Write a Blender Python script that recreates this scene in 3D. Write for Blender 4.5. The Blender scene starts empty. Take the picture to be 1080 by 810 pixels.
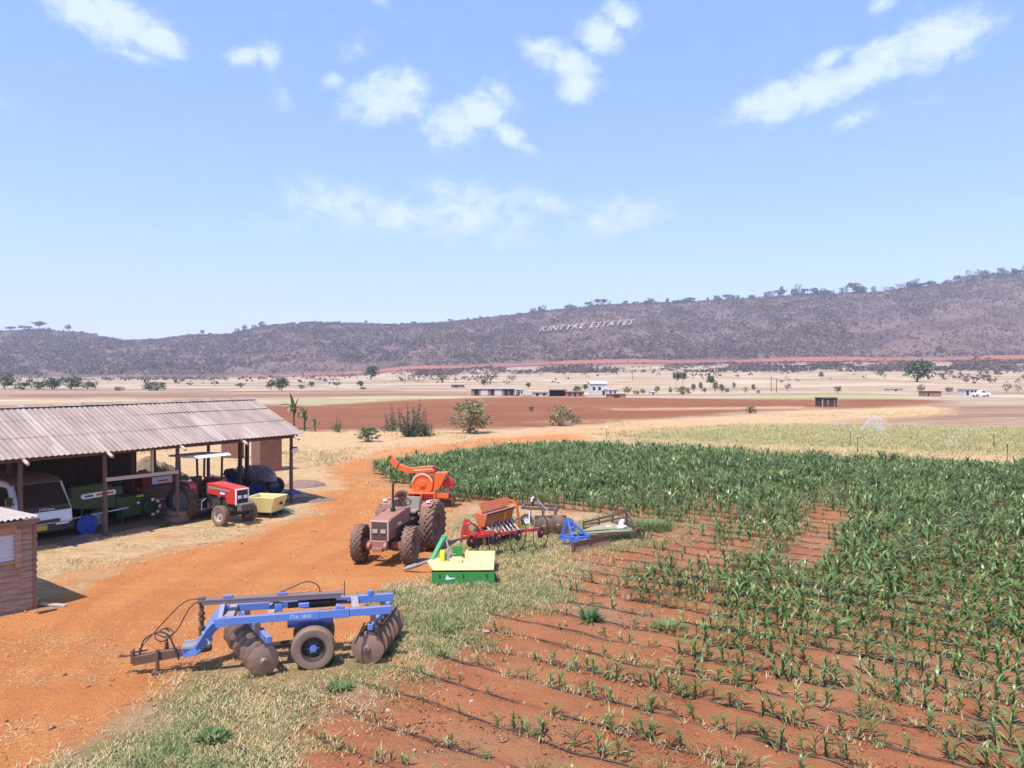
import bpy, bmesh, math, random
import numpy as np
from mathutils import Vector, Matrix

SC = bpy.context.scene
COL = SC.collection
H, F, CX, HY = 5.6, 811.0, 540.0, 393.0
RAD = math.radians

# ---------------------------------------------------------------- camera
cam_data = bpy.data.cameras.new('camera')
cam_data.sensor_width = 36.0
cam_data.lens = 36.0 * F / 1080.0
cam_data.clip_start = 0.1
cam_data.clip_end = 12000.0
cam = bpy.data.objects.new('camera', cam_data)
COL.objects.link(cam)
cam.location = (0, 0, H)
cam.rotation_euler = (RAD(90.0) - math.atan(12.0 / F), 0, 0)
SC.camera = cam

# ---------------------------------------------------------------- light and sky
SUN_EL, SUN_H = RAD(63.0), Vector((-0.55, -0.835, 0)).normalized()
to_sun = Vector((SUN_H.x * math.cos(SUN_EL), SUN_H.y * math.cos(SUN_EL), math.sin(SUN_EL)))
sd = bpy.data.lights.new('sun', 'SUN')
sd.energy = 4.0
sd.angle = RAD(0.53)
sd.color = (1.0, 0.955, 0.89)
sun = bpy.data.objects.new('sun', sd)
COL.objects.link(sun)
sun.rotation_euler = (-to_sun).to_track_quat('-Z', 'Y').to_euler()
sun.location = (-20, -40, 80)

SC.view_settings.view_transform = 'Standard'
SC.view_settings.look = 'None'
SC.view_settings.exposure = 0.84
SC.view_settings.gamma = 1.0
SC.view_settings.use_curve_mapping = False
SC.cycles.max_bounces = 6
SC.cycles.diffuse_bounces = 3
SC.cycles.glossy_bounces = 2
SC.cycles.transmission_bounces = 3
SC.cycles.transparent_max_bounces = 6
SC.cycles.volume_bounces = 0
SC.cycles.use_denoising = True
SC.cycles.sample_clamp_indirect = 4.0

world = bpy.data.worlds.new('World')
SC.world = world
world.use_nodes = True
wt = world.node_tree
wt.nodes.clear()
def wn(t, **k):
    n = wt.nodes.new(t)
    for a, b in k.items(): setattr(n, a, b)
    return n
def wmath(op, a, b=None, c=None, clamp=False):
    n = wn('ShaderNodeMath', operation=op, use_clamp=clamp)
    for i, v in enumerate((a, b, c)):
        if v is None: continue
        if isinstance(v, (int, float)): n.inputs[i].default_value = v
        else: wt.links.new(v, n.inputs[i])
    return n.outputs[0]
w_out = wn('ShaderNodeOutputWorld')
w_bg = wn('ShaderNodeBackground')
w_bg.inputs['Strength'].default_value = 0.15
sky = wn('ShaderNodeTexSky', sky_type='NISHITA')
sky.sun_disc = False
sky.sun_elevation = SUN_EL
sky.sun_rotation = math.atan2(to_sun.x, to_sun.y)
sky.altitude = 1100.0
sky.air_density = 1.25
sky.dust_density = 0.9
sky.ozone_density = 2.6
w_tc = wn('ShaderNodeTexCoord')
w_sep = wn('ShaderNodeSeparateXYZ')
wt.links.new(w_tc.outputs['Generated'], w_sep.inputs[0])
az = wmath('ARCTAN2', w_sep.outputs[0], w_sep.outputs[1])
el = wmath('ARCSINE', w_sep.outputs[2])
w_comb = wn('ShaderNodeCombineXYZ')
wt.links.new(az, w_comb.inputs[0]); wt.links.new(el, w_comb.inputs[1])
CLOUDS = [
 (120,22,62,24,12,.95),(165,44,38,14,10,.95),(85,8,32,20,0,.9),(140,58,40,12,10,.5),
 (262,63,22,10,-10,.75),(284,60,14,18,0,.7),(378,52,26,13,-15,.5),(352,84,18,12,0,.5),(300,106,16,16,20,.45),
 (412,104,42,25,-8,.9),(366,118,22,14,0,.55),(430,92,22,18,0,.8),
 (478,132,34,22,-25,.85),(505,118,32,20,-10,.9),(538,144,28,11,30,.8),(528,102,24,14,30,.65),
 (575,55,28,14,10,.8),(600,70,34,16,15,.9),(610,92,28,16,0,.9),(632,40,24,17,20,.95),(655,18,24,14,30,.8),
 (985,46,58,24,-6,1.0),(930,62,50,18,-12,.9),(905,82,70,16,-10,.95),(835,104,66,20,-10,1.0),(870,66,36,11,-20,.6),(895,127,34,10,-10,.65),
 (926,6,24,10,0,.55),(985,106,30,10,0,.3),
 (345,212,60,24,5,.62),(410,228,80,26,5,.6),(495,226,80,34,0,.62),(470,200,40,16,10,.5),(570,212,50,18,12,.52),(655,228,60,24,-6,.6),(540,250,140,26,0,.35),(300,240,90,22,0,.3),
 (400,4,16,8,0,.5),(2,108,22,10,15,.5),(1060,215,30,10,0,.25),
 (-180,120,90,30,-6,.9),(1260,90,90,30,-8,.9),(1420,200,120,30,0,.6),(-330,40,80,30,0,.8),
]
acc = None
for (cx, cy, rx, ry, tilt, s) in CLOUDS:
    a0 = math.atan((cx - CX) / F)
    e0 = math.atan((HY - cy) / F * math.cos(a0))
    m = wn('ShaderNodeMapping', vector_type='TEXTURE')
    m.inputs['Location'].default_value = (a0, e0, 0)
    m.inputs['Rotation'].default_value = (0, 0, RAD(-tilt))
    m.inputs['Scale'].default_value = (1.55 * rx / F * math.cos(a0) ** 2, 1.55 * ry / F * math.cos(a0), 1)
    wt.links.new(w_comb.outputs[0], m.inputs[0])
    ln = wn('ShaderNodeVectorMath', operation='LENGTH')
    wt.links.new(m.outputs[0], ln.inputs[0])
    v = wmath('MULTIPLY_ADD', ln.outputs['Value'], -1.0, 1.0)
    v = wmath('MULTIPLY', wmath('MAXIMUM', v, 0.0), s)
    acc = v if acc is None else wmath('SMOOTH_MAX', acc, v, 0.12)
def wnoise(scale, detail, rough, sx=1.0, sy=1.0):
    m = wn('ShaderNodeMapping'); m.inputs['Scale'].default_value = (sx, sy, 1)
    wt.links.new(w_comb.outputs[0], m.inputs[0])
    n = wn('ShaderNodeTexNoise'); n.inputs['Scale'].default_value = scale
    n.inputs['Detail'].default_value = detail; n.inputs['Roughness'].default_value = rough
    n.inputs['Distortion'].default_value = 0.35
    wt.links.new(m.outputs[0], n.inputs['Vector'])
    return n.outputs['Fac']
nz = wmath('SUBTRACT', wnoise(30.0, 9.0, 0.66, 1.0, 1.4), 0.5)
shape = wmath('MULTIPLY_ADD', nz, 1.5, acc)
ramp = wn('ShaderNodeMapRange', interpolation_type='SMOOTHSTEP')
ramp.inputs['From Min'].default_value = 0.06; ramp.inputs['From Max'].default_value = 0.80
wt.links.new(shape, ramp.inputs['Value'])
gate = wmath('MULTIPLY', ramp.outputs[0], wmath('MULTIPLY', acc, 2.4, clamp=True))
alpha = wmath('MULTIPLY', gate, 0.78, clamp=True)
# thin milky veil towards the horizon
mixc = wn('ShaderNodeMix', data_type='RGBA')
wt.links.new(alpha, mixc.inputs['Factor'])
tint = wn('ShaderNodeMix', data_type='RGBA', blend_type='MULTIPLY')
tint.inputs['Factor'].default_value = 1.0
wt.links.new(sky.outputs[0], tint.inputs['A'])
tint.inputs['B'].default_value = (0.572, 0.497, 0.96, 1)
SKY_TINT = tint
veil = wn('ShaderNodeMix', data_type='RGBA', blend_type='ADD')
veil.inputs['Factor'].default_value = 1.0
veil.inputs['B'].default_value = (0.345, 0.834, 0.25, 1)
wt.links.new(tint.outputs['Result'], veil.inputs['A'])
wt.links.new(veil.outputs['Result'], mixc.inputs['A'])
mixc.inputs['B'].default_value = (3.45, 3.95, 4.25, 1)
CLOUD_MIX = mixc
wt.links.new(mixc.outputs['Result'], w_bg.inputs['Color'])
wt.links.new(w_bg.outputs[0], w_out.inputs['Surface'])

# ---------------------------------------------------------------- numpy noise
rng = np.random.default_rng(7)
_perm = rng.permutation(512)
_val = rng.random(512)
def vnoise(x, y, seed=0):
    x = np.asarray(x, float) + seed * 37.17; y = np.asarray(y, float) + seed * 91.3
    xi = np.floor(x).astype(int); yi = np.floor(y).astype(int)
    fx = x - xi; fy = y - yi
    fx = fx * fx * (3 - 2 * fx); fy = fy * fy * (3 - 2 * fy)
    def h(i, j): return _val[(_perm[(i & 255)] + j * 7 + _perm[(j & 255) + 128]) % 512]
    a, b, c, d = h(xi, yi), h(xi + 1, yi), h(xi, yi + 1), h(xi + 1, yi + 1)
    return (a * (1 - fx) + b * fx) * (1 - fy) + (c * (1 - fx) + d * fx) * fy
def fbm(x, y, seed=0, o=4):
    s, a, t = 0.0, 1.0, 0.0
    for k in range(o):
        s = s + a * vnoise(np.asarray(x) * 2 ** k, np.asarray(y) * 2 ** k, seed + k); t += a; a *= .5
    return s / t
def sstep(a, b, x):
    t = np.clip((np.asarray(x, float) - a) / (b - a), 0, 1)
    return t * t * (3 - 2 * t)

# ---------------------------------------------------------------- terrain
FOOT_X = [-1200, 0, 130, 280, 380, 430, 560, 700, 1080, 2200]
FOOT_Y = [400, 400, 399, 397, 395, 390, 385, 382.5, 379, 376]
RIDGE_X = [-1500, -900, -400, -150, 0, 40, 85, 130, 165, 200, 240, 280, 330, 420, 460, 500, 560, 640, 720, 800, 860, 930, 1000, 1040, 1080, 1250, 1600, 2400]
RIDGE_Y = [340, 330, 352, 352, 350, 347.5, 351, 359.5, 358, 354, 353, 344, 340, 343, 341, 337, 330, 322, 319, 314, 310, 308, 299, 293, 289, 280, 300, 330]
D0, D1, D2 = 260.0, 850.0, 1500.0
def terrain(x, y):
    """height of the land at world x, y (arrays)"""
    x = np.asarray(x, float); y = np.asarray(y, float)
    yy = np.maximum(y, 60.0)
    col = CX + F * np.clip(x / yy, -1.9, 2.2)
    zf = H + (HY - np.interp(col, FOOT_X, FOOT_Y)) * D1 / F
    zr = H + (HY - np.interp(col, RIDGE_X, RIDGE_Y)) * D2 / F
    zf = np.maximum(zf, 0.5)
    a = np.clip((y - D0) / (D1 - D0), 0, 1) ** 1.6
    z = zf * a
    s = np.clip((y - D1) / (D2 - D1), 0, 1)
    prof = 0.75 * s + 0.25 * (s * s * (3 - 2 * s))
    spur = (fbm(col / 55.0, y / 900.0, 3, 4) - .5) * 70 + (fbm(col / 17.0, y / 300.0, 9, 3) - .5) * 26
    z = z + (zr - zf) * prof + np.where(y > D1, spur * (prof * (1 - prof)) * 1.6, 0)
    return z
def tz(x, y): return float(terrain(np.array([x]), np.array([y]))[0])
def G(px, py):
    """flat ground point under a pixel of the 1080 x 810 photograph"""
    d = H * F / (py - HY)
    return Vector(((px - CX) / F * d, d, 0))
def solve(px, py, dmin=40.0):
    """first land point along the column px that shows at row py"""
    d = np.concatenate([np.linspace(dmin, 400, 400), np.linspace(402, 1640, 900)])
    x = (px - CX) / F * d
    row = HY - (terrain(x, d) - H) * F / d
    k = np.where(row <= py)[0]
    k = k[0] if len(k) else len(d) - 1
    return Vector((x[k], d[k], terrain(x[k:k + 1], d[k:k + 1])[0]))

# ---------------------------------------------------------------- materials
MATS = {}
def lin(c): return tuple(c) + (1.0,)
def new_mat(name):
    m = bpy.data.materials.new(name); m.use_nodes = True
    nt = m.node_tree
    return m, nt, nt.nodes['Principled BSDF']
def nd(nt, t, **k):
    n = nt.nodes.new(t)
    for a, b in k.items(): setattr(n, a, b)
    return n
def noise_fac(nt, scale, detail=4, rough=.6, coord='Object', stretch=None):
    tc = nd(nt, 'ShaderNodeTexCoord')
    src = tc.outputs[coord]
    if stretch:
        mp = nd(nt, 'ShaderNodeMapping'); mp.inputs['Scale'].default_value = stretch
        nt.links.new(src, mp.inputs[0]); src = mp.outputs[0]
    n = nd(nt, 'ShaderNodeTexNoise')
    n.inputs['Scale'].default_value = scale; n.inputs['Detail'].default_value = detail; n.inputs['Roughness'].default_value = rough
    nt.links.new(src, n.inputs['Vector'])
    return n.outputs['Fac']
def rng_node(nt, fac, a, b, lo=0.0, hi=1.0):
    r = nd(nt, 'ShaderNodeMapRange', interpolation_type='SMOOTHSTEP')
    for i, v in zip(('From Min', 'From Max', 'To Min', 'To Max'), (a, b, lo, hi)): r.inputs[i].default_value = v
    nt.links.new(fac, r.inputs['Value'])
    return r.outputs[0]
def mixn(nt, fac, a, b, blend='MIX'):
    m = nd(nt, 'ShaderNodeMix', data_type='RGBA', blend_type=blend)
    for s, v in (('Factor', fac), ('A', a), ('B', b)):
        if isinstance(v, (int, float)): m.inputs[s].default_value = v
        elif isinstance(v, tuple): m.inputs[s].default_value = v if len(v) == 4 else lin(v)
        else: nt.links.new(v, m.inputs[s])
    return m.outputs['Result']
def bump(nt, bsdf, fac, strength=.3, dist=.02):
    b = nd(nt, 'ShaderNodeBump'); b.inputs['Strength'].default_value = strength; b.inputs['Distance'].default_value = dist
    nt.links.new(fac, b.inputs['Height']); nt.links.new(b.outputs[0], bsdf.inputs['Normal'])
DUST = (0.30, 0.165, 0.095)
def M(name, col, rough=.6, metal=0.0, worn=None, amount=.35, scale=6.0, bmp=0.0, spec=.5, dust=.35, chips=.45):
    """painted or bare surface with patches of wear and red dust settled on its upper faces"""
    if name in MATS: return MATS[name]
    m, nt, b = new_mat(name)
    f1 = noise_fac(nt, scale, 6, .65)
    f2 = noise_fac(nt, scale * 4.3, 4, .6)
    worn = worn or tuple(min(1, c * .62) for c in col)
    c = mixn(nt, rng_node(nt, f1, .5 - .0, .78, 0, amount), col, worn)
    c = mixn(nt, rng_node(nt, f2, .3, .75, 0, .22), c, tuple(min(1, x * 1.3 + .01) for x in col))
    if chips > 0:
        f3 = noise_fac(nt, scale * 2.6, 8, .75)
        c = mixn(nt, rng_node(nt, f3, .60, .68, 0, chips), c, (0.14, 0.075, 0.05))
    if dust > 0:
        geo = nd(nt, 'ShaderNodeNewGeometry'); sp = nd(nt, 'ShaderNodeSeparateXYZ')
        nt.links.new(geo.outputs['Normal'], sp.inputs[0])
        up = rng_node(nt, sp.outputs[2], .15, .95, .25, 1.0)
        mu = nd(nt, 'ShaderNodeMath', operation='MULTIPLY'); nt.links.new(up, mu.inputs[0])
        nt.links.new(rng_node(nt, f1, .25, .7, dust * .5, dust), mu.inputs[1])
        c = mixn(nt, mu.outputs[0], c, DUST)
    nt.links.new(c, b.inputs['Base Color'])
    b.inputs['Roughness'].default_value = rough; b.inputs['Metallic'].default_value = metal
    b.inputs['Specular IOR Level'].default_value = spec
    nt.links.new(rng_node(nt, f2, .2, .8, max(0, rough - .12), min(1, rough + .18)), b.inputs['Roughness'])
    if bmp: bump(nt, b, f2, bmp, .02)
    MATS[name] = m
    return m
def leaf_mat(name, a, b2, rough=.5, trans=.25, third=None, objr=.3):
    """leaf or twig colour, varied per clump by the 'tint' attribute and per object"""
    if name in MATS: return MATS[name]
    m, nt, b = new_mat(name)
    at = nd(nt, 'ShaderNodeAttribute', attribute_name='tint')
    oi = nd(nt, 'ShaderNodeObjectInfo')
    ad = nd(nt, 'ShaderNodeMath', operation='MULTIPLY_ADD'); nt.links.new(oi.outputs['Random'], ad.inputs[0]); ad.inputs[1].default_value = objr
    nt.links.new(at.outputs['Fac'], ad.inputs[2])
    if third is None:
        c = mixn(nt, ad.outputs[0], a, b2)
    else:
        c = mixn(nt, rng_node(nt, ad.outputs[0], .0, .5), a, b2)
        c = mixn(nt, rng_node(nt, ad.outputs[0], .55, 1.0), c, third)
    nt.links.new(c, b.inputs['Base Color'])
    b.inputs['Roughness'].default_value = rough
    if trans > 0:
        tr = nd(nt, 'ShaderNodeBsdfTranslucent'); nt.links.new(c, tr.inputs['Color'])
        mx = nd(nt, 'ShaderNodeMixShader'); mx.inputs[0].default_value = trans
        nt.links.new(b.outputs[0], mx.inputs[1]); nt.links.new(tr.outputs[0], mx.inputs[2])
        nt.links.new(mx.outputs[0], nt.nodes['Material Output'].inputs['Surface'])
    MATS[name] = m
    return m

# ---------------------------------------------------------------- mesh helpers
class MB:
    def __init__(s): s.v = []; s.f = []
    def add(s, vs, fs):
        o = len(s.v); s.v += [tuple(p) for p in vs]; s.f += [tuple(i + o for i in q) for q in fs]; return s
    def box(s, c, d, rz=0.0, ry=0.0, rx=0.0):
        m = Matrix.Rotation(rz, 3, 'Z') @ Matrix.Rotation(ry, 3, 'Y') @ Matrix.Rotation(rx, 3, 'X')
        c = Vector(c)
        vs = [c + m @ Vector((x * d[0] / 2, y * d[1] / 2, z * d[2] / 2)) for x in (-1, 1) for y in (-1, 1) for z in (-1, 1)]
        return s.add(vs, [(0, 1, 3, 2), (4, 6, 7, 5), (0, 4, 5, 1), (2, 3, 7, 6), (0, 2, 6, 4), (1, 5, 7, 3)])
    def beam(s, p, q, w, h=None, up=(0, 0, 1)):
        p, q = Vector(p), Vector(q); h = h or w
        t = (q - p).normalized(); up = Vector(up)
        if abs(t.dot(up)) > .98: up = Vector((1, 0, 0))
        sd_ = t.cross(up).normalized(); u = sd_.cross(t)
        vs = [e + sd_ * (a * w / 2) + u * (b * h / 2) for e in (p, q) for a in (-1, 1) for b in (-1, 1)]
        return s.add(vs, [(0, 1, 3, 2), (4, 6, 7, 5), (0, 4, 5, 1), (2, 3, 7, 6), (0, 2, 6, 4), (1, 5, 7, 3)])
    def tube(s, pts, r, n=8, caps=True):
        pts = [Vector(p) for p in pts]; rs = r if isinstance(r, (list, tuple)) else [r] * len(pts)
        vs, fs = [], []
        ref = None
        for i, p in enumerate(pts):
            t = (pts[min(i + 1, len(pts) - 1)] - pts[max(i - 1, 0)]).normalized()
            if ref is None:
                ref = Vector((0, 0, 1)) if abs(t.z) < .9 else Vector((1, 0, 0))
            a = t.cross(ref).normalized(); b = a.cross(t).normalized(); ref = b
            for k in range(n):
                an = 2 * math.pi * k / n
                vs.append(p + a * (rs[i] * math.cos(an)) + b * (rs[i] * math.sin(an)))
        for i in range(len(pts) - 1):
            for k in range(n):
                k2 = (k + 1) % n
                fs.append((i * n + k, i * n + k2, (i + 1) * n + k2, (i + 1) * n + k))
        if caps:
            fs.append(tuple(range(n - 1, -1, -1))); fs.append(tuple((len(pts) - 1) * n + k for k in range(n)))
        return s.add(vs, fs)
    def cyl(s, p, q, r, n=16, r2=None):
        return s.tube([p, q], [r, r if r2 is None else r2], n)
    def lathe(s, prof, c, axis=(0, 1, 0), n=24, close=False):
        """prof: (radius, offset along axis)"""
        c = Vector(c); ax = Vector(axis).normalized()
        a = ax.orthogonal().normalized(); b = ax.cross(a)
        vs, fs = [], []
        m = len(prof)
        for k in range(n):
            an = 2 * math.pi * k / n
            dr = a * math.cos(an) + b * math.sin(an)
            for (r, o) in prof: vs.append(c + dr * r + ax * o)
        for k in range(n):
            k2 = (k + 1) % n
            for j in range(m - (0 if close else 1)):
                j2 = (j + 1) % m
                fs.append((k * m + j, k2 * m + j, k2 * m + j2, k * m + j2))
        return s.add(vs, fs)
    def prism(s, poly, vec):
        """closed outline of 3-D points pushed along vec"""
        vec = Vector(vec); n = len(poly)
        vs = [Vector(p) for p in poly] + [Vector(p) + vec for p in poly]
        fs = [tuple(range(n - 1, -1, -1)), tuple(range(n, 2 * n))]
        fs += [(i, (i + 1) % n, n + (i + 1) % n, n + i) for i in range(n)]
        return s.add(vs, fs)
    def build(s, name, mat, parent=None, bev=0.0, smooth=True, tints=None):
        me = bpy.data.meshes.new(name)
        me.from_pydata(s.v, [], s.f); me.update()
        bm = bmesh.new(); bm.from_mesh(me); bmesh.ops.recalc_face_normals(bm, faces=bm.faces); bm.to_mesh(me); bm.free()
        if mat: me.materials.append(mat)
        if smooth and len(me.polygons):
            me.polygons.foreach_set('use_smooth', [True] * len(me.polygons))
            me.set_sharp_from_angle(angle=RAD(38))
        o = bpy.data.objects.new(name, me); COL.objects.link(o)
        if parent is not None: o.parent = parent
        if bev:
            md = o.modifiers.new('bevel', 'BEVEL'); md.width = bev; md.segments = 2; md.limit_method = 'ANGLE'; md.angle_limit = RAD(40)
        return o
def np_mesh(name, V, Fc, mat, tint=None, parent=None, smooth=False):
    """V (n,3), Fc (m,k) quads or tris"""
    V = np.asarray(V, np.float32); Fc = np.asarray(Fc, np.int32)
    me = bpy.data.meshes.new(name)
    k = Fc.shape[1]
    me.vertices.add(len(V)); me.vertices.foreach_set('co', V.ravel())
    me.loops.add(Fc.size); me.loops.foreach_set('vertex_index', Fc.ravel())
    me.polygons.add(len(Fc))
    me.polygons.foreach_set('loop_start', np.arange(0, Fc.size, k, dtype=np.int32))
    me.polygons.foreach_set('loop_total', np.full(len(Fc), k, np.int32))
    if smooth: me.polygons.foreach_set('use_smooth', np.ones(len(Fc), bool))
    if tint is not None:
        a = me.attributes.new('tint', 'FLOAT', 'POINT'); a.data.foreach_set('value', np.asarray(tint, np.float32))
    me.materials.append(mat)
    me.update(calc_edges=True)
    o = bpy.data.objects.new(name, me); COL.objects.link(o)
    if parent is not None: o.parent = parent
    return o
def tag(o, label=None, cat=None, group=None, kind=None):
    if label: o['label'] = label
    if cat: o['category'] = cat
    if group: o['group'] = group
    if kind: o['kind'] = kind
    return o
def thing(name, label, cat, loc=(0, 0, 0), rz=0.0, group=None):
    o = bpy.data.objects.new(name, None); COL.objects.link(o)
    o.empty_display_size = .2
    o.location = loc; o.rotation_euler = (0, 0, rz)
    return tag(o, label, cat, group)
def copy_tree(o, parent=None):
    c = o.copy(); COL.objects.link(c)
    if parent is not None: c.parent = parent
    for ch in list(o.children): copy_tree(ch, c)
    return c
def text_on(name, body, size, origin, right, up, mat, parent=None, depth=.004):
    """raised lettering: a flat text turned into a mesh, laid in the plane of right x up"""
    cu = bpy.data.curves.new(name, 'FONT'); cu.body = body; cu.size = size; cu.extrude = depth
    cu.resolution_u = 3
    t = bpy.data.objects.new(name, cu)
    COL.objects.link(t)
    bpy.context.view_layer.update()
    me = bpy.data.meshes.new_from_object(t.evaluated_get(bpy.context.evaluated_depsgraph_get()))
    bpy.data.objects.remove(t)
    r, u = Vector(right).normalized(), Vector(up).normalized(); n = r.cross(u)
    for v in me.vertices: v.co = Vector(origin) + r * v.co.x + u * v.co.y + n * v.co.z
    me.materials.clear(); me.materials.append(mat)
    o = bpy.data.objects.new(name, me); COL.objects.link(o)
    if parent is not None: o.parent = parent
    return o

# ---------------------------------------------------------------- ground classes
def inpoly(px, py, poly):
    r = np.zeros(px.shape, bool)
    n = len(poly)
    j = n - 1
    for i in range(n):
        xi, yi = poly[i]; xj, yj = poly[j]
        if yi != yj:
            c = ((yi > py) != (yj > py)) & (px < (xj - xi) * (py - yi) / (yj - yi) + xi)
            r ^= c
        j = i
    return r
SOIL = [(700,553),(660,580),(600,612),(560,640),(510,665),(455,690),(425,710),(380,738),(330,765),(290,800),(200,900),(100,1500),(-200,4000),(6000,4000),(2500,700),(1700,519),(1080,494.5),(900,487.5),(700,475.5),(600,472.5),(520,476),(450,486),(395,497),(410,508),(475,527),(560,533),(660,545)]
ZONES = {
 'plough': [([(-1500,452),(-600,440),(150,441),(240,449),(330,455),(420,455),(560,452),(620,449),(700,443),(800,434),(880,431),(985,427),(1010,423),(960,421),(780,421),(560,418),(420,422),(330,428),(150,427),(-600,429),(-1500,436)],1.0),
            ([(780,446),(860,433),(1000,428),(1500,420),(2300,420),(2300,456),(1500,454),(1080,452),(900,446)],.42),
            ([(-1500,419),(-600,416),(150,413),(400,411),(520,414),(520,417),(300,420),(150,421),(-1500,426)],.45)],
 'pale': [([(610,460),(700,452),(800,448),(900,449),(1080,452),(1600,455),(2300,458),(2300,500),(1600,486),(1080,480),(900,474),(760,468),(640,462)],1.0),
          ([(760,418.5),(860,415.5),(960,416),(990,418),(900,421),(800,421)],.55), ([(270,426),(330,420),(420,418),(560,416),(470,420),(420,423),(330,428)],.42), ([(-600,427),(100,424),(240,421),(240,423),(100,427)],.4)],
 'straw': [([(-900,470),(0,462),(240,455),(330,456),(560,453),(620,449),(700,444),(860,433),(1000,428),(1000,437),(860,446),(760,449),(640,462),(620,466),(560,467),(480,475),(420,483),(395,492),(400,505),(470,530),(480,545),(470,560),(360,545),(345,530),(300,548),(230,572),(150,592),(45,622),(0,640),(-600,900),(-900,700)],1.0),
           ([(640,463),(760,469),(900,475),(1080,481),(1600,487),(2300,500),(2300,516),(1600,503),(1080,495),(900,488),(760,480),(640,473),(560,473),(600,464)],1.0),
           ([(655,560),(700,552),(740,558),(775,572),(750,580),(690,575)],.45),
           ([(110,765),(190,712),(260,700),(420,660),(470,600),(480,560),(560,545),(650,550),(640,580),(560,640),(480,690),(430,712),(330,765),(290,800),(240,900),(40,1000),(40,830)],.75),
           ([(-1500,428),(0,424),(240,420),(240,422),(0,428),(-1500,434)],.5),
           ([(640,431.2),(860,428.5),(860,431),(640,433)],.8), ([(560,444),(760,440),(760,443),(560,447)],.5), ([(420,399),(700,394),(1080,393),(2200,390),(2200,410),(1080,413),(800,414),(560,412),(420,409)],.22)],
 'dirt': [([(-700,700),(0,654),(50,640),(60,620),(150,594),(240,570),(310,547),(340,520),(352,500),(372,486),(430,475),(520,464),(600,459),(640,461),(560,467),(480,475),(420,484),(400,493),(405,508),(470,530),(482,545),(472,570),(450,590),(435,605),(425,640),(420,665),(395,682),(300,698),(200,712),(150,730),(110,765),(60,815),(-100,1200),(-300,4000),(-6000,4000)],1.0),
          ([(475,528),(560,534),(660,546),(655,549),(560,539),(480,534)],.8),
          ([(330,478),(420,470),(520,460),(620,453),(760,444),(760,446),(620,456),(520,463),(420,474),(340,484)],.5),
          ([(425,665),(470,675),(455,692),(420,712),(380,735),(395,690)],.8)],
 'grass': [([(480,575),(540,562),(600,578),(640,556),(665,548),(705,553),(690,565),(660,590),(600,615),(560,640),(510,662),(470,672),(440,665),(430,640),(440,618),(520,615),(525,590)],1.0),
           ([(150,740),(230,708),(300,700),(385,688),(420,690),(450,692),(425,715),(380,740),(330,768),(290,800),(240,900),(40,1000),(50,850),(90,800),(115,775)],1.0),
           ([(655,566),(668,548),(705,547),(722,556),(700,570),(670,578)],1.0),
           ([(318,490),(330,476),(372,478),(360,490)],.8), ([(480,545),(560,545),(600,560),(560,580),(480,585)],.5), ([(640,458),(700,454),(690,460),(640,465)],.4)],
 'soil': [(SOIL, 1.0)],
}
ZN = ['plough', 'pale', 'straw', 'dirt', 'grass', 'soil']
def zone_weights(x, y, jit=9, jr=random.Random(3)):
    """how much of each kind of ground lies at x, y"""
    out = {k: np.zeros(x.shape) for k in ZN}
    for t in range(jit):
        amp = 0.028 * np.clip(y, 8, 40) + .15 + .012 * np.maximum(y - 40, 0)
        jx = x + (fbm(x * .45, y * .45, 11, 3) - .5) * 3.0 * np.minimum(1, y / 30 + .35) + amp * jr.uniform(-1, 1)
        jy = y + (fbm(x * .45, y * .45, 23, 3) - .5) * 2.6 * np.minimum(1, y / 30 + .35) + amp * 2.2 * jr.uniform(-1, 1)
        jy = np.maximum(jy, 1.5)
        px = CX + F * jx / jy; py = HY + F * (H - terrain(jx, jy)) / jy
        for k in ZN:
            best = np.zeros(x.shape)
            for poly, w in ZONES[k]:
                best = np.maximum(best, inpoly(px, py, poly) * w)
            out[k] += best / jit
    return out
# ---------------------------------------------------------------- the ground: one sheet out to the far side of the hills
def fan_grid(name, ys, us, w0, w1, zoff=0.0):
    Y = np.asarray(ys)[:, None] + 0 * us[None, :]
    X = us[None, :] * (w0 + w1 * np.maximum(Y, 0))
    Z = terrain(X, Y) + zoff
    return X, Y, Z
ys = np.concatenate([np.linspace(-300, 0, 12), np.linspace(2, 9, 12), np.linspace(9.2, 30, 150), np.exp(np.linspace(math.log(30.15), math.log(260), 260)), np.exp(np.linspace(math.log(262), math.log(850), 90)), np.linspace(858, 1560, 95), np.linspace(1600, 3200, 10)])
us = np.concatenate([np.linspace(-1, -.36, 50), np.linspace(-.35, .35, 341), np.linspace(.36, 1, 50)])
def wfun(Y): return 26 + 2.05 * np.maximum(Y, 0)
Yg = ys[:, None] + 0 * us[None, :]
Xg = us[None, :] * wfun(Yg)
Zg = terrain(Xg, Yg)
near = sstep(120, 40, Yg)
zw = zone_weights(Xg.ravel(), Yg.ravel())
_sum = sum(zw.values())
zw['straw'] = zw['straw'] + np.clip(1 - _sum, 0, 1) * sstep(110, 60, Yg.ravel()) * .8
soilw = zw['soil'].reshape(Xg.shape)
Zg = Zg + near * ((fbm(Xg * .8, Yg * .8, 5, 4) - .5) * .07 + (fbm(Xg * .12, Yg * .12, 6, 2) - .5) * .06 * 0)
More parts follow.
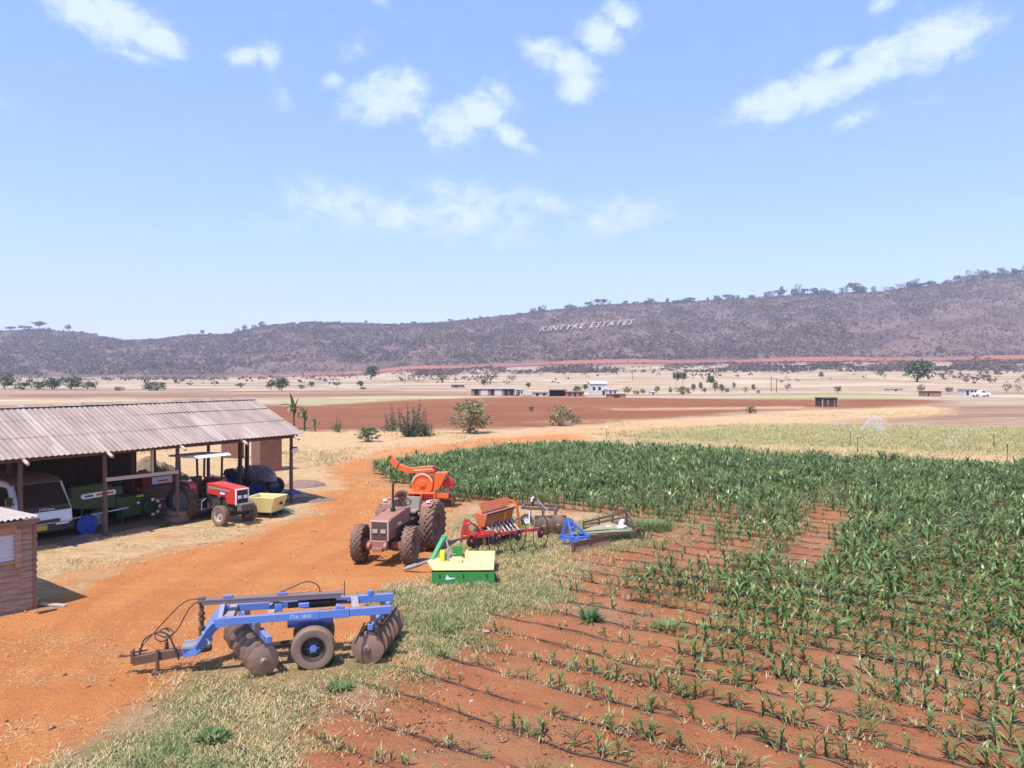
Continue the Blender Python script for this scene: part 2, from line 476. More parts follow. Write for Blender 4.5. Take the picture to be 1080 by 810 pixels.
# low ridges between the drip lines of the crop field
ROWN = Vector((0.557, 0.830)); ROWD = Vector((0.830, -0.557)); ROW0, ROWS = 11.74, 0.92
rc = ((Xg * ROWN.x + Yg * ROWN.y) - ROW0) / ROWS
Zg = Zg + near * soilw * (fbm(Xg * 2.6, Yg * 2.6, 8, 3) - .5) * .10 + near * (1 - soilw) * (fbm(Xg * 1.9, Yg * 1.9, 15, 3) - .5) * .035
Zg = Zg + near * soilw * (-0.014) * np.cos(rc * 2 * math.pi)
nr, nc = Xg.shape
ii = (np.arange(nr - 1)[:, None] * nc + np.arange(nc - 1)[None, :]).ravel()
quads = np.stack([ii, ii + 1, ii + nc + 1, ii + nc], 1)
gm, nt, gb = new_mat('earth')
ground = np_mesh('ground', np.stack([Xg.ravel(), Yg.ravel(), Zg.ravel()], 1), quads, gm, smooth=True)
tag(ground, 'farmland of orange earth, straw and red fields running back to the hills', 'ground', kind='structure')
for an, ks in (('zone_a', ('plough', 'pale', 'straw')), ('zone_b', ('dirt', 'grass', 'soil'))):
    at = ground.data.color_attributes.new(an, 'FLOAT_COLOR', 'POINT')
    arr = np.ones((Xg.size, 4), np.float32)
    for i, k in enumerate(ks): arr[:, i] = zw[k]
    at.data.foreach_set('color', arr.ravel())
RUTS = [[(-40,900),(20,810),(150,650),(290,585),(365,525),(400,492),(500,468),(640,456)], [(30,720),(120,640),(240,575),(330,545),(362,505),(395,487)], [(120,800),(160,690),(300,600),(390,560)]]
rut = np.zeros(Xg.size)
gx, gy = Xg.ravel(), Yg.ravel()
for path in RUTS:
    P = [G(*q) for q in path]
    best = np.full(Xg.size, 99.0)
    for a_, b_ in zip(P[:-1], P[1:]):
        dx, dy = b_.x - a_.x, b_.y - a_.y; L2_ = dx * dx + dy * dy
        tt = np.clip(((gx - a_.x) * dx + (gy - a_.y) * dy) / L2_, 0, 1)
        best = np.minimum(best, np.hypot(gx - a_.x - tt * dx, gy - a_.y - tt * dy))
    w_ = best + (fbm(gx * .5, gy * .5, 97, 2) - .5) * .5
    rut = np.maximum(rut, np.exp(-((w_ - .78) / .20) ** 2) * (.5 + .8 * fbm(gx * .3, gy * .3, 99, 3)))
at = ground.data.attributes.new('rut', 'FLOAT', 'POINT'); at.data.foreach_set('value', rut.astype(np.float32))
hillw = sstep(700, 900, Yg).ravel().astype(np.float32)
at = ground.data.attributes.new('hill', 'FLOAT', 'POINT'); at.data.foreach_set('value', hillw)

def attr(nt, name):
    a = nd(nt, 'ShaderNodeAttribute', attribute_name=name); s = nd(nt, 'ShaderNodeSeparateColor'); nt.links.new(a.outputs['Color'], s.inputs[0]); return s.outputs
A = attr(nt, 'zone_a'); B = attr(nt, 'zone_b')
nL = noise_fac(nt, .035, 5, .6)            # broad drifts
nM = noise_fac(nt, .55, 6, .62)            # patches of a metre or two
nS = noise_fac(nt, 5.0, 6, .65)            # clods
nT = noise_fac(nt, 26.0, 4, .7)            # grit
nX = noise_fac(nt, 1.3, 6, .7, stretch=(1.0, 3.2, 1.0))   # straw drifts
nW = noise_fac(nt, .02, 4, .6, stretch=(.25, 2.2, 1))     # far strips
def mask(src, soft=.38):
    """attribute weight with its edge broken up by the clods"""
    a = nd(nt, 'ShaderNodeMath', operation='ADD'); nt.links.new(src, a.inputs[0])
    b_ = nd(nt, 'ShaderNodeMath', operation='MULTIPLY_ADD'); nt.links.new(nM, b_.inputs[0]); b_.inputs[1].default_value = .5
    b2 = nd(nt, 'ShaderNodeMath', operation='MULTIPLY_ADD'); nt.links.new(nS, b2.inputs[0]); b2.inputs[1].default_value = .6; b2.inputs[2].default_value = -.55
    nt.links.new(b2.outputs[0], b_.inputs[2]); nt.links.new(b_.outputs[0], a.inputs[1])
    return rng_node(nt, a.outputs[0], .44 - soft, .44 + soft)
def vary(col, dark, lightc, f=nM, f2=nS):
    c = mixn(nt, rng_node(nt, f, .3, .7), dark, lightc)
    c = mixn(nt, rng_node(nt, f2, .25, .8, 0, .55), c, col)
    return c
plain = mixn(nt, rng_node(nt, nW, .38, .62), (0.25, 0.17, 0.115), (0.44, 0.335, 0.225))
plain = mixn(nt, rng_node(nt, nL, .5, .75, 0, .6), plain, (0.288, 0.187, 0.143))
hillc = mixn(nt, rng_node(nt, noise_fac(nt, .012, 6, .65), .35, .65), (0.101, 0.066, 0.058), (0.188, 0.123, 0.101))
ha = nd(nt, 'ShaderNodeAttribute', attribute_name='hill')
plain = mixn(nt, rng_node(nt, noise_fac(nt, .12, 6, .75, stretch=(.5, 1.4, 1)), .5, .72, 0, .55), plain, (0.235, 0.15, 0.115))
plain = mixn(nt, rng_node(nt, noise_fac(nt, .05, 6, .7, stretch=(.4, 1.6, 1)), .55, .72, 0, .6), plain, (0.56, 0.45, 0.32))
plain = mixn(nt, rng_node(nt, noise_fac(nt, .03, 9, .72, stretch=(.7, 1.3, 1)), .50, .60, 0, .75), plain, (0.55, 0.45, 0.325))
plain = mixn(nt, rng_node(nt, noise_fac(nt, .09, 9, .78, stretch=(.6, 1.2, 1)), .54, .64, 0, .6), plain, (0.20, 0.135, 0.11))
c = mixn(nt, ha.outputs['Fac'], plain, hillc)
ploughc = mixn(nt, rng_node(nt, noise_fac(nt, .5, 5, .75, stretch=(.12, 1.8, 1)), .3, .7), (0.187, 0.064, 0.033), (0.287, 0.116, 0.059))
ploughc = mixn(nt, rng_node(nt, noise_fac(nt, .045, 6, .7), .45, .68, 0, .6), ploughc, (0.283, 0.139, 0.074))
c = mixn(nt, A[0], c, ploughc)
palec = mixn(nt, rng_node(nt, noise_fac(nt, .9, 5, .75, stretch=(.5, .8, 1)), .35, .68), (0.255, 0.279, 0.098), (0.425, 0.369, 0.165))
c = mixn(nt, mask(A[1], .35), c, palec)
strawc = vary((0.545, 0.367, 0.197), (0.427, 0.240, 0.116), (0.599, 0.428, 0.240), nX, nT)
strawc = mixn(nt, rng_node(nt, nM, .56, .7, 0, .65), strawc, (0.418, 0.179, 0.080))
c = mixn(nt, mask(A[2]), c, strawc)
dirtc = vary((0.508, 0.193, 0.062), (0.462, 0.171, 0.053), (0.559, 0.231, 0.080), nM, nS)
dirtc = mixn(nt, rng_node(nt, nX, .62, .8, 0, .5), dirtc, (0.610, 0.321, 0.125))
mpr = nd(nt, 'ShaderNodeMapping'); mpr.inputs['Rotation'].default_value = (0, 0, RAD(-38)); mpr.inputs['Scale'].default_value = (.10, 1.5, 1)
nt.links.new(nd(nt, 'ShaderNodeTexCoord').outputs['Object'], mpr.inputs[0])
ntr = nd(nt, 'ShaderNodeTexNoise'); ntr.inputs['Scale'].default_value = 1.6; ntr.inputs['Detail'].default_value = 5; ntr.inputs['Roughness'].default_value = .65; ntr.inputs['Distortion'].default_value = .3; nt.links.new(mpr.outputs[0], ntr.inputs['Vector'])
dirtc = mixn(nt, rng_node(nt, ntr.outputs['Fac'], .50, .70, 0, .22), dirtc, (0.661, 0.323, 0.122))
dirtc = mixn(nt, rng_node(nt, ntr.outputs['Fac'], .46, .30, 0, .2), dirtc, (0.448, 0.167, 0.058))
dirtc = mixn(nt, rng_node(nt, nT, .2, .5, .35, 0), dirtc, (0.367, 0.124, 0.041))
ra = nd(nt, 'ShaderNodeAttribute', attribute_name='rut')
ru = nd(nt, 'ShaderNodeMath', operation='MULTIPLY'); nt.links.new(ra.outputs['Fac'], ru.inputs[0]); nt.links.new(rng_node(nt, nS, .3, .6, .25, .85), ru.inputs[1])
dirtc = mixn(nt, ru.outputs[0], dirtc, (0.451, 0.163, 0.059))
c = mixn(nt, mask(B[0]), c, dirtc)
grassc = mixn(nt, rng_node(nt, nM, .4, .62), (0.357, 0.242, 0.120), (0.170, 0.162, 0.060))
grassc = mixn(nt, rng_node(nt, nS, .45, .7, 0, .7), grassc, (0.340, 0.153, 0.068))
c = mixn(nt, mask(B[1]), c, grassc)
# red earth of the crop field, damp along the drip lines
tc = nd(nt, 'ShaderNodeTexCoord'); sx = nd(nt, 'ShaderNodeSeparateXYZ'); nt.links.new(tc.outputs['Object'], sx.inputs[0])
r1 = nd(nt, 'ShaderNodeMath', operation='MULTIPLY'); nt.links.new(sx.outputs[0], r1.inputs[0]); r1.inputs[1].default_value = ROWN.x * 2 * math.pi / ROWS
r2 = nd(nt, 'ShaderNodeMath', operation='MULTIPLY_ADD'); nt.links.new(sx.outputs[1], r2.inputs[0]); r2.inputs[1].default_value = ROWN.y * 2 * math.pi / ROWS; nt.links.new(r1.outputs[0], r2.inputs[2])
r3 = nd(nt, 'ShaderNodeMath', operation='MULTIPLY_ADD'); nt.links.new(nM, r3.inputs[0]); r3.inputs[1].default_value = 2.4; nt.links.new(r2.outputs[0], r3.inputs[2])
r4 = nd(nt, 'ShaderNodeMath', operation='ADD'); nt.links.new(r3.outputs[0], r4.inputs[0]); r4.inputs[1].default_value = -ROW0 * 2 * math.pi / ROWS - 1.2
r5 = nd(nt, 'ShaderNodeMath', operation='COSINE'); nt.links.new(r4.outputs[0], r5.inputs[0])
soilc = vary((0.370, 0.138, 0.059), (0.307, 0.108, 0.049), (0.421, 0.175, 0.077), nM, nS)
soilc = mixn(nt, rng_node(nt, noise_fac(nt, .16, 5, .65), .48, .66, 0, .75), soilc, (0.328, 0.199, 0.110))
soilc = mixn(nt, rng_node(nt, r5.outputs[0], .72, 1, 0, .42), soilc, (0.205, 0.069, 0.033))
soilc = mixn(nt, rng_node(nt, nT, .2, .5, .4, 0), soilc, (0.225, 0.077, 0.033))
c = mixn(nt, mask(B[2]), c, soilc)
nt.links.new(c, gb.inputs['Base Color'])
gb.inputs['Roughness'].default_value = .95; gb.inputs['Specular IOR Level'].default_value = .1
hs = nd(nt, 'ShaderNodeMath', operation='MULTIPLY_ADD'); nt.links.new(nS, hs.inputs[0]); hs.inputs[1].default_value = 1.6; nt.links.new(nT, hs.inputs[2])
bump(nt, gb, hs.outputs[0], .9, .07)

# crumbs and clods of loose earth
def crumbs(n, seed):
    r = np.random.default_rng(seed)
    y = 10.3 * (34 / 10.3) ** r.random(n); x = (r.uniform(-40, 1120, n) - CX) / F * y
    z = zone_weights(x, y, 2, random.Random(seed))
    patch = fbm(x * .9, y * .9, 93, 3)
    sel = r.random(n) < (z['soil'] * 1.0 + z['dirt'] * .16 + z['grass'] * .2) * np.clip((patch - .32) * 3, .03, 1)
    x, y = x[sel], y[sel]; k = len(x)
    s = r.uniform(.008, .026, k) * (1 + 1.2 * (r.random(k) < .05))
    g = r.normal(0, 1, (k, 4, 3)); g /= np.linalg.norm(g, axis=2, keepdims=True)
    g = np.abs(g) * np.array([[[1, 1, .3], [-1, 1, .3], [0, -1, .3], [.2, .2, 1.0]]]) * s[:, None, None] * 1.6
    V = g + np.stack([x, y, np.zeros(k)], 1)[:, None, :]
    Fc = (np.array([[0, 1, 3], [1, 2, 3], [2, 0, 3], [0, 2, 1]])[None] + (np.arange(k) * 4)[:, None, None]).reshape(-1, 3)
    t = np.where(z['soil'][sel] > .5, r.uniform(0, .45, k), r.uniform(.4, .7, k)); t = np.where(r.random(k) < .05, 1.0, t)
    return V.reshape(-1, 3), Fc, np.repeat(t, 4)
V, Fc, T = crumbs(60000, 15)
cl = np_mesh('soil_clods', V, Fc, leaf_mat('loose earth', (0.27, 0.095, 0.05), (0.39, 0.16, 0.08), .95, 0, third=(0.47, 0.36, 0.25), objr=0), T)
tag(cl, 'loose crumbs of red earth and pale chaff over the bare soil', 'clods', kind='stuff')

# ---------------------------------------------------------------- leafless bush over the hills: far too much of it to count
def clumps(P, size, n, flat=.8, rg=None, tri=True, spread=.5, upbias=0.0):
    """n loose leaf or twig faces round each point; P (k,3), size (k,)"""
    rg = rg or rng
    k = len(P)
    off = rg.normal(0, spread, (k, n, 3)); off[..., 2] = off[..., 2] * flat
    c = P[:, None, :] + off * size[:, None, None]
    a = rg.normal(0, 1, (k, n, 3)); a /= np.linalg.norm(a, axis=2, keepdims=True)
    b = rg.normal(0, 1, (k, n, 3)); b[..., 2] += upbias; b -= a * (a * b).sum(2, keepdims=True); b /= np.linalg.norm(b, axis=2, keepdims=True)
    return c, a, b
def hill_scatter(n, seed):
    rg = np.random.default_rng(seed)
    y = 330 + (1580 - 330) * rg.random(n) ** .72
    col = rg.uniform(-420, 1500, n)
    x = (col - CX) / F * y
    return rg, x, y, col
SIGN_BOX = (560, 332, 682, 358)
def woodland(n, seed):
    rg, x, y, col = hill_scatter(n, seed)
    z = terrain(x, y)
    row = HY - (z - H) * F / y
    den = fbm(col / 40, y / 120, 31, 4)
    foot = np.interp(col, FOOT_X, FOOT_Y)
    s = (y - D1) / (D2 - D1)
    keep = np.ones(n, bool)
    pale = (col > 900) & (s > .05) & (s < .5 + (col - 1000) / 900)          # the pale open slope on the right
    p = np.where(y < 850, .95 * sstep(.34, .52, den) * np.where(col > 430, 1.0, .35), np.where(pale, .40, .95))
    p = np.where(y < 560, .015 + .10 * (den > .62), p)
    p = np.where((col < 440) & (col > 240) & (s < .18), p * .25, p)           # bare shoulder
    p = np.where(np.abs(row - foot + 1.0) < 2.2, .02, p)                      # the red road along the foot
    p = np.where((col > SIGN_BOX[0]) & (col < SIGN_BOX[2]) & (row > SIGN_BOX[1] + (672 - col) * .06) & (row < SIGN_BOX[3]), p * .5, p)
    keep = (rg.random(n) < p * (0.2 + 1.5 * den * sstep(.25, .5, fbm(col / 14, y / 45, 33, 3)))) & (y > 330)
    x, y, z, col, den = x[keep], y[keep], z[keep], col[keep], den[keep]
    k = len(x)
    size = rg.uniform(1.0, 2.3, k) * np.where(y < 850, .75, 1.0) * (1 + .35 * (rg.random(k) < .08))
    P = np.stack([x, y, z + size * .62], 1)
    m = 6
    c, a, b = clumps(P, size, m, .75, rg)
    hs_ = (size[:, None, None] * rg.uniform(.35, .75, (k, m, 1)))
    V = np.stack([c - a * hs_, c + a * hs_ * .8 - b * hs_ * .5, c + b * hs_ * .9], 2).reshape(-1, 3)
    Fc = np.arange(len(V)).reshape(-1, 3)
    green = (rg.random(k) < .07 + .14 * (den > .58)) * rg.uniform(.6, 1.0, k)
    t = np.where(green > 0, green, np.clip(rg.normal(.22, .14, k) + (fbm(col / 26, y / 90, 37, 4) - .5) * .95, 0, .5))
    return V, Fc, np.repeat(np.repeat(t, m)[:, None], 3, 1).ravel()
V, Fc, T = woodland(210000, 5)
m_bush = leaf_mat('dry bush', (0.070, 0.048, 0.046), (0.149, 0.101, 0.091), .9, 0, third=(0.107, 0.100, 0.048), objr=0)
wd = np_mesh('bush_woodland', V, Fc, m_bush, T)
tag(wd, 'leafless grey brown bush covering the long hills behind the farm', 'bush', kind='stuff')

# red cut of the road along the foot of the hills
pts = []
for col in np.linspace(250, 1700, 260):
    row = np.interp(col, FOOT_X, FOOT_Y) + math.sin(col / 37) * .5 + .2
    p = solve(col, row, 500); pts.append(p)
rv, rf = [], []
for i, p in enumerate(pts):
    for dy in (-15, -5, 5, 16):
        rv.append((p.x, p.y + dy, tz(p.x, p.y + dy) + .5 + (1.5 if dy == 16 else 0)))
for i in range(len(pts) - 1):
    for j in range(3): rf.append((i * 4 + j, i * 4 + j + 1, i * 4 + j + 5, i * 4 + j + 4))
rd = np_mesh('dirt_road', rv, rf, M('red cutting', (0.29, 0.095, 0.06), .95, dust=0, scale=.05, worn=(0.38, 0.17, 0.11)))
tag(rd, 'red dirt road cut along the foot of the long hill', 'road', kind='structure')

# ---------------------------------------------------------------- the air
hz = MB().box((0, 1480, 150), (6200, 3560, 304)).build('haze', None, smooth=False)
tag(hz, 'thin pale blue dry season haze over the valley', 'haze', kind='stuff')
hm = bpy.data.materials.new('haze'); hm.use_nodes = True; hm.node_tree.nodes.clear()
ho = hm.node_tree.nodes.new('ShaderNodeOutputMaterial'); hv = hm.node_tree.nodes.new('ShaderNodeVolumePrincipled')
hv.inputs['Color'].default_value = (0.86, 0.87, 1.0, 1); hv.inputs['Density'].default_value = 0.00022
hv.inputs['Anisotropy'].default_value = 0.1
hm.node_tree.links.new(hv.outputs[0], ho.inputs['Volume'])
hz.data.materials.append(hm)
# ================================================================ materials of the machines
BLUE = M('blue paint', (0.06, 0.185, 0.53), .5, worn=(0.12, 0.19, 0.36), amount=.7, scale=4, dust=.65, chips=.75)
RUST = M('rusty steel', (0.13, 0.075, 0.055), .75, .3, worn=(0.22, 0.10, 0.055), amount=.8, scale=9, dust=.3, bmp=.2)
DISC = M('soil worn disc', (0.27, 0.18, 0.135), .42, .35, worn=(0.34, 0.20, 0.125), amount=.7, scale=5, dust=.45)
BLACKM = M('black steel', (0.025, 0.022, 0.022), .5, .2, worn=(0.08, 0.05, 0.04), dust=.3)
RUBBER = M('dusty tyre rubber', (0.045, 0.036, 0.031), .85, worn=(0.16, 0.095, 0.062), amount=.8, scale=4, dust=.5, bmp=.2)
MUDDY = M('muddy tyre rubber', (0.125, 0.077, 0.055), .85, worn=(0.23, 0.125, 0.075), amount=.9, scale=4, dust=.55, bmp=.2)
TAN = M('sun bleached tyre rubber', (0.15, 0.10, 0.07), .85, worn=(0.25, 0.155, 0.10), amount=.8, dust=.4)
HOSE = M('black hose', (0.02, 0.018, 0.018), .5, dust=.25)
RED = M('red paint', (0.52, 0.035, 0.03), .35, worn=(0.38, 0.04, 0.03), amount=.3, dust=.22)
DULLRED = M('dusty red paint', (0.29, 0.115, 0.08), .6, worn=(0.20, 0.075, 0.06), amount=.6, dust=.55)
ORANGE = M('orange paint', (0.62, 0.115, 0.02), .4, worn=(0.40, 0.09, 0.03), amount=.35, dust=.18)
DEEPORANGE = M('weathered orange paint', (0.52, 0.12, 0.035), .55, worn=(0.28, 0.075, 0.035), amount=.6, dust=.25)
GREEN = M('green paint', (0.006, 0.052, 0.012), .4, worn=(0.014, 0.04, 0.014), amount=.4, dust=.12)
BRIGHTGREEN = M('bright green paint', (0.028, 0.215, 0.045), .45, worn=(0.05, 0.19, 0.05), amount=.35, dust=.12)
YELLOW = M('faded yellow paint', (0.70, 0.56, 0.24), .5, worn=(0.68, 0.58, 0.36), amount=.8, scale=2.5, dust=.12, chips=.25)
LEMON = M('lemon yellow plastic', (0.62, 0.55, 0.03), .4, dust=.1)
WHITE = M('white paint', (0.74, 0.74, 0.75), .4, worn=(0.55, 0.52, 0.5), amount=.3, dust=.15)
GREYM = M('grey steel', (0.30, 0.30, 0.31), .5, .3, worn=(0.2, 0.16, 0.14), dust=.3)
SILVER = M('pale galvanised steel', (0.55, 0.55, 0.57), .45, .4, worn=(0.4, 0.36, 0.33), dust=.15)
DARK = M('dark grease grey', (0.035, 0.03, 0.03), .65, .1, worn=(0.09, 0.06, 0.045), dust=.25)
GLASS = M('dark window glass', (0.02, 0.018, 0.017), .12, spec=.7, dust=.12)
LAMP = M('lamp lens', (0.75, 0.76, 0.78), .18, dust=0)
WOOD = M('weathered wood', (0.21, 0.125, 0.078), .85, worn=(0.13, 0.08, 0.055), amount=.7, scale=5, dust=.15, bmp=.3)
POLE = M('dark gum pole', (0.11, 0.068, 0.05), .85, worn=(0.17, 0.11, 0.08), amount=.6, dust=.1)
PALEWOOD = M('pale sawn wood', (0.42, 0.34, 0.27), .85, worn=(0.3, 0.23, 0.18), dust=.1)
CANVAS = M('brown canvas', (0.19, 0.12, 0.11), .9, worn=(0.27, 0.18, 0.15), amount=.8, scale=3, dust=.25)
PURPLE = M('faded mauve canvas', (0.25, 0.185, 0.21), .85, worn=(0.24, 0.18, 0.19), amount=.6, scale=3, dust=.2)
BLUETARP = M('blue tarpaulin', (0.035, 0.075, 0.33), .5, worn=(0.06, 0.11, 0.38), amount=.5, dust=.1)
PLASTICBLUE = M('blue plastic', (0.012, 0.055, 0.34), .4, dust=.05)
NET = M('dark green netting', (0.03, 0.10, 0.075), .8, worn=(0.07, 0.15, 0.11), amount=.7, dust=.15)
BRICK = None

# ---------------------------------------------------------------- wheel and disc makers
def wheel(parent, c, R, w, tyre_mat, rim_mat, lugs=0, name='tyre', dish=1, n=28, rr=.56, axis=(0, 1, 0), hub_mat=None, steer=0.0):
    c = Vector(c)
    ax = Matrix.Rotation(steer, 3, 'Z') @ Vector(axis)
    fw = ax.cross(Vector((0, 0, 1)))
    r = R * rr
    mb = MB()
    body = R - (.045 * R if lugs else 0)
    mb.lathe([(r, -w * .40), (body * .80, -w * .5), (body * .93, -w * .48), (body * .985, -w * .36), (body, 0), (body * .985, w * .36), (body * .93, w * .48), (body * .80, w * .5), (r, w * .40)], c, ax, n, close=True)
    def at(an, o, rad): return c + fw * (math.cos(an) * rad) + Vector((0, 0, 1)) * (math.sin(an) * rad) + ax * o
    for k in range(lugs):
        for s in (-1, 1):
            a0 = 2 * math.pi * (k + (.5 if s > 0 else 0)) / lugs
            p, q = at(a0, s * w * .02, body + .015 * R), at(a0 + 1.25 * 2 * math.pi / lugs, s * w * .49, body - .005 * R)
            mb.beam(p, q, .05 * R + .012, .075 * R, up=(p + q) * .5 - c)
    if not lugs:
        for k in range(n * 2):
            an = math.pi * k / n
            mb.beam(at(an, -w * .36, body + .001), at(an + .05, w * .36, body + .001), .028 * R, .02 * R, up=at(an, 0, 1) - c)
    t = mb.build(name, tyre_mat, parent)
    d = .10
    rm = MB().lathe([(.002, -d * w), (r * .42, -d * w), (r * .82, -.02 * w), (r * .9, -.38 * w), (r * 1.04, -.43 * w), (r * 1.04, .43 * w), (r * .9, .38 * w), (r * .82, .02 * w), (r * .42, d * w), (.002, d * w)], c, ax, n).build('rim', rim_mat, t)
    hb = MB().cyl(c - ax * (w * .26), c + ax * (w * .26), r * .30, 12)
    for k in range(6):
        an = math.pi * k / 3
        for s in (-1, 1):
            p = at(an, s * w * .08, r * .42); hb.cyl(p, p + ax * (s * w * .07), .022 * R + .006, 6)
    hb.build('hub', hub_mat or rim_mat, t)
    return t
def disc_mesh(R, scallop=0, conc=.055, n=48):
    mb = MB(); rings = [.09, .45, .78, 1.0]
    vs, fs = [], []
    for lay in (0, .007):
        for fr in rings:
            for k in range(n):
                an = 2 * math.pi * k / n
                rad = R * fr
                if scallop and fr == 1.0: rad *= 1 - .085 * (abs(math.cos(scallop * an / 2)) ** 3)
                vs.append((rad * math.cos(an), conc * fr * fr + lay, rad * math.sin(an)))
    m = len(rings)
    for l in (0, 1):
        for j in range(m - 1):
            for k in range(n):
                k2 = (k + 1) % n; o = l * m * n
                fs.append((o + j * n + k, o + j * n + k2, o + (j + 1) * n + k2, o + (j + 1) * n + k))
    for k in range(n):
        k2 = (k + 1) % n
        a, b = (m - 1) * n, (2 * m - 1) * n
        fs.append((a + k, a + k2, b + k2, b + k))
    mb.add(vs, fs)
    mb.lathe([(.002, -.05), (.055, -.05), (.075, -.02), (.075, .05), (.002, .05)], (0, 0, 0), (0, 1, 0), 14)
    return mb

# ================================================================ the long open machinery shed
A0 = Vector((-9.46, 32.9, 0))
SHED_RZ = math.atan2(-.835, -.55)
def S(s, t, z=0.0):
    """world point: s metres along the shed towards the camera, t metres back under its roof"""
    return Vector((A0.x - .55 * s - .835 * t, A0.y - .835 * s + .55 * t, z))
shed = thing('machinery_shed', 'long open-fronted pole shed with a dusty corrugated roof, machines parked under it', 'shed', A0, SHED_RZ)
m_roof, nt, b = new_mat('dusty asbestos sheeting')
f1 = noise_fac(nt, 1.2, 6, .65, stretch=(2.2, .35, 1)); f2 = noise_fac(nt, .35, 4, .6); f3 = noise_fac(nt, 9, 5, .7)
cc = mixn(nt, rng_node(nt, f1, .3, .72), (0.25, 0.185, 0.155), (0.37, 0.29, 0.245))
cc = mixn(nt, rng_node(nt, f2, .42, .7, 0, .6), cc, (0.40, 0.275, 0.21))
cc = mixn(nt, rng_node(nt, f3, .55, .75, 0, .5), cc, (0.17, 0.12, 0.10))
f4 = noise_fac(nt, .9, 7, .7, stretch=(3.0, .25, 1)); cc = mixn(nt, rng_node(nt, f4, .58, .74, 0, .6), cc, (0.22, 0.13, 0.085))
cc = mixn(nt, rng_node(nt, noise_fac(nt, .55, 3, .5, stretch=(1.6, .3, .3)), .62, .66, 0, .35), cc, (0.5, 0.43, 0.39))
nt.links.new(cc, b.inputs['Base Color']); b.inputs['Roughness'].default_value = .85; b.inputs['Specular IOR Level'].default_value = .2
def corrugated(s0, s1, p0, p1, pitch, amp, thick=.012, per=8, wob=0.0):
    """sheet whose waves run from p0 to p1 (each (y, z)); repeated along x from s0 to s1"""
    n = int((s1 - s0) / pitch * per)
    vs, fs = [], []
    rows = 7
    d = Vector((0, p1[0] - p0[0], p1[1] - p0[1])); nrm = Vector((1, 0, 0)).cross(d).normalized()
    if nrm.z < 0: nrm = -nrm
    for lay in (0, 1):
        for i in range(n + 1):
            x = s0 + (s1 - s0) * i / n
            wv = amp * math.sin(2 * math.pi * (x - s0) / pitch)
            for j in range(rows):
                f = j / (rows - 1)
                sag = wob * (math.sin(x * 1.1 + 3) * .5 + math.sin(x * .43 + 1)) * (.6 + .4 * math.cos(f * 3))
                vs.append(Vector((x, p0[0], p0[1])) + d * f + nrm * (wv + sag - lay * thick))
    st = (n + 1) * rows
    for lay in (0, 1):
        for i in range(n):
            for j in range(rows - 1):
                a = lay * st + i * rows + j
                fs.append((a, a + rows, a + rows + 1, a + 1))
    for i in range(n):
        for j in (0, rows - 1):
            a = i * rows + j; fs.append((a, a + rows, a + rows + st, a + st))
    for j in range(rows - 1):
        for a in (j, n * rows + j): fs.append((a, a + 1, a + 1 + st, a + st))
    return MB().add(vs, fs)
EV, RG_T, RG_Z = .40, 2.87, 4.42
S_R, S_L = -.36, 19.0
rf_ = corrugated(S_R, S_L, (EV, 2.97), (-RG_T, RG_Z), .19, .016, wob=.03)
rr_ = corrugated(S_R, S_L, (-2 * RG_T - EV, 2.97), (-RG_T, RG_Z), .19, .016, wob=.03)
rf_.add(rr_.v, rr_.f)
roof = rf_.build('roof', m_roof, shed)
for f_ in (.36, .70):
    ya, za = EV + (-RG_T - EV) * f_, 2.97 + (RG_Z - 2.97) * f_
    yb2, zb2 = EV + (-RG_T - EV) * (f_ + .03), 2.97 + (RG_Z - 2.97) * (f_ + .03)
    corrugated(S_R, S_L, (ya, za + .016), (yb2, zb2 + .012), .19, .016, thick=.008, wob=.03).build('sheet_lap', m_roof, roof)
cap = MB()
k = 0
x = S_R
while x < S_L:
    cap.prism([(x, -RG_T + .17, RG_Z - .03), (x, -RG_T, RG_Z + .07), (x, -RG_T - .17, RG_Z - .03), (x, -RG_T, RG_Z + .045)], (min(1.1, S_L - x) - .01, 0, .012)); x += 1.1
cap.build('ridge_cap', m_roof, roof)
def pole(mb, p, q, r0, r1):
    p, q = Vector(p), Vector(q)
    pts = [p.lerp(q, f) + Vector((math.sin(f * 5 + p.x) * .012, math.cos(f * 4 + p.y) * .012, 0)) for f in (0, .25, .5, .75, 1)]
    mb.tube(pts, [r0 + (r1 - r0) * f for f in (0, .25, .5, .75, 1)], 9)
for s in (0, 5.33, 8.05, 10.7, 13.4, 16.1, 18.6):
    mb = MB(); pole(mb, (s, 0, -.2), (s, 0, 2.86), .085, .07); mb.build('post', POLE, shed)
for s in (0.05, .42, 5.4, 9.75, 14.0, 18.5):
    mb = MB(); pole(mb, (s, -RG_T, -.2), (s, -RG_T, 4.2), .10, .085); mb.build('post', BLACKM if s < .3 else POLE, shed)
for s in (0, 2.7, 5.4, 8.1, 10.8, 13.5, 18.6):
    mb = MB(); pole(mb, (s, -2 * RG_T, -.2), (s, -2 * RG_T, 2.86), .085, .07); mb.build('post', POLE, shed)
for t in (0, 2 * RG_T):
    mb = MB(); pole(mb, (-.3, -t, 2.865), (9.2, -t, 2.865), .07, .065); mb.build('eave_beam', POLE, shed)
    mb = MB(); pole(mb, (9.0, -t, 2.87), (18.9, -t, 2.87), .065, .07); mb.build('eave_beam', POLE, shed)
mb = MB(); pole(mb, (-.3, -RG_T, 4.27), (18.9, -RG_T, 4.27), .07, .07); mb.build('ridge_beam', POLE, shed)
for s in (.0, 2.6, 5.3, 8.0, 10.65, 13.4, 16.1):
    for sg in (1, -1):
        e = .62 if sg > 0 else -2 * RG_T - .5
        mb = MB(); pole(mb, (s + .12, e, 2.78 if sg > 0 else 2.8), (s + .12, -RG_T, 4.30), .055, .06); mb.build('rafter', PALEWOOD, shed)
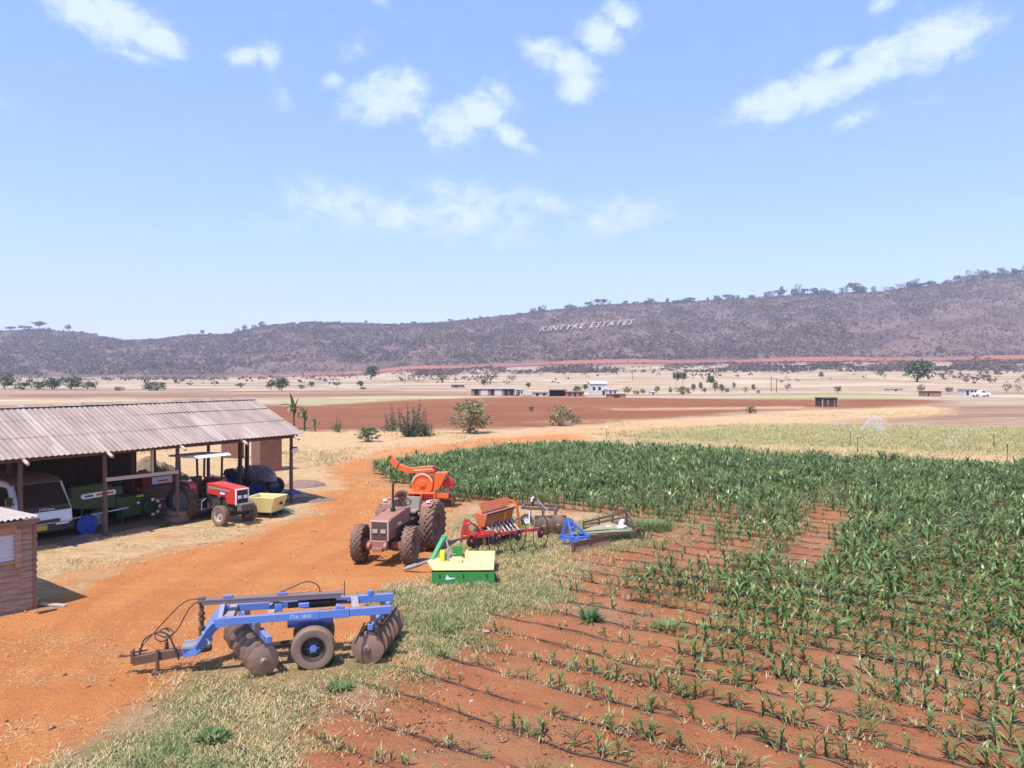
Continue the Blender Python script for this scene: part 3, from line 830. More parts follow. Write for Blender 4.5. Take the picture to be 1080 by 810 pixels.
mb = MB(); mb.beam((5.33, .03, 1.93), (8.05, .03, 1.95), .10, .12); mb.build('rail', PALEWOOD, shed)
mb = MB(); mb.beam((6.35, .03, 1.98), (6.35, .03, 2.83), .08, .08); mb.build('strut', PALEWOOD, shed)
# dark sheeting along the back of the left bays
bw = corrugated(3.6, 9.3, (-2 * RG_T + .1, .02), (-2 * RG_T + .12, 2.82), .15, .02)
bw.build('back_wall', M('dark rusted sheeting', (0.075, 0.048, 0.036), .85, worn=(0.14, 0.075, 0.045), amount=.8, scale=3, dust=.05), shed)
# shed floor of trodden dark earth
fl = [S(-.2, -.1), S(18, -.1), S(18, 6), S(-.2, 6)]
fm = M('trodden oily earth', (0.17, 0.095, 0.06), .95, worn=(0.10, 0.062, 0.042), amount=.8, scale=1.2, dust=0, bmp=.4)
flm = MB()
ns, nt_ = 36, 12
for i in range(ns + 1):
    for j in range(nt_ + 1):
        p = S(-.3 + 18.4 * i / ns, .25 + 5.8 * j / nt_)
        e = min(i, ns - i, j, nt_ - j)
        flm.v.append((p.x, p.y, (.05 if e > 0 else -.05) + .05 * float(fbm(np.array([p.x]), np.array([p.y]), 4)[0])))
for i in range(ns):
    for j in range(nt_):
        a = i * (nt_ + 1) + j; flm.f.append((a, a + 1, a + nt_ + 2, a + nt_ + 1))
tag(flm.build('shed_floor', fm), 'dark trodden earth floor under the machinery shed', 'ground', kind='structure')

fld = thing('floodlight', 'small white floodlight clamped near the top of the end shed post', 'floodlight', S(0, -.12, 2.30), SHED_RZ)
MB().box((-.02, .02, .02), (.30, .12, .20), rx=-.5).build('housing', DARK, fld, bev=.02)
MB().box((-.02, .088, -.012), (.30, .02, .19), rx=-.5).build('lens', LAMP, fld)
MB().tube([(-.02, -.02, .05), (-.02, -.06, .14), (-.02, -.12, .16)], .02).build('bracket', BLACKM, fld)

# ================================================================ plank hut in the left corner
hut_c = Vector((-11.26 - .55 * .12, 18.3 - .835 * .12, 0))
hut = thing('plank_hut', 'small hut of rough lapped slab boards with a tin roof and shutter', 'hut', hut_c, math.atan2(-.78, -.63))
rh = random.Random(12)
def slab_wall(p0, p1, n, top, nrm):
    """lapped bark-edged boards between two corners"""
    mb = MB(); p0, p1 = Vector(p0), Vector(p1); d = (p1 - p0); L = d.length; d.normalize(); nrm = Vector(nrm)
    z = -.05
    hgt = (top + .05) / n
    for k in range(n):
        h0 = z + k * hgt
        seg = 14
        vs = []
        ph = rh.uniform(0, 9); e0 = rh.uniform(-.03, .0); e1 = rh.uniform(0, .03)
        for i in range(seg + 1):
            x = e0 + (L + e1 - e0) * i / seg
            wob = .018 * math.sin(x * 3.1 + ph) + .01 * math.sin(x * 9 + ph * 2)
            b0 = p0 + d * x + Vector((0, 0, h0 - .02 + wob)); b1 = p0 + d * x + Vector((0, 0, h0 + hgt + .015))
            vs += [b0 + nrm * .055, b1 + nrm * .006, b1 - nrm * .012, b0 + nrm * .012]
        fs = []
        for i in range(seg):
            for j in range(4): fs.append((i * 4 + j, i * 4 + (j + 1) % 4, i * 4 + 4 + (j + 1) % 4, i * 4 + 4 + j))
        fs += [(3, 2, 1, 0), tuple(seg * 4 + j for j in range(4))]
        mb.add(vs, fs)
    return mb
m_slab, nt, b = new_mat('rough slab boards')
f1 = noise_fac(nt, 2.2, 6, .7, stretch=(.6, 1, 7)); f2 = noise_fac(nt, 1.1, 4, .6); f3 = noise_fac(nt, 30, 4, .6, stretch=(.2, .2, 2))
cc = mixn(nt, rng_node(nt, f1, .3, .7), (0.25, 0.155, 0.10), (0.44, 0.31, 0.215))
cc = mixn(nt, rng_node(nt, f2, .45, .7, 0, .7), cc, (0.36, 0.205, 0.12))
cc = mixn(nt, rng_node(nt, f3, .55, .8, 0, .5), cc, (0.12, 0.07, 0.05))
nt.links.new(cc, b.inputs['Base Color']); b.inputs['Roughness'].default_value = .9; bump(nt, b, f3, .5, .01)
slab_wall((0, 0, 0), (.36, 0, 0), 17, 2.08, (0, 1, 0)).build('wall', m_slab, hut)
slab_wall((.36, 0, 0), (3.6, 0, 0), 9, 1.18, (0, 1, 0)).build('wall', m_slab, hut)
slab_wall((.36, 0, 1.90), (3.6, 0, 1.90), 1, .18, (0, 1, 0)).build('wall', m_slab, hut)
slab_wall((3.6, -2.6, 0), (3.6, 0, 0), 14, 2.0, (1, 0, 0)).build('wall', m_slab, hut)
slab_wall((0, -2.6, 0), (0, 0, 0), 14, 2.0, (-1, 0, 0)).build('wall', m_slab, hut)
slab_wall((0, -2.6, 0), (3.6, -2.6, 0), 14, 2.0, (0, -1, 0)).build('wall', m_slab, hut)
MB().box((.03, .02, .98), (.07, .09, 2.06)).build('corner_post', WOOD, hut, bev=.01)
fr = MB(); fr.box((.38, .06, 1.50), (.13, .04, .92)); fr.box((1.7, .062, 1.97), (2.6, .04, .16)); fr.box((1.7, .062, 1.20), (2.55, .04, .08)); fr.build('window_frame', m_slab, hut)
corr = MB()
tmp = corrugated(0, .68, (0, 0), (2.5, 0), .095, .018)
for v in tmp.v: corr.v.append((.42 + v[1], .035 + v[2], 1.23 + v[0]))
corr.f = tmp.f
corr.build('shutter', M('white corrugated tin', (0.60, 0.60, 0.62), .45, .35, worn=(0.45, 0.40, 0.37), dust=.2), hut)
corrugated(-.04, 3.9, (.20, 2.20), (-2.8, 2.12), .125, .02, wob=.02).build('roof', M('pale tin roof', (0.50, 0.45, 0.41), .5, .3, worn=(0.36, 0.24, 0.17), amount=.7, scale=3, dust=.45), hut)
ft = MB(); ft.box((1.9, .17, 2.115), (3.9, .04, .1)); ft.build('fascia', WOOD, hut)
for i, (q, lb) in enumerate([((54, 640), 'short grey offcut plank lying beside the corner of the hut'), ((47, 646), 'dark broken plank leaning at the foot of the hut')]):
    p = G(*q)
    o = MB().box((0, 0, .03), (.62 if i == 0 else .4, .13, .035), rz=.2, ry=.06).build('plank', PALEWOOD if i == 0 else WOOD); o.location = p; o.rotation_euler = (0, 0, -.25 + i)
    tag(o, lb, 'plank', 'planks by the hut')

# ================================================================ white minibus under the shed
BUS_RZ = math.atan2(-.55, .835)
bus = thing('minibus', 'dusty white minibus with dark windscreen parked under the left end of the shed', 'minibus', (-15.36, 25.30, .03), BUS_RZ)
prof = [(0, .32), (.03, .62), (.0, .98), (-.10, 1.12), (-.62, 1.86), (-.85, 1.97), (-1.6, 2.02), (-4.4, 1.98), (-4.5, 1.1), (-4.5, .32)]
MB().prism([(x, -.84, z) for x, z in prof], (0, 1.68, 0)).build('body', M('dusty white bodywork', (0.72, 0.73, 0.78), .35, worn=(0.5, 0.47, 0.45), amount=.25, dust=.3), bus, bev=.05)
MB().prism([(-.63, -.80, 1.865), (-.86, -.80, 1.985), (-1.6, -.80, 2.032), (-4.3, -.80, 1.995), (-4.3, -.80, 2.02), (-1.6, -.80, 2.06), (-.85, -.80, 2.01), (-.60, -.80, 1.885)], (0, 1.60, 0)).build('roof_panel', M('brown dusty roof', (0.20, 0.13, 0.10), .7, dust=.3), bus)
ws = MB(); ws.prism([(-.085, -.76, 1.145), (-.60, -.70, 1.85), (-.60, .70, 1.85), (-.085, .76, 1.145)], (.02, 0, .014)); ws.build('windscreen', GLASS, bus)
MB().prism([(.006, -.79, .985), (-.088, -.76, 1.13), (-.088, .76, 1.13), (.006, .79, .985)], (.016, 0, .010)).build('cowl_panel', BLACKM, bus)
for s in (-1, 1):
    MB().prism([(-.5, s * .85, 1.2), (-.78, s * .85, 1.80), (-1.55, s * .85, 1.82), (-1.55, s * .85, 1.15)], (0, s * .012, 0)).build('side_window', GLASS, bus)
    MB().prism([(-1.7, s * .85, 1.15), (-1.7, s * .85, 1.82), (-4.2, s * .85, 1.8), (-4.2, s * .85, 1.15)], (0, s * .012, 0)).build('side_window', GLASS, bus)
    mi = MB(); mi.box((-.25, s * 1.0, 1.42), (.08, .16, .26)); mi.tube([(-.32, s * .84, 1.3), (-.25, s * .97, 1.36)], .02); mi.build('mirror', BLACKM, bus)
    hl = MB(); hl.prism([(.035, s * .42, .62), (.035, s * .80, .66), (.012, s * .80, .80), (.02, s * .50, .76)], (.02, 0, 0)); hl.build('headlight', LAMP, bus)
    wheel(bus, (-.75, s * .74, .31), .31, .2, RUBBER, GREYM)
    wheel(bus, (-3.4, s * .74, .31), .31, .2, RUBBER, GREYM)
bp = MB(); bp.box((.035, 0, .44), (.14, 1.70, .26)); bp.build('bumper', DARK, bus, bev=.03)
MB().box((.055, 0, .665), (.03, .80, .10)).build('grille', BLACKM, bus)
MB().box((.113, .45, .55), (.02, .42, .045)).build('bumper_trim', WHITE, bus)
MB().box((.114, -.2, .48), (.02, .34, .16)).build('number_plate', M('amber plate', (0.6, 0.35, 0.03), .4, dust=.2), bus)
text_on('lettering', 'HiWaves', .13, (.012, -.22, 1.02), (0, 1, 0), (-.55, 0, .85), WHITE, bus, .004)
yb = MB().box((-.72, -.866, 1.32), (.26, .012, .24)).build('sticker', M('yellow sticker', (0.6, 0.42, 0.03), .5, dust=.05), bus)

# ================================================================ blue barrel, baler and planter inside the shed
brl = thing('plastic_barrel', 'bright blue plastic barrel on its side beside the minibus', 'barrel', S(8.35, .62, .36), RAD(-62))
MB().lathe([(.002, .02), (.2, .02), (.23, .05), (.27, .05), (.29, .0), (.30, -.25), (.285, -.27), (.30, -.29), (.30, -.58), (.285, -.60), (.29, -.62), (.27, -.86), (.002, -.86)], (0, 0, 0), (1, 0, 0), 28).build('body', PLASTICBLUE, brl)
rg_ = MB(); rg_.lathe([(.265, .045), (.30, .045), (.315, .02), (.30, -.02), (.265, .0)], (0, 0, 0), (1, 0, 0), 28, close=True)
for a in range(6):
    an = a * math.pi / 3
    rg_.beam((.04, .05 * math.cos(an), .05 * math.sin(an)), (.04, .25 * math.cos(an), .25 * math.sin(an)), .035, .02, up=(1, 0, 0))
rg_.build('lid', PLASTICBLUE, brl)
MB().tube([(.06, -.16, .22), (.10, -.06, .33), (.10, .06, .33), (.06, .16, .22)], .02).build('handle', PLASTICBLUE, brl)

bal = thing('hay_baler', 'dark green hay baler with red and white warning disc under the shed', 'baler', S(5.50, 1.45, .04), SHED_RZ)
# x runs along the shed to the left, y towards the yard
b1 = MB(); b1.box((.78, -.25, .64), (1.3, .85, .78)); b1.build('bale_chamber', GREEN, bal, bev=.04)
b2 = MB(); b2.prism([(1.42, -.5, .62), (1.42, -.5, 1.28), (1.75, -.5, 1.62), (3.05, -.5, 1.58), (3.15, -.5, 1.1), (2.9, -.5, .80)], (0, .62, 0)); b2.build('plunger_housing', GREEN, bal, bev=.03)
b3 = MB(); b3.prism([(1.2, .13, 1.14), (1.2, .13, 1.42), (3.1, .13, 1.38), (3.1, .13, 1.10)], (0, .03, 0)); b3.build('side_panel', GREEN, bal)
st_ = MB(); st_.prism([(1.50, .163, 1.16), (1.44, .163, 1.21), (1.46, .163, 1.31), (1.54, .163, 1.34), (2.62, .163, 1.30), (2.70, .163, 1.25), (2.68, .163, 1.16), (2.60, .163, 1.12)], (0, .006, 0))
stp = st_.build('name_stripe', WHITE, bal)
MB().box((1.85, .172, 1.235), (.62, .008, .07), ry=.035).build('red_bar', RED, stp)
MB().box((2.42, .172, 1.215), (.30, .008, .07), ry=.035).build('blue_bar', PLASTICBLUE, stp)
fw_ = MB().lathe([(.002, .05), (.30, .05), (.34, .0), (.34, -.16), (.002, -.16)], (.14, .28, .52), (0, 1, 0), 28).build('flywheel_cover', GREEN, bal)
hz_ = MB()
for k in range(9):
    a0, a1 = -1.75 + k * .39, -1.75 + (k + 1) * .39
    hz_.prism([(.14 - .235 * math.cos(a0), .335, .52 - .235 * math.sin(a0)), (.14 - .335 * math.cos(a0), .335, .52 - .335 * math.sin(a0)), (.14 - .335 * math.cos(a1), .335, .52 - .335 * math.sin(a1)), (.14 - .235 * math.cos(a1), .335, .52 - .235 * math.sin(a1))], (0, .006, 0))
hzo = hz_.build('warning_stripes', WHITE, bal)
hzo.data.materials.append(RED)
for i, p in enumerate(hzo.data.polygons): p.material_index = (i // 6) % 2
MB().box((.55, .19, .98), (.26, .02, .06)).build('decal', LEMON, bal)
MB().cyl((.62, .17, .73), (.62, .21, .73), .045, 12).build('cap', LAMP, bal)
tr_ = MB(); tr_.tube([(1.1, .36, .64), (3.2, .42, .55)], .028); tr_.build('side_tube', SILVER, bal)
lg = MB(); lg.beam((1.3, .3, .62), (1.3, .3, .1), .06); lg.beam((2.7, .2, .8), (2.7, .2, .1), .07); lg.beam((1.3, -.3, .15), (3.1, -.3, .15), .1); lg.build('chassis', DARK, bal)
wheel(bal, (2.0, -.05, .34), .34, .22, RUBBER, GREYM)
wheel(bal, (.5, -.75, .30), .30, .2, RUBBER, GREYM)

plt = thing('seed_planter', 'dark red planter with a white side panel, behind the green baler', 'planter', S(4.2, 2.5, .04), SHED_RZ)
MB().box((.35, -.1, 1.28), (1.5, .55, .40)).build('hopper', M('dark red paint', (0.22, 0.018, 0.018), .5, dust=.2), plt, bev=.03)
pn = MB().box((.30, .19, 1.31), (.85, .02, .27)).build('panel', WHITE, plt)
MB().box((.28, .203, 1.29), (.42, .008, .05)).build('red_lettering', RED, pn)
sf = MB(); sf.beam((-.4, 0, .45), (1.2, 0, .45), .12); sf.beam((-.3, 0, .1), (-.3, 0, 1.1), .08); sf.beam((1.05, 0, .1), (1.05, 0, 1.1), .08); sf.build('frame', RED, plt)
wheel(plt, (-.35, .1, .42), .42, .18, RUBBER, GREYM)
wheel(plt, (1.05, .1, .42), .42, .18, RUBBER, GREYM)

def lumpy(name, loc, sx, sy, h, mat, label, cat, seed=0, rz=0.0, n=30, ridge=3.0, group=None, outline=.25, skew=1.0):
    """a heap or a crumpled sheet with folds and an uneven edge"""
    u = np.linspace(-1, 1, n); X, Y = np.meshgrid(u, u, indexing='ij')
    r = np.sqrt(X ** 2 + Y ** 2) / (1 + outline * (fbm(np.arctan2(Y, X) * 1.3 + 9, 0 * X + seed, seed, 3) - .5) * 2)
    prof = np.clip(1 - np.maximum(np.abs(X), np.abs(Y)) ** skew, 0, 1)
    sq = np.maximum(np.abs(X), np.abs(Y)) / np.maximum(np.sqrt(X ** 2 + Y ** 2), 1e-6)
    dx, dy = X * sq, Y * sq                                     # square grid pushed to a disc
    ed = 1 + outline * (fbm(np.arctan2(dy, dx) * 1.5 + 7, 0 * X + 1.7, seed, 3) - .5) * 2
    fold = np.abs(fbm(dx * ridge + seed, dy * ridge, seed + 2, 4) - .5) * 2
    Z = h * (prof * .55 + prof ** .3 * (1 - fold) * .6 * (prof > 0)) - .02
    V = np.stack([dx * ed * sx, dy * ed * sy, Z], 2).reshape(-1, 3)
    idx = (np.arange(n - 1)[:, None] * n + np.arange(n - 1)[None, :]).ravel()
    o = np_mesh(name, V, np.stack([idx, idx + n, idx + n + 1, idx + 1], 1), mat, smooth=True)
    o.location = loc; o.rotation_euler = (0, 0, rz)
    return tag(o, label, cat, group)
lumpy('canvas_sheet', G(87, 571), .75, .36, .26, M('dark canvas', (0.10, 0.065, 0.065), .85, worn=(0.23, 0.16, 0.14), amount=.9, scale=2.2, dust=.2), 'crumpled brown sheet heaped by the post in front of the blue barrel', 'canvas', 3, .9, ridge=2.5)
lumpy('canvas_sheet', G(319, 513), .95, .85, .30, CANVAS, 'brown canvas spread on the ground just outside the shed end', 'canvas', 5, .3, ridge=2.2, skew=2)
lumpy('tarpaulin', G(307, 521), .42, .30, .26, BLUETARP, 'scrap of blue tarpaulin at the foot of the end post', 'tarpaulin', 8, .5)
lumpy('netting_heap', G(294, 541), .55, .34, .26, NET, 'tangled heap of dark green netting beside the yellow hopper', 'netting', 6, .4, ridge=4.5)
lumpy('roof_shadow_heap', G(324, 528), 1.3, .55, .16, M('painted roof shadow', (0.15, 0.11, 0.09), .95, worn=(0.24, 0.16, 0.11), dust=0), 'low grey heap imitating the shed roof corner shadow outside the shed end', 'heap', 9, .2)  # cast shadow of the shed roof corner, put in as a low dark heap
hay = M('old hay', (0.21, 0.15, 0.09), .95, worn=(0.20, 0.13, 0.07), amount=.8, scale=7, dust=0, bmp=.8)
lumpy('hay_heap', S(2.5, 6.5), 2.5, .9, 1.75, hay, 'tall heap of old hay behind the red canopy tractor', 'hay', 2, SHED_RZ, ridge=5)
lumpy('hay_heap', S(12.5, 6.6), 2.4, 1.1, 2.2, hay, 'heap of pale hay behind the minibus', 'hay', 4, SHED_RZ, ridge=5)
sk = lumpy('grain_sack', S(8.6, 4.6, 1.2), .35, .3, .55, PALEWOOD, 'pale sack standing on crates at the back behind the minibus', 'sack', 11, .4, skew=3)
cr_ = MB().box((0, 0, .6), (1.5, .8, 1.2)).build('crate_stack', WOOD, None, bev=.02); cr_.location = S(8.5, 4.7, .04); cr_.rotation_euler = (0, 0, SHED_RZ)
tag(cr_, 'dark wooden crates against the back wall of the shed', 'crate')

for i, (s_, t_, z_, m_, lb) in enumerate([(6.6, 4.4, .9, BLACKM, 'black oil drum at the back of the shed, right of the crates'), (7.3, 4.7, .9, RUST, 'rusty oil drum against the back wall of the shed'), (5.9, 4.9, .9, PLASTICBLUE, 'dark blue drum in the gloom behind the red planter')]):
    o = MB().lathe([(.002, 0), (.28, 0), (.29, .02), (.285, .28), (.295, .30), (.285, .32), (.285, .58), (.295, .60), (.285, .62), (.29, .88), (.27, .9), (.26, .88), (.002, .88)], (0, 0, 0), (0, 0, 1), 22).build('oil_drum', m_)
    o.location = S(s_, t_, .05); tag(o, lb, 'drum', 'drums in the shed')
bench = thing('work_bench', 'rough dark workbench under the back wall of the shed', 'bench', S(10.2, 4.6, .05), SHED_RZ)
MB().box((0, 0, .85), (1.8, .7, .07)).build('top', WOOD, bench)
for x in (-.8, .8):
    for y in (-.28, .28): MB().box((x, y, .41), (.09, .09, .82)).build('leg', WOOD, bench)

def loose_tyre(loc, R, w, label, rz=0, tilt=0.0):
    t = thing('old_tyre', label, 'tyre', loc, rz, 'worn tyres piled at the middle shed post'); t.rotation_euler = (tilt, 0, rz)
    mb = MB(); r = R * .58
    mb.lathe([(r, -w * .40), (R * .80, -w * .5), (R * .95, -w * .46), (R, -w * .3), (R, w * .3), (R * .95, w * .46), (R * .80, w * .5), (r, w * .40), (r * 1.08, w * .3), (r * 1.08, -w * .3)], (0, 0, w / 2), (0, 0, 1), 30, close=True)
    mb.build('casing', TAN, t)
    return t
tp = G(186, 551)
loose_tyre(tp + Vector((0, 0, .02)), .47, .24, 'tan old tyre lying flat at the bottom of the pile')
loose_tyre(tp + Vector((.05, .08, .26)), .46, .22, 'tan old tyre lying on top of another by the middle post', .3, .05)
# ================================================================ tractors
def tractor(name, label, loc, rz, paint, tyre_mat, rim_mat, R=.74, RW=.42, fr=.38, frw=.2, lug_f=0, wb=2.05, track_r=.78, track_f=.66,
            canopy=False, stack=True, front_block=True, grille_mat=None, cowl=None, lug_r=22, steer_f=.10, group='tractors on the farm'):
    t = thing(name, label, 'tractor', loc, rz, group)
    hx0, hx1 = .78, wb + .42
    MB().prism([(hx0, -.29, 1.02), (hx0, -.29, 1.43), (hx0 + .25, -.29, 1.47), (hx1 - .12, -.27, 1.37), (hx1, -.27, 1.30), (hx1, -.27, .74), (hx1 - .55, -.28, .74), (hx1 - .62, -.28, .98)], (0, .56, 0)).build('hood', paint, t, bev=.035)
    for s in (-1, 1):
        MB().prism([(hx0 + .12, s * .292, 1.24), (hx0 + .12, s * .292, 1.33), (hx1 - .3, s * .284, 1.27), (hx1 - .3, s * .284, 1.20)], (0, s * .006, 0)).build('hood_stripe', cowl or GREYM, t)
        MB().box((hx0 + .95, s * .296, 1.12), (.26, .012, .07)).build('decal', WHITE, t)
    g = MB(); g.box((hx1 + .01, 0, 1.015), (.03, .46, .50))
    for k in range(9): g.box((hx1 + .028, 0, .80 + k * .05), (.015, .44, .012))
    gr = g.build('grille', BLACKM if front_block else M('dusty grille', (0.10, 0.06, 0.05), .7, dust=.2), t)
    f = MB(); f.box((hx1 + .012, -.262, 1.02), (.06, .05, .56)); f.box((hx1 + .012, .262, 1.02), (.06, .05, .56)); f.box((hx1 + .012, 0, 1.305), (.06, .572, .05)); f.build('grille_frame', grille_mat or SILVER, t, bev=.01)
    for s in (-1, 1):
        MB().box((hx1 + .045, s * .125, 1.03), (.03, .15, .11)).build('headlight', LAMP if front_block else M('dusty lamp', (0.40, 0.32, 0.28), .3, dust=.2), t)
    e = MB(); e.box((1.5, 0, .72), (1.5, .42, .5)); e.box((.35, 0, .72), (1.1, .5, .55)); e.cyl((1.2, .25, .9), (1.2, .31, .9), .11, 14)
    e.cyl((1.55, -.22, .95), (1.55, -.36, .95), .08, 12); e.tube([(.9, .3, .62), (1.7, .3, .62)], .05); e.build('engine', DARK, t, bev=.02)
    a = MB(); a.cyl((0, -track_r, R), (0, track_r, R), .13, 14); a.box((0, 0, R), (.5, .5, .5)); a.build('rear_axle', DARK, t)
    a = MB(); a.beam((wb, -track_f + .05, fr), (wb, track_f - .05, fr), .13, .15); a.box((wb, 0, fr + .17), (.3, .3, .3))
    for s in (-1, 1): a.cyl((wb, s * (track_f - .2), fr), (wb, s * (track_f - .08), fr), .13, 14)
    a.tube([(wb - .2, -track_f + .1, fr + .05), (wb - .2, track_f - .1, fr + .05)], .025); a.build('front_axle', DARK if lug_f == 0 else DULLRED, t)
    for s in (-1, 1):
        wheel(t, (0, s * track_r, R), R, RW, tyre_mat, rim_mat, lug_r, dish=s)
        wheel(t, (wb, s * track_f, fr), fr, frw, tyre_mat if lug_f else TAN, rim_mat if lug_f else M('dusty cream rim', (0.42, 0.34, 0.27), .6, dust=.4), lug_f, dish=s, steer=steer_f)
        # fender: flat top, front drop
        y0, y1 = s * .50, s * (track_r + .12)
        fd = MB(); ya, yb_ = min(y0, y1), max(y0, y1)
        top = [(.50, .55), (.58, 1.0), (.46, 1.43), (.30, 1.50), (-.42, 1.50), (-.62, 1.36), (-.66, 1.1)]
        for i in range(len(top) - 1):
            (x0, z0), (x1, z1) = top[i], top[i + 1]
            w_ = .30 if i < 2 else abs(y1 - y0)
            yy1 = y0 + s * w_
            dx, dz = x1 - x0, z1 - z0; l = math.hypot(dx, dz); nx, nz = -dz / l * .02, dx / l * .02
            fd.prism([(x0, y0, z0), (x1, y0, z1), (x1, yy1, z1), (x0, yy1, z0)], (nx, 0, nz))
        fd.prism([(.50, y0, .55), (.58, y0, 1.0), (.46, y0, 1.43), (.30, y0, 1.5), (-.42, y0, 1.5), (-.62, y0, 1.36), (-.5, y0, .8)], (0, s * .02, 0))
        fn = fd.build('fender', paint, t)
        MB().box((.36, s * .72, 1.55), (.06, .12, .06)).build('marker_lamp', LAMP, fn)
        MB().box((.62, s * .40, .46), (.3, .22, .03)).build('step', GREYM, t)
        sp = MB(); sp.tube([(.50, s * .48, .46), (.50, s * .48, .75), (.6, s * .3, .85)], .02); sp.tube([(.74, s * .48, .46), (.74, s * .48, .75), (.74, s * .3, .85)], .02); sp.build('step_bracket', GREYM, t)
    se = MB(); se.box((-.05, 0, 1.16), (.46, .48, .10)); se.box((-.27, 0, 1.38), (.10, .46, .42), ry=-.15); se.build('seat', DARK if canopy else M('worn grey seat', (0.25, 0.21, 0.17), .8, dust=.4), t, bev=.03)
    MB().box((-.05, 0, 1.0), (.35, .35, .24)).build('seat_base', DARK, t)
    d = MB(); d.box((.74, 0, 1.22), (.12, .52, .42)); d.build('dashboard', DARK, t, bev=.02)
    sw = MB()
    sw.tube([(.70, 0, 1.35), (.50, 0, 1.56)], .025)
    ring = []
    ax = Vector((-.69, 0, .72)).normalized(); u = Vector((0, 1, 0)); v_ = ax.cross(u)
    for k in range(21): ring.append(Vector((.50, 0, 1.56)) + (u * math.cos(k * math.pi / 10) + v_ * math.sin(k * math.pi / 10)) * .20)
    sw.tube(ring, .016, 6, caps=False)
    for k in (0, 2.1, 4.2): sw.tube([(.50, 0, 1.56), Vector((.50, 0, 1.56)) + (u * math.cos(k) + v_ * math.sin(k)) * .20], .012, 6)
    sw.build('steering_wheel', BLACKM, t)
    if stack:
        x = MB(); x.cyl((1.55, .02, 1.38), (1.55, .02, 1.55), .075, 14); x.tube([(1.55, .02, 1.5), (1.55, .02, 2.22), (1.54, .06, 2.31), (1.50, .14, 2.36)], .036, 10); x.build('exhaust', BLACKM, t)
        MB().cyl((1.25, -.12, 1.42), (1.25, -.12, 1.60), .06, 12).build('air_cleaner', GREYM, t)
    if front_block:
        w = MB()
        for k in range(8): w.box((hx1 + .20, -.245 + k * .07, .68), (.26, .062, .26))
        w.box((hx1 + .02, 0, .70), (.24, .3, .2)); w.build('front_weights', M('dark grey casting', (0.10, 0.095, 0.095), .6, dust=.3), t, bev=.015)
    else:
        w = MB(); w.box((hx1 + .1, 0, .66), (.12, .52, .22)); w.box((hx1 + .05, 0, .52), (.3, .3, .12)); w.cyl((hx1 + .16, -.3, .62), (hx1 + .16, -.20, .62), .11, 12); w.cyl((hx1 + .16, .20, .62), (hx1 + .16, .3, .62), .11, 12); w.build('front_bumper', DULLRED, t, bev=.015)
    li = MB()
    for s in (-1, 1): li.beam((-.3, s * .25, .6), (-1.0, s * .35, .45), .06); li.tube([(-.2, s * .25, 1.1), (-.75, s * .3, .52)], .025)
    li.beam((-.25, 0, 1.0), (-.8, 0, .85), .06); li.build('linkage', DARK, t)
    if canopy:
        cp = MB()
        cp.prism([(-1.0, -.75, 2.36), (-.92, -.78, 2.44), (.75, -.78, 2.50), (.95, -.75, 2.40)], (0, 1.5, 0)); cp.build('canopy', M('white canopy', (0.74, 0.75, 0.76), .4, worn=(0.5, 0.46, 0.42), amount=.4, dust=.25), t, bev=.05)
        for s in (-1, 1):
            for x_ in (-.55, .56):
                MB().beam((x_, s * .52, 1.45), (x_, s * .55, 2.40), .06).build('canopy_post', BLACKM, t)
    return t
# the dusty old tractor in the middle of the yard
bt_c = Vector((-2.55, 24.3, 0)) + Vector((-.974, .225, 0)) * .72 + Vector((0, .12, 0))
bt = tractor('tractor', 'dusty faded red tractor with lugged front wheels parked in the yard', bt_c, math.atan2(-.974, -.225), DULLRED, MUDDY, M('rusty rim', (0.20, 0.115, 0.08), .8, worn=(0.28, 0.15, 0.09), dust=.4),
             R=.76, RW=.44, fr=.56, frw=.32, lug_f=20, wb=2.1, track_r=.74, track_f=.78, front_block=False, grille_mat=M('dusty pale trim', (0.42, 0.31, 0.27), .6), cowl=DULLRED, lug_r=22)
tb = MB(); tb.box((.35, -.34, 1.05), (.26, .16, .10)); tb.build('toolbox', M('ochre toolbox', (0.5, 0.3, 0.06), .5, dust=.2), bt)
MB().box((-.30, .05, 1.40), (.06, .4, .34), ry=-.3).build('backrest_pad', M('worn grey seat', (0.25, 0.21, 0.17)), bt, bev=.03)
# the red tractor with canopy half under the shed
rt_f = Vector((-10.30, 28.50, 0))
hd = Vector((.835, -.55, 0))
rt = tractor('tractor', 'shiny red tractor with a white canopy parked half under the shed', rt_f - hd * 2.05, BUS_RZ, RED, RUBBER, GREYM, R=.74, RW=.40, fr=.375, frw=.22, wb=2.05, track_r=.74, track_f=.62, canopy=True, stack=False, cowl=GREYM, grille_mat=WHITE)
# the covered blue tractor beyond the end post
ct_f = G(286, 523.5)
ct = tractor('tractor', 'blue-wheeled tractor under a cover, parked at the far shed end', ct_f - hd * 1.56 + Vector((-.30, .05, 0)), BUS_RZ, BLUETARP, RUBBER, PLASTICBLUE, R=.78, RW=.36, fr=.53, frw=.28, wb=2.1, track_f=.62, steer_f=.7, stack=False, cowl=DARK, grille_mat=DARK)
for ch in list(ct.children):
    if ch.name.startswith('tyre'):
        for q in ch.children: q.data.materials[0] = PLASTICBLUE
        if ch.data.materials[0] == TAN: ch.data.materials[0] = RUBBER
ct.scale = (.78, .78, .78)
cov = lumpy('tractor_cover', Vector(ct.location) + hd * 1.18 + Vector((0, 0, .72)), 1.02, .50, .60, PURPLE, 'faded mauve canvas thrown over the hood of the blue-wheeled tractor', 'cover', 13, BUS_RZ, ridge=2.2, skew=4, outline=.12)

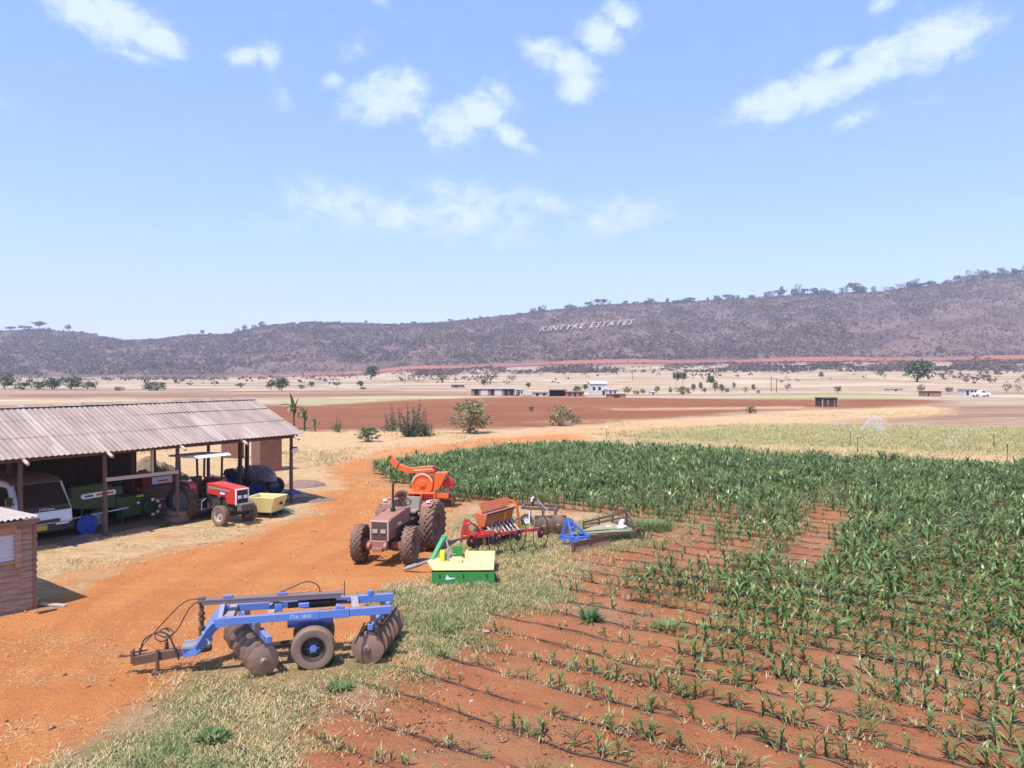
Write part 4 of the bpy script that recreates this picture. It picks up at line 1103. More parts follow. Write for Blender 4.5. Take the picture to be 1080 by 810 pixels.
# ================================================================ yellow hopper of a spreader beside the red tractor
hp = thing('spreader_hopper', 'open cream yellow spreader hopper standing beside the red tractor', 'hopper', G(281, 545), BUS_RZ + .35)
h = MB()
top, bot = [(-.62, -.52, .82), (.62, -.52, .82), (.62, .52, .82), (-.62, .52, .82)], [(-.42, -.42, .22), (.42, -.42, .22), (.42, .42, .22), (-.42, .42, .22)]
ti = [(x * .90, y * .88, .82) for x, y, z in top]; bi = [(x * .85, y * .85, .26) for x, y, z in bot]
h.add(top + bot + ti + bi, [(0, 1, 5, 4), (1, 2, 6, 5), (2, 3, 7, 6), (3, 0, 4, 7), (4, 5, 6, 7), (0, 1, 9, 8), (1, 2, 10, 9), (2, 3, 11, 10), (3, 0, 8, 11), (8, 9, 13, 12), (9, 10, 14, 13), (10, 11, 15, 14), (11, 8, 12, 15), (12, 13, 14, 15)])
h.build('hopper', M('cream yellow paint', (0.68, 0.55, 0.22), .5, worn=(0.6, 0.47, 0.24), amount=.6, dust=.15), hp, bev=.02)
lg = MB()
for x in (-.38, .38):
    for y in (-.36, .36): lg.beam((x, y, 0), (x, y, .24), .07)
lg.beam((-.45, 0, .1), (.45, 0, .1), .1); lg.build('stand', BLACKM, hp)
MB().box((.545, .1, .55), (.03, .18, .16), ry=-.32).build('gauge_plate', DARK, hp)
MB().box((0, 0, .64), (1.0, .82, .02)).build('residue', M('dry manure', (0.12, 0.07, 0.045), .95, dust=0, bmp=.5), hp)

# ================================================================ orange thresher with its long spout
th = thing('forage_chopper', 'orange trailed forage chopper with a long bent spout beside the maize', 'chopper', (-3.68, 32.1, 0), RAD(-4))
ro = MB(); ro.lathe([(.002, -.23), (.16, -.23), (.18, -.20), (.42, -.20), (.47, -.16), (.47, .16), (.42, .2), (.002, .2)], (-.04, 0, .95), (0, 1, 0), 36)
ro.lathe([(.36, -.225), (.44, -.225), (.44, -.19), (.36, -.19)], (-.04, 0, .95), (0, 1, 0), 36, close=True)
ro.cyl((-.04, -.27, .95), (-.04, -.2, .95), .09, 16); roto = ro.build('rotor_housing', ORANGE, th)
rim_ = MB()
for k in range(15):
    a0, a1 = .25 + k * .175, .25 + (k + 1) * .175
    if k == 7: continue
    rim_.prism([(-.04 + .40 * math.cos(a0), -.228, .95 + .40 * math.sin(a0)), (-.04 + .46 * math.cos(a0), -.228, .95 + .46 * math.sin(a0)), (-.04 + .46 * math.cos(a1), -.228, .95 + .46 * math.sin(a1)), (-.04 + .40 * math.cos(a1), -.228, .95 + .40 * math.sin(a1))], (0, -.006, 0))
rim_.build('pale_rim', M('pale peach paint', (0.72, 0.45, 0.33), .4, dust=.1), roto)
bx = MB()
bx.box((-.03, -.38, .62), (1.14, .30, .06)); bx.box((-.03, -.38, .26), (1.14, .30, .06))
for x in (-.58, -.03, .52): bx.box((x, -.38, .44), (.06, .30, .30))
bx.box((-.03, -.25, .44), (1.1, .03, .3)); bx.build('intake_box', ORANGE, th, bev=.012)
MB().box((-.22, -.27, .44), (.28, .04, .2)).build('dark_opening', DARK, th)
hpn = MB(); hpn.prism([(.44, -.28, .72), (.66, -.28, .74), (1.04, -.28, 1.46), (.52, -.28, 1.46)], (0, .5, 0)); hpn.build('feed_hopper', ORANGE, th, bev=.015)
ch1 = MB(); ch1.prism([(-.62, -.14, 1.40), (-.60, -.14, 1.62), (.42, -.14, 1.72), (.52, -.14, 1.60), (.45, -.14, 1.46)], (0, .26, 0)); spo = ch1.build('spout', ORANGE, th, bev=.015)
MB().box((.0, -.147, 1.555), (.8, .012, .05), ry=-.07).build('pale_lettering_strip', M('pale peach paint', (0.72, 0.45, 0.33)), spo)
ch2 = MB(); ch2.prism([(-.62, -.13, 1.39), (-.60, -.13, 1.63), (-1.02, -.13, 1.78), (-1.12, -.13, 1.55)], (0, .24, 0)); ch2.build('spout_elbow', ORANGE, th, bev=.012)
ch3 = MB(); ch3.prism([(-1.15, -.13, 1.56), (-1.05, -.13, 1.80), (-1.32, -.13, 2.06), (-1.46, -.13, 1.88)], (0, .24, 0)); ch3.build('spout_tip', ORANGE, th, bev=.012)
MB().beam((-1.135, 0, 1.54), (-1.03, 0, 1.81), .03, .28, up=(0, 1, 0)).build('spout_hinge', BLACKM, th)
MB().box((-1.42, 0, 2.02), (.16, .22, .16), ry=.7).build('deflector', RUST, th)
nk = MB(); nk.prism([(.22, -.1, 1.30), (.42, -.1, 1.30), (.56, -.1, 1.66), (.34, -.1, 1.62)], (0, .2, 0)); nk.build('spout_neck', ORANGE, th)
MB().tube([(.40, -.16, 1.70), (.54, -.16, 1.62), (.75, -.1, 1.50)], .03).build('spout_lever', BLACKM, th)
en = MB(); en.box((1.02, .15, .95), (.42, .4, .36)); en.cyl((1.1, -.08, 1.08), (1.1, -.02, 1.08), .16, 16); en.build('engine', RED, th, bev=.03)
ch = MB(); ch.beam((-.7, 0, .34), (1.2, 0, .34), .1); ch.box((.82, -.18, .5), (.5, .2, .2)); ch.beam((-.03, -.3, .3), (-.03, -1.3, .3), .1); ch.beam((-.03, -1.2, .02), (-.03, -1.2, .5), .06); ch.build('chassis', ORANGE, th)
wheel(th, (1.0, .0, .33), .33, .2, RUBBER, RUST)
wheel(th, (-.95, .1, .33), .33, .2, RUBBER, RUST)

# ================================================================ green and yellow rotary mower
mw = thing('rotary_mower', 'yellow decked mower with a bright green front skirt on the grass', 'mower', (-1.29, 20.25, 0), RAD(1.5))
deck = [(-.80, 0, .36), (.81, 0, .36), (.86, 2.0, .38), (.06, 2.0, .38), (.0, 1.16, .37), (-.94, 1.16, .37), (-1.02, .86, .37)]
MB().prism(deck, (0, 0, .05)).build('deck', YELLOW, mw, bev=.02)
rbs = MB(); rbs.box((.43, 1.0, .425), (.03, 1.8, .025)); rbs.box((.0, .1, .425), (1.55, .04, .025)); rbs.box((-.35, 1.05, .43), (.95, .10, .03)); rbs.box((.04, 1.5, .44), (.06, 1.0, .05)); rbs.build('deck_ribs', YELLOW, mw)
sk = MB(); pts = []
for (cx, cz, a0) in ((-.74, .10, math.pi), (.74, .10, 1.5 * math.pi)):
    for k in range(6):
        a = a0 + k * math.pi / 10; pts.append((cx + .09 * math.cos(a), -.03, cz + .09 * math.sin(a)))
pts += [(.83, -.03, .33), (-.83, -.03, .33)]
sk.prism(pts, (0, .025, 0)); fsk = sk.build('front_skirt', BRIGHTGREEN, mw)
hng = MB()
for x in (-.62, .0, .62): hng.box((x, -.045, .25), (.035, .02, .07))
hng.build('hinge', DARK, fsk)
lo = MB()   # pale running-animal mark
lo.prism([(-.47, -.036, .17), (-.44, -.036, .13), (-.36, -.036, .14), (-.22, -.036, .165), (-.20, -.036, .185), (-.34, -.036, .185), (-.38, -.036, .21), (-.42, -.036, .215)], (0, -.006, 0))
lo.prism([(-.42, -.036, .212), (-.385, -.036, .212), (-.40, -.036, .25), (-.43, -.036, .275)], (0, -.006, 0))
lo.prism([(-.45, -.036, .20), (-.425, -.036, .205), (-.455, -.036, .24)], (0, -.006, 0))
lo.build('white_mark', WHITE, fsk)
sd_ = MB()
for x in (-.82, .82): sd_.box((x, 1.0 if x > 0 else .5, .20), (.02, 2.0 if x > 0 else 1.0, .3))
sd_.box((-.47, 1.13, .2), (.9, .02, .3)); sd_.box((.45, 1.98, .2), (.8, .02, .3)); sd_.build('side_skirt', DARK, mw)
MB().cyl((.84, .22, .14), (.93, .22, .14), .14, 18).build('skid_wheel', RUBBER, mw)
tw = MB(); tw.beam((-.90, 1.05, .40), (-.58, 1.42, .98), .13, .09); tw.box((-.58, 1.42, .96), (.16, .12, .1)); tw.build('hitch_tower', M('pale green paint', (0.06, 0.32, 0.13), .5, dust=.15), mw, bev=.01)
tw2 = MB(); tw2.beam((-.35, 1.05, .40), (-.55, 1.4, .92), .04); tw2.build('tower_brace', GREYM, mw)
MB().lathe([(.002, 0), (.075, 0), (.07, .28), (.055, .30), (.002, .30)], (-.60, .85, .42), (0, 0, 1), 16).build('shaft_guard', LEMON, mw)
bs = MB(); bs.tube([(-.52, .95, .42), (-.50, .95, .62), (-.44, 1.0, .75)], .03); bs.tube([(-.44, .8, .42), (-.44, .8, .60)], .025); bs.tube([(-.40, .9, .6), (-.25, 1.0, .55)], .03); bs.build('lever_links', GREYM, mw)
MB().box((-.20, 1.08, .62), (.28, .10, .36)).build('guard_plate', BRIGHTGREEN, mw, bev=.015)
MB().box((-.2, .75, .47), (.3, .3, .12)).build('gearbox', YELLOW, mw, bev=.02)
ps = MB(); ps.tube([(-.98, 1.05, .38), (-1.35, 1.18, .22)], .04); ps.tube([(-1.33, 1.17, .23), (-1.62, 1.27, .12)], .065); ps.tube([(-1.60, 1.26, .125), (-1.72, 1.30, .09)], .045); ps.build('drive_shaft', GREYM, mw)

# ================================================================ red wheel rake
RK0, RK1 = Vector((-1.30, 23.1, .56)), Vector((.86, 24.35, .56))
rk_rz = math.atan2(RK1.y - RK0.y, RK1.x - RK0.x)
rake = thing('hay_rake', 'red hay rake with four large thin finger wheels in a slanting row', 'rake', (RK0.x, RK0.y, 0), rk_rz)
Lr = (RK1 - RK0).length
br_ = MB(); br_.beam((-.15, .08, .62), (Lr + .1, .08, .62), .09); br_.beam((-.1, .30, .70), (.95, .12, .68), .07); br_.build('toolbar', RED, rake)
af = MB(); af.beam((.15, .15, .55), (.05, .35, 1.12), .07); af.beam((.75, .15, .6), (.10, .36, 1.10), .06); af.beam((.05, .34, 1.12), (.0, .5, .6), .06); af.beam((-.15, .2, .5), (.0, .5, .62), .07); af.box((.05, .32, .85), (.18, .10, .26)); af.box((.35, .2, .64), (.5, .22, .1)); af.build('hitch_frame', RED, rake)
MB().tube([(-.55, -.05, .60), (.0, .1, .62)], .03).build('hitch_pin', DARK, rake)
for k in range(4):
    c = Vector((Lr * (.0 + k / 3.0), -.10, .54))
    axw = Matrix.Rotation(RAD(-52), 3, 'Z') @ Vector((0, 1, 0))
    axw = Vector((math.sin(RAD(34)) , -math.cos(RAD(34)), 0))
    axw = Vector((.51, -.86, 0)).normalized() if k != 1 else Vector((.66, -.75, 0)).normalized()
    hb = MB(); hb.lathe([(.002, -.03), (.06, -.04), (.16, -.035), (.175, 0), (.16, .035), (.06, .04), (.002, .03)], c, axw, 20)
    hubo = hb.build('wheel_hub', BLACKM, rake)
    MB().lathe([(.002, -.05), (.05, -.05), (.055, .05), (.002, .05)], c + axw * .03, axw, 10).build('hub_cap', RED, hubo)
    a = axw.orthogonal().normalized(); b_ = axw.cross(a)
    wr = MB()
    ring = [c + (a * math.cos(x) + b_ * math.sin(x)) * .52 for x in np.linspace(0, 2 * math.pi, 37)]
    wr.tube(ring, .017, 6, caps=False)
    for j in range(14):
        x = j * 2 * math.pi / 14
        d_ = a * math.cos(x) + b_ * math.sin(x); e_ = a * math.cos(x + .35) + b_ * math.sin(x + .35)
        wr.tube([c + d_ * .14, c + e_ * .52, c + e_ * .56 + axw * .03], .0045, 4)
    wr.build('finger_wheel', DARK, rake)
    MB().beam((c.x, c.y + .02, c.z), (c.x - .02, .08, .62), .05).build('wheel_arm', RED, rake)

# ================================================================ orange seed drill
dr = thing('seed_drill', 'weathered orange seed drill with raised lid and white seed tubes', 'seed drill', (-.58, 25.25, 0), math.atan2(.85, .53))
# x along the box, y = away from the yard (left), -y faces the photographer's right
L2 = .82
bx = MB(); bx.prism([(-L2, -.16, .66), (-L2, -.26, 1.06), (-L2, .22, 1.10), (-L2, .12, .66)], (2 * L2, 0, 0)); bx.build('seed_box', DEEPORANGE, dr, bev=.015)
ld = MB(); ld.prism([(-L2 - .02, -.10, 1.14), (-L2 - .02, -.07, 1.14), (-L2 - .02, .06, 1.40), (-L2 - .02, .03, 1.41)], (2 * L2 + .04, 0, 0)); ld.build('lid', DEEPORANGE, dr)
MB().box((0, -.275, 1.07), (2 * L2 + .06, .05, .05)).build('box_edge', DARK, dr)
MB().box((.30, -.225, .88), (.07, .02, .26), rx=.24).build('yellow_label', LEMON, dr)
for x in (L2 + .06,):
    e = MB(); e.beam((x, .2, 1.36), (x, .3, .1), .06); e.beam((x, .18, 1.34), (x, -.34, 1.20), .05); e.beam((x, -.32, 1.22), (x, -.42, .42), .06); e.beam((x, .28, .4), (x, -.45, .42), .06); e.build('end_frame', ORANGE, dr)
MB().beam((-L2, -.06, .60), (L2, -.06, .60), .10).build('axle_bar', DARK, dr)
for k in range(7):
    x = -L2 + .12 + k * .235
    MB().tube([(x, -.18, .66), (x + .02, -.36, .48), (x + .03, -.50, .34)], .034).build('seed_tube', M('dusty white tube', (0.5, 0.46, 0.43), .6, dust=.3), dr)
    MB().lathe([(.002, -.01), (.15, 0), (.002, .01)], (x, .02, .16), (1, .2, 0), 18).build('coulter_disc', RUST, dr)
wheel(dr, (-L2 - .18, .05, .32), .32, .12, RUBBER, RUST); wheel(dr, (L2 + .18, .05, .32), .32, .12, RUBBER, RUST)

# ================================================================ rusty cultivator, disc plough, blue rear blade, old rack
cu = thing('cultivator', 'rusty tine cultivator with a black and white lever at the maize edge', 'cultivator', (1.20, 28.4, 0), RAD(-8))
fr_ = MB(); fr_.beam((-1.05, .3, .66), (.75, .2, .62), .09); fr_.beam((-.75, -.25, .62), (.55, -.3, .58), .09); fr_.beam((-.8, -.3, .62), (-.75, .35, .66), .08); fr_.beam((.4, -.3, .58), (.45, .3, .62), .08); fr_.beam((-.2, -.3, .6), (-.2, .35, .64), .07); fr_.build('frame', RUST, cu)
for x, y in ((-.6, .28), (-.1, .26), (.4, .24), (-.5, -.27), (0, -.28), (.4, -.3)):
    MB().tube([(x, y, .62), (x + .02, y - .12, .45), (x + .02, y - .16, .2), (x, y + .02, .02)], [.03, .03, .028, .02]).build('tine', RUST, cu)
lv = MB(); lv.tube([(-.42, -.1, .66), (-.44, -.1, .88), (-.34, -.1, .96), (-.1, -.1, .80), (.02, -.1, .64)], .04); lv.build('lever', BLACKM, cu)
MB().tube([(-.46, -.12, .84), (-.45, -.12, .94), (-.38, -.12, 1.0)], .045).build('lever_grip', WHITE, cu)
MB().tube([(-.25, -.2, .92), (.65, -.55, .12)], .025).build('brace', GREYM, cu)
wheel(cu, (-.62, -.45, .22), .22, .12, RUBBER, WHITE)
MB().beam((-.50, -.5, .05), (-.50, -.5, .56), .08, .05).build('white_stay', WHITE, cu)

dp = thing('disc_plough', 'rust brown disc plough with two big worn discs behind the rake', 'plough', (1.25, 26.3, 0), RAD(20))
MB().beam((-.4, .2, .62), (.75, .25, .55), .13).build('beam', RUST, dp)
for x, a in ((-.18, .5), (.34, .55)):
    d_ = disc_mesh(.34, 0, .10).build('disc', DISC, dp); d_.location = (x, -.05, .33); d_.rotation_euler = (.25, 0, -a)
    MB().tube([(x, .1, .34), (x + .05, .25, .58)], .05).build('disc_arm', RUST, dp)
wheel(dp, (.85, .3, .26), .26, .10, RUST, RUST)

rb = thing('rear_blade', 'blue A-frame scraper with a long rusty blade on the grass', 'scraper', (1.98, 24.9, 0), 0)
fr_ = MB()
for p, q in (((-.20, .15, .95), (-.42, .15, .30)), ((-.20, .15, .95), (-.05, -.25, .28)), ((-.18, .15, .95), (.52, -.05, .36)), ((-.42, .15, .30), (-.05, -.25, .28)), ((-.05, -.25, .28), (.55, -.1, .32)), ((-.40, .15, .3), (.5, .15, .36)), ((.1, .1, .66), (-.12, -.1, .58)), ((.0, -.22, .28), (.25, -.45, .25))):
    fr_.beam(p, q, .085)
fr_.box((-.45, .12, .28), (.12, .12, .16)); fr_.box((.55, -.1, .33), (.12, .14, .18)); fr_.box((-.04, -.26, .25), (.16, .12, .24)); fr_.beam((-.32, -.02, .28), (-.32, -.02, .0), .07); fr_.build('frame', M('deep blue paint', (0.03, 0.12, 0.46), .5, worn=(0.06, 0.12, 0.3), amount=.5, dust=.25), rb)
bl = MB(); p0, p1 = Vector((-.10, -1.2, 0)), Vector((1.38, .12, 0)); dv = (p1 - p0).normalized(); nv = Vector((dv.y, -dv.x, 0))
arc = [(.06, .02), (.0, .12), (-.015, .24), (.02, .36)]
poly = [p0 - nv * -a + Vector((0, 0, z)) for a, z in arc] + [p0 - nv * (-a + .015) + Vector((0, 0, z)) for a, z in reversed(arc)]
bl.prism(poly, p1 - p0); bl.build('blade', M('rust brown plate', (0.20, 0.105, 0.07), .8, .2, worn=(0.27, 0.15, 0.10), amount=.8, scale=3, dust=.25), rb)
MB().beam(p0 + Vector((0, 0, -.02)), p0 + Vector((0, 0, .40)), .07, .10).build('blade_end', RUST, rb)
MB().beam((.25, -.45, .25), (.6, -.6, .22), .12).build('turntable', RUST, rb)

rb.scale = (.88, .88, .88)
rc_ = thing('iron_rack', 'rusty iron rack frame holding thin green pipes and white bottles', 'rack', (3.35, 26.0, 0), RAD(14))
fr_ = MB()
for p, q in (((-.85, .35, .50), (.75, .30, .82)), ((-.9, -.35, .18), (.75, -.35, .22)), ((.70, .3, .0), (.70, .3, .90)), ((.74, -.35, 0), (.74, -.35, .45)), ((-.85, .35, 0), (-.85, .35, .55)), ((.72, .3, .78), (.75, -.35, .42)), ((-.88, .3, .3), (.7, .3, .45)), ((.3, .32, .85), (.8, .3, .88))): fr_.beam(p, q, .065)
fr_.beam((-.8, .32, .42), (.7, .3, .62), .05); fr_.beam((-.3, .33, .0), (-.3, .33, .66), .06); fr_.beam((.2, .32, 0), (.2, .32, .74), .06); fr_.beam((-.9, .0, .2), (.7, 0, .3), .06); fr_.build('frame', RUST, rc_)
lumpy('dry_stalks', (3.3, 26.1, .25), .8, .3, .25, M('dry stalks', (0.30, 0.235, 0.15), .9, worn=(0.15, 0.10, 0.06), amount=.8, scale=9, dust=.1), 'armful of dry stalks heaped in the rusty rack', 'stalks', 17, .25, ridge=6)
wheel(rc_, (.85, -.42, .2), .2, .1, RUBBER, RUST)
pb = thing('pipe_bundle', 'bundle of pale green irrigation pipes lying across the rusty rack', 'pipes', (3.35, 25.95, 0), RAD(12))
rp = random.Random(4)
for k in range(8):
    MB().tube([(-.95, -.28 + k * .075, .24 + rp.uniform(0, .06)), (.6, -.30 + k * .07, .27 + rp.uniform(0, .1))], .022).build('pipe', M('pale green pipe', (0.20, 0.26, 0.13), .6, dust=.25), pb)
for k, (x, y, z, lb) in enumerate([(.2, -.05, .33, 'white plastic bottle lying on the pipes'), (-.15, .0, .33, 'smaller white plastic bottle on the pipes'), (.35, .12, .45, 'upper white plastic bottle on the rusty rack')]):
    bo = thing('plastic_bottle', lb, 'bottle', (3.35 + x, 25.95 + y, z), .5 * k, 'white bottles on the rack')
    sc_ = 1.0 if k != 1 else .75
    MB().lathe([(.002, 0), (.085 * sc_, 0), (.09 * sc_, .22 * sc_), (.04 * sc_, .28 * sc_), (.035 * sc_, .33 * sc_), (.002, .33 * sc_)], (0, 0, .03), (1, .2, .1), 14).build('body', WHITE, bo)

# ================================================================ the blue disc harrow
HR_RZ = math.atan2(.235, .972)
ha_ = thing('disc_harrow', 'blue trailed disc harrow with brown notched discs in the foreground', 'disc harrow', (-5.46, 14.57, 0), HR_RZ)
rl = MB()
rl.beam((0.02, -.42, 1.0), (3.07, -.42, 1.0), .10, .14); rl.box((1.5, -.42, 1.0), (.5, .115, .152)); rl.box((2.15, -.42, 1.0), (.3, .13, .17)); rl.box((2.85, -.42, 1.0), (.5, .112, .15)); rl.build('side_rail', BLUE, ha_, bev=.008)
rl = MB(); rl.beam((.02, .42, 1.0), (3.17, .42, 1.0), .10, .14); rl.box((2.75, .42, 1.0), (.9, .114, .152)); rl.build('side_rail', BLUE, ha_, bev=.008)
for sy in (-1, 1):
    bd = MB(); pts = [(.06, sy * .42, 1.0), (-.10, sy * .40, .97), (-.20, sy * .36, .86), (-.42, sy * .22, .50), (-.52, sy * .17, .40)]
    for a, b_ in zip(pts[:-1], pts[1:]): bd.beam(a, Vector(b_) + (Vector(b_) - Vector(a)).normalized() * .03, .10, .165, up=(0, 0, 1) if abs(a[2] - b_[2]) < .1 else (1, 0, .3))
    bd.beam((-.46, sy * .19, .43), (-.72, sy * .12, .36), .10, .15); bd.build('bent_arm', BLUE, ha_, bev=.006)
MB().box((-.30, -.325, .70), (.018, .03, .24), ry=-.5).build('label_plate', WHITE, ha_)
db = MB(); db.beam((-.25, 0, .42), (-1.62, 0, .26), .13, .16); db.build('drawbar', RUST, ha_, bev=.006)
hk = MB(); hk.box((-1.62, 0, .34), (.05, .14, .24)); hk.beam((-1.60, 0, .36), (-1.78, .05, .34), .06, .03); hk.lathe([(.035, -.015), (.06, -.015), (.06, .015), (.035, .015)], (-1.82, .06, .34), (0, .1, 1), 14, close=True); hk.cyl((-1.5, .02, .3), (-1.5, .02, .46), .02, 8); hk.beam((-1.62, -.06, .42), (-1.38, .05, .42), .03); hk.build('hitch', RUST, ha_)
jk = MB(); jk.tube([(-1.18, -.09, .46), (-1.18, -.09, .04)], .035); jk.box((-1.18, -.09, .03), (.18, .12, .05)); jk.build('jack_leg', RUST, ha_)
sp_ = MB(); sp_.lathe([(.002, 0), (.05, 0), (.02, .26), (.002, .27)], (-1.05, .08, .33), (0, 0, 1), 10); sp_.build('hose_stand', RUST, ha_)
pl_ = MB(); pl_.box((-.5, 0, .48), (.5, .42, .035)); pl_.box((-.40, 0, .55), (.16, .22, .14)); pl_.build('hitch_plate', GREYM, ha_)
sj = MB(); sj.tube([(-.42, 0, .5), (-.42, 0, .72), (-.42, 0, .72), (-.42, 0, 1.28)], [.055, .055, .04, .04], 10)
for z in (.75, .92, 1.02): sj.cyl((-.42, 0, z), (-.42, 0, z + .05), .062, 10)
sj.box((-.42, 0, 1.30), (.12, .14, .11)); sj.build('screw_jack', RUST, ha_)
tpb = MB(); tpb.beam((-.46, 0, 1.30), (2.2, 0, 1.27), .20, .04); tpb.beam((-.4, -.09, 1.26), (2.15, -.09, 1.23), .02, .07); tpb.beam((-.4, .09, 1.26), (2.15, .09, 1.23), .02, .07); tpb.build('top_bar', M('purple grey steel', (0.16, 0.13, 0.145), .6, .2, worn=(0.22, 0.15, 0.12), dust=.35), ha_)
for x in (.05, 1.05): MB().box((x, 0, 1.345 - .011 * x), (.16, .10, .04)).build('blue_clamp', BLUE, ha_)
MB().cyl((2.22, 0, 1.2), (2.22, 0, 1.5), .012, 6).build('pin_rod', RUST, ha_)
cm = MB(); cm.beam((.12, -.37, 1.0), (.12, .37, 1.0), .14, .15); cm.build('cross_member', M('dusty pale blue paint', (0.32, 0.31, 0.38), .6, dust=.5), ha_)
cm = MB(); cm.beam((.85, -.37, .98), (.85, .37, .98), .12, .14); cm.build('cross_member', M('dusty pale blue paint', (0.3, .3, .38)), ha_)
cm = MB(); cm.beam((2.42, -.37, 1.0), (2.42, .37, 1.0), .14, .15); cm.build('cross_member', M('dusty pale blue paint', (0.3, .3, .38)), ha_)
for a, b_ in (((-.06, .42, .92), (-.02, .02, 1.26)), ((-.06, -.40, .95), (-.02, -.02, 1.24)), ((.95, .42, 1.05), (.72, .05, 1.24))):
    MB().beam(a, b_, .08).build('brace', BLUE, ha_)
cy = MB(); cy.tube([(1.15, .02, 1.08), (1.95, .02, 1.10)], .055, 12); cy.tube([(1.9, .02, 1.10), (2.35, .02, 1.08)], .03, 10); cy.box((1.75, .12, 1.08), (.62, .12, .18)); cy.build('hydraulic_ram', BLACKM, ha_)
cb = MB(); cb.box((1.42, .12, 1.16), (.18, .14, .16)); cb.box((1.45, -.08, 1.10), (.2, .12, .09)); cb.box((.98, -.02, 1.08), (.14, .14, .16)); cb.build('ram_bracket', BLUE, ha_, bev=.01)
MB().box((2.12, -.42, 1.105), (.16, .12, .10), ry=.3).build('bearing_cap', BLUE, ha_, bev=.02)
MB().cyl((2.75, .42, 1.08), (2.75, .42, 1.16), .07, 12).build('bearing_cap', BLUE, ha_)
wa = MB(); wa.beam((1.15, -.22, .80), (2.0, -.22, .82), .12, .13); wa.beam((1.2, .22, .80), (2.0, .22, .82), .12, .13); wa.beam((1.64, -.5, .42), (1.64, .5, .42), .09); wa.beam((1.9, -.22, .8), (1.66, -.22, .44), .1, .08); wa.beam((1.9, .22, .8), (1.66, .22, .44), .1, .08); wa.build('wheel_arm', M('dark blue paint', (0.03, 0.06, 0.22), .5, dust=.3), ha_)
for y in (-.50, .46): wheel(ha_, (1.63, y, .40), .40, .25, M('dry muddy rubber', (0.18, 0.125, 0.092), .85, worn=(0.22, 0.135, 0.09), amount=.8, dust=.45), BLACKM, 0, hub_mat=BLUE)
ln_ = MB(); ln_.beam((.55, -.15, .34), (1.6, -.15, .38), .06); ln_.beam((.6, .2, .3), (1.6, .1, .36), .05); ln_.build('tie_rod', RUST, ha_)
def gang(p0, p1, n, R, scallop, name):
    """a shaft of discs under its beam, running from the near end p0 to the far end p1"""
    p0, p1 = Vector(p0), Vector(p1); d = (p1 - p0); L = d.length; d.normalize()
    gm_ = MB(); gm_.cyl(p0 - d * .06, p1 + d * .06, .035, 10); g = gm_.build('disc_gang', RUST, ha_)
    proto = None
    for k in range(n):
        dm = disc_mesh(R, scallop).build('disc', DISC, g) if proto is None else proto.copy()
        if proto is None: proto = dm
        else: COL.objects.link(dm); dm.parent = g
        dm.location = p0 + d * (L * k / (n - 1))
        dm.rotation_euler = (0, .37 * k, math.atan2(d.y, d.x) - math.pi / 2)
    sc_ = MB()
    for k in range(n):
        c = p0 + d * (L * k / (n - 1))
        sc_.beam(c + Vector((.02, .06, .26)), c + Vector((.0, .03, .46)), .05, .015)
    sc_.build('scraper', RUST, g)
    return g
gang((.76, -.77, .31), (.14, .98, .31), 8, .298, 10, 'front')
gang((2.62, -.58, .32), (3.16, .95, .32), 7, .32, 0, 'rear')
gb_ = MB(); gb_.beam((.86, -.84, .72), (.20, .98, .74), .11, .12); fb = gb_.build('gang_beam', BLUE, ha_, bev=.006)
gb_ = MB(); gb_.beam((2.68, -.62, .74), (3.16, .80, .76), .10, .11); gb_.build('gang_beam', BLUE, ha_, bev=.006)
hgr = MB()
for x, y, in ((.62, -.42), (.36, .42), (2.75, -.42), (3.0, .42)): hgr.beam((x, y, .78), (x, y, .93), .12, .10)
hgr.build('hanger', RUST, ha_)
sb = MB()
for o in (-.12, .16):
    sb.beam((2.62 + o, -.66, .62), (3.16 + o, .9, .62), .02, .08)
    sb.beam((2.62 + o * .3, -.60 + o * .1, .84), (2.62 + o * 1.9, -.66, .46), .05, .02)
sb.beam((2.80, -.62, .86), (2.90, -.66, .50), .05, .025); sb.build('scraper_bar', BLACKM, ha_)
text_on('lettering', 'EPA 1800', .10, (1.20, -.4785, .964), (1, 0, 0), (0, 0, 1), M('pale lettering', (0.42, 0.55, 0.68), .5, dust=0, scale=30, chips=.8), ha_, .003)
hs_ = MB()
def curve(pts, n=14):
    pts = [Vector(p) for p in pts]; out = []
    P = [pts[0]] + pts + [pts[-1]]
    for i in range(1, len(P) - 2):
        for k in range(n):
            t = k / n; a, b_, c, d = P[i - 1], P[i], P[i + 1], P[i + 2]
            out.append(.5 * ((2 * b_) + (c - a) * t + (2 * a - 5 * b_ + 4 * c - d) * t * t + (3 * b_ - a - 3 * c + d) * t ** 3))
    return out + [pts[-1]]
MB().tube(curve([(-.45, .02, 1.33), (-.75, .04, 1.26), (-1.15, .06, .86), (-1.5, .05, .46), (-1.55, .02, .42)]), .012, 6).build('hose', HOSE, ha_)
MB().tube(curve([(-.42, -.02, 1.32), (-.62, -.05, 1.18), (-.85, -.05, .78), (-1.1, -.02, .58), (-1.25, .06, .66), (-1.12, .12, .78), (-1.0, .1, .72)]), .012, 6).build('hose', HOSE, ha_)
MB().tube(curve([(-1.48, -.03, .44), (-1.40, -.06, .66), (-1.15, -.08, .78), (-.98, -.1, .70), (-.88, -.12, .48), (-.80, -.14, .25)]), .016, 6).build('hose', HOSE, ha_)
MB().tube(curve([(-1.2, .04, .70), (-1.05, -.03, .66), (-.92, .02, .72), (-1.05, .08, .80), (-1.2, .04, .74)]), .014, 6).build('hose', HOSE, ha_)
MB().tube(curve([(.95, .0, 1.33), (1.2, .02, 1.42), (1.5, .03, 1.52), (1.72, .05, 1.42), (1.75, .06, 1.2)]), .012, 6).build('hose', HOSE, ha_)
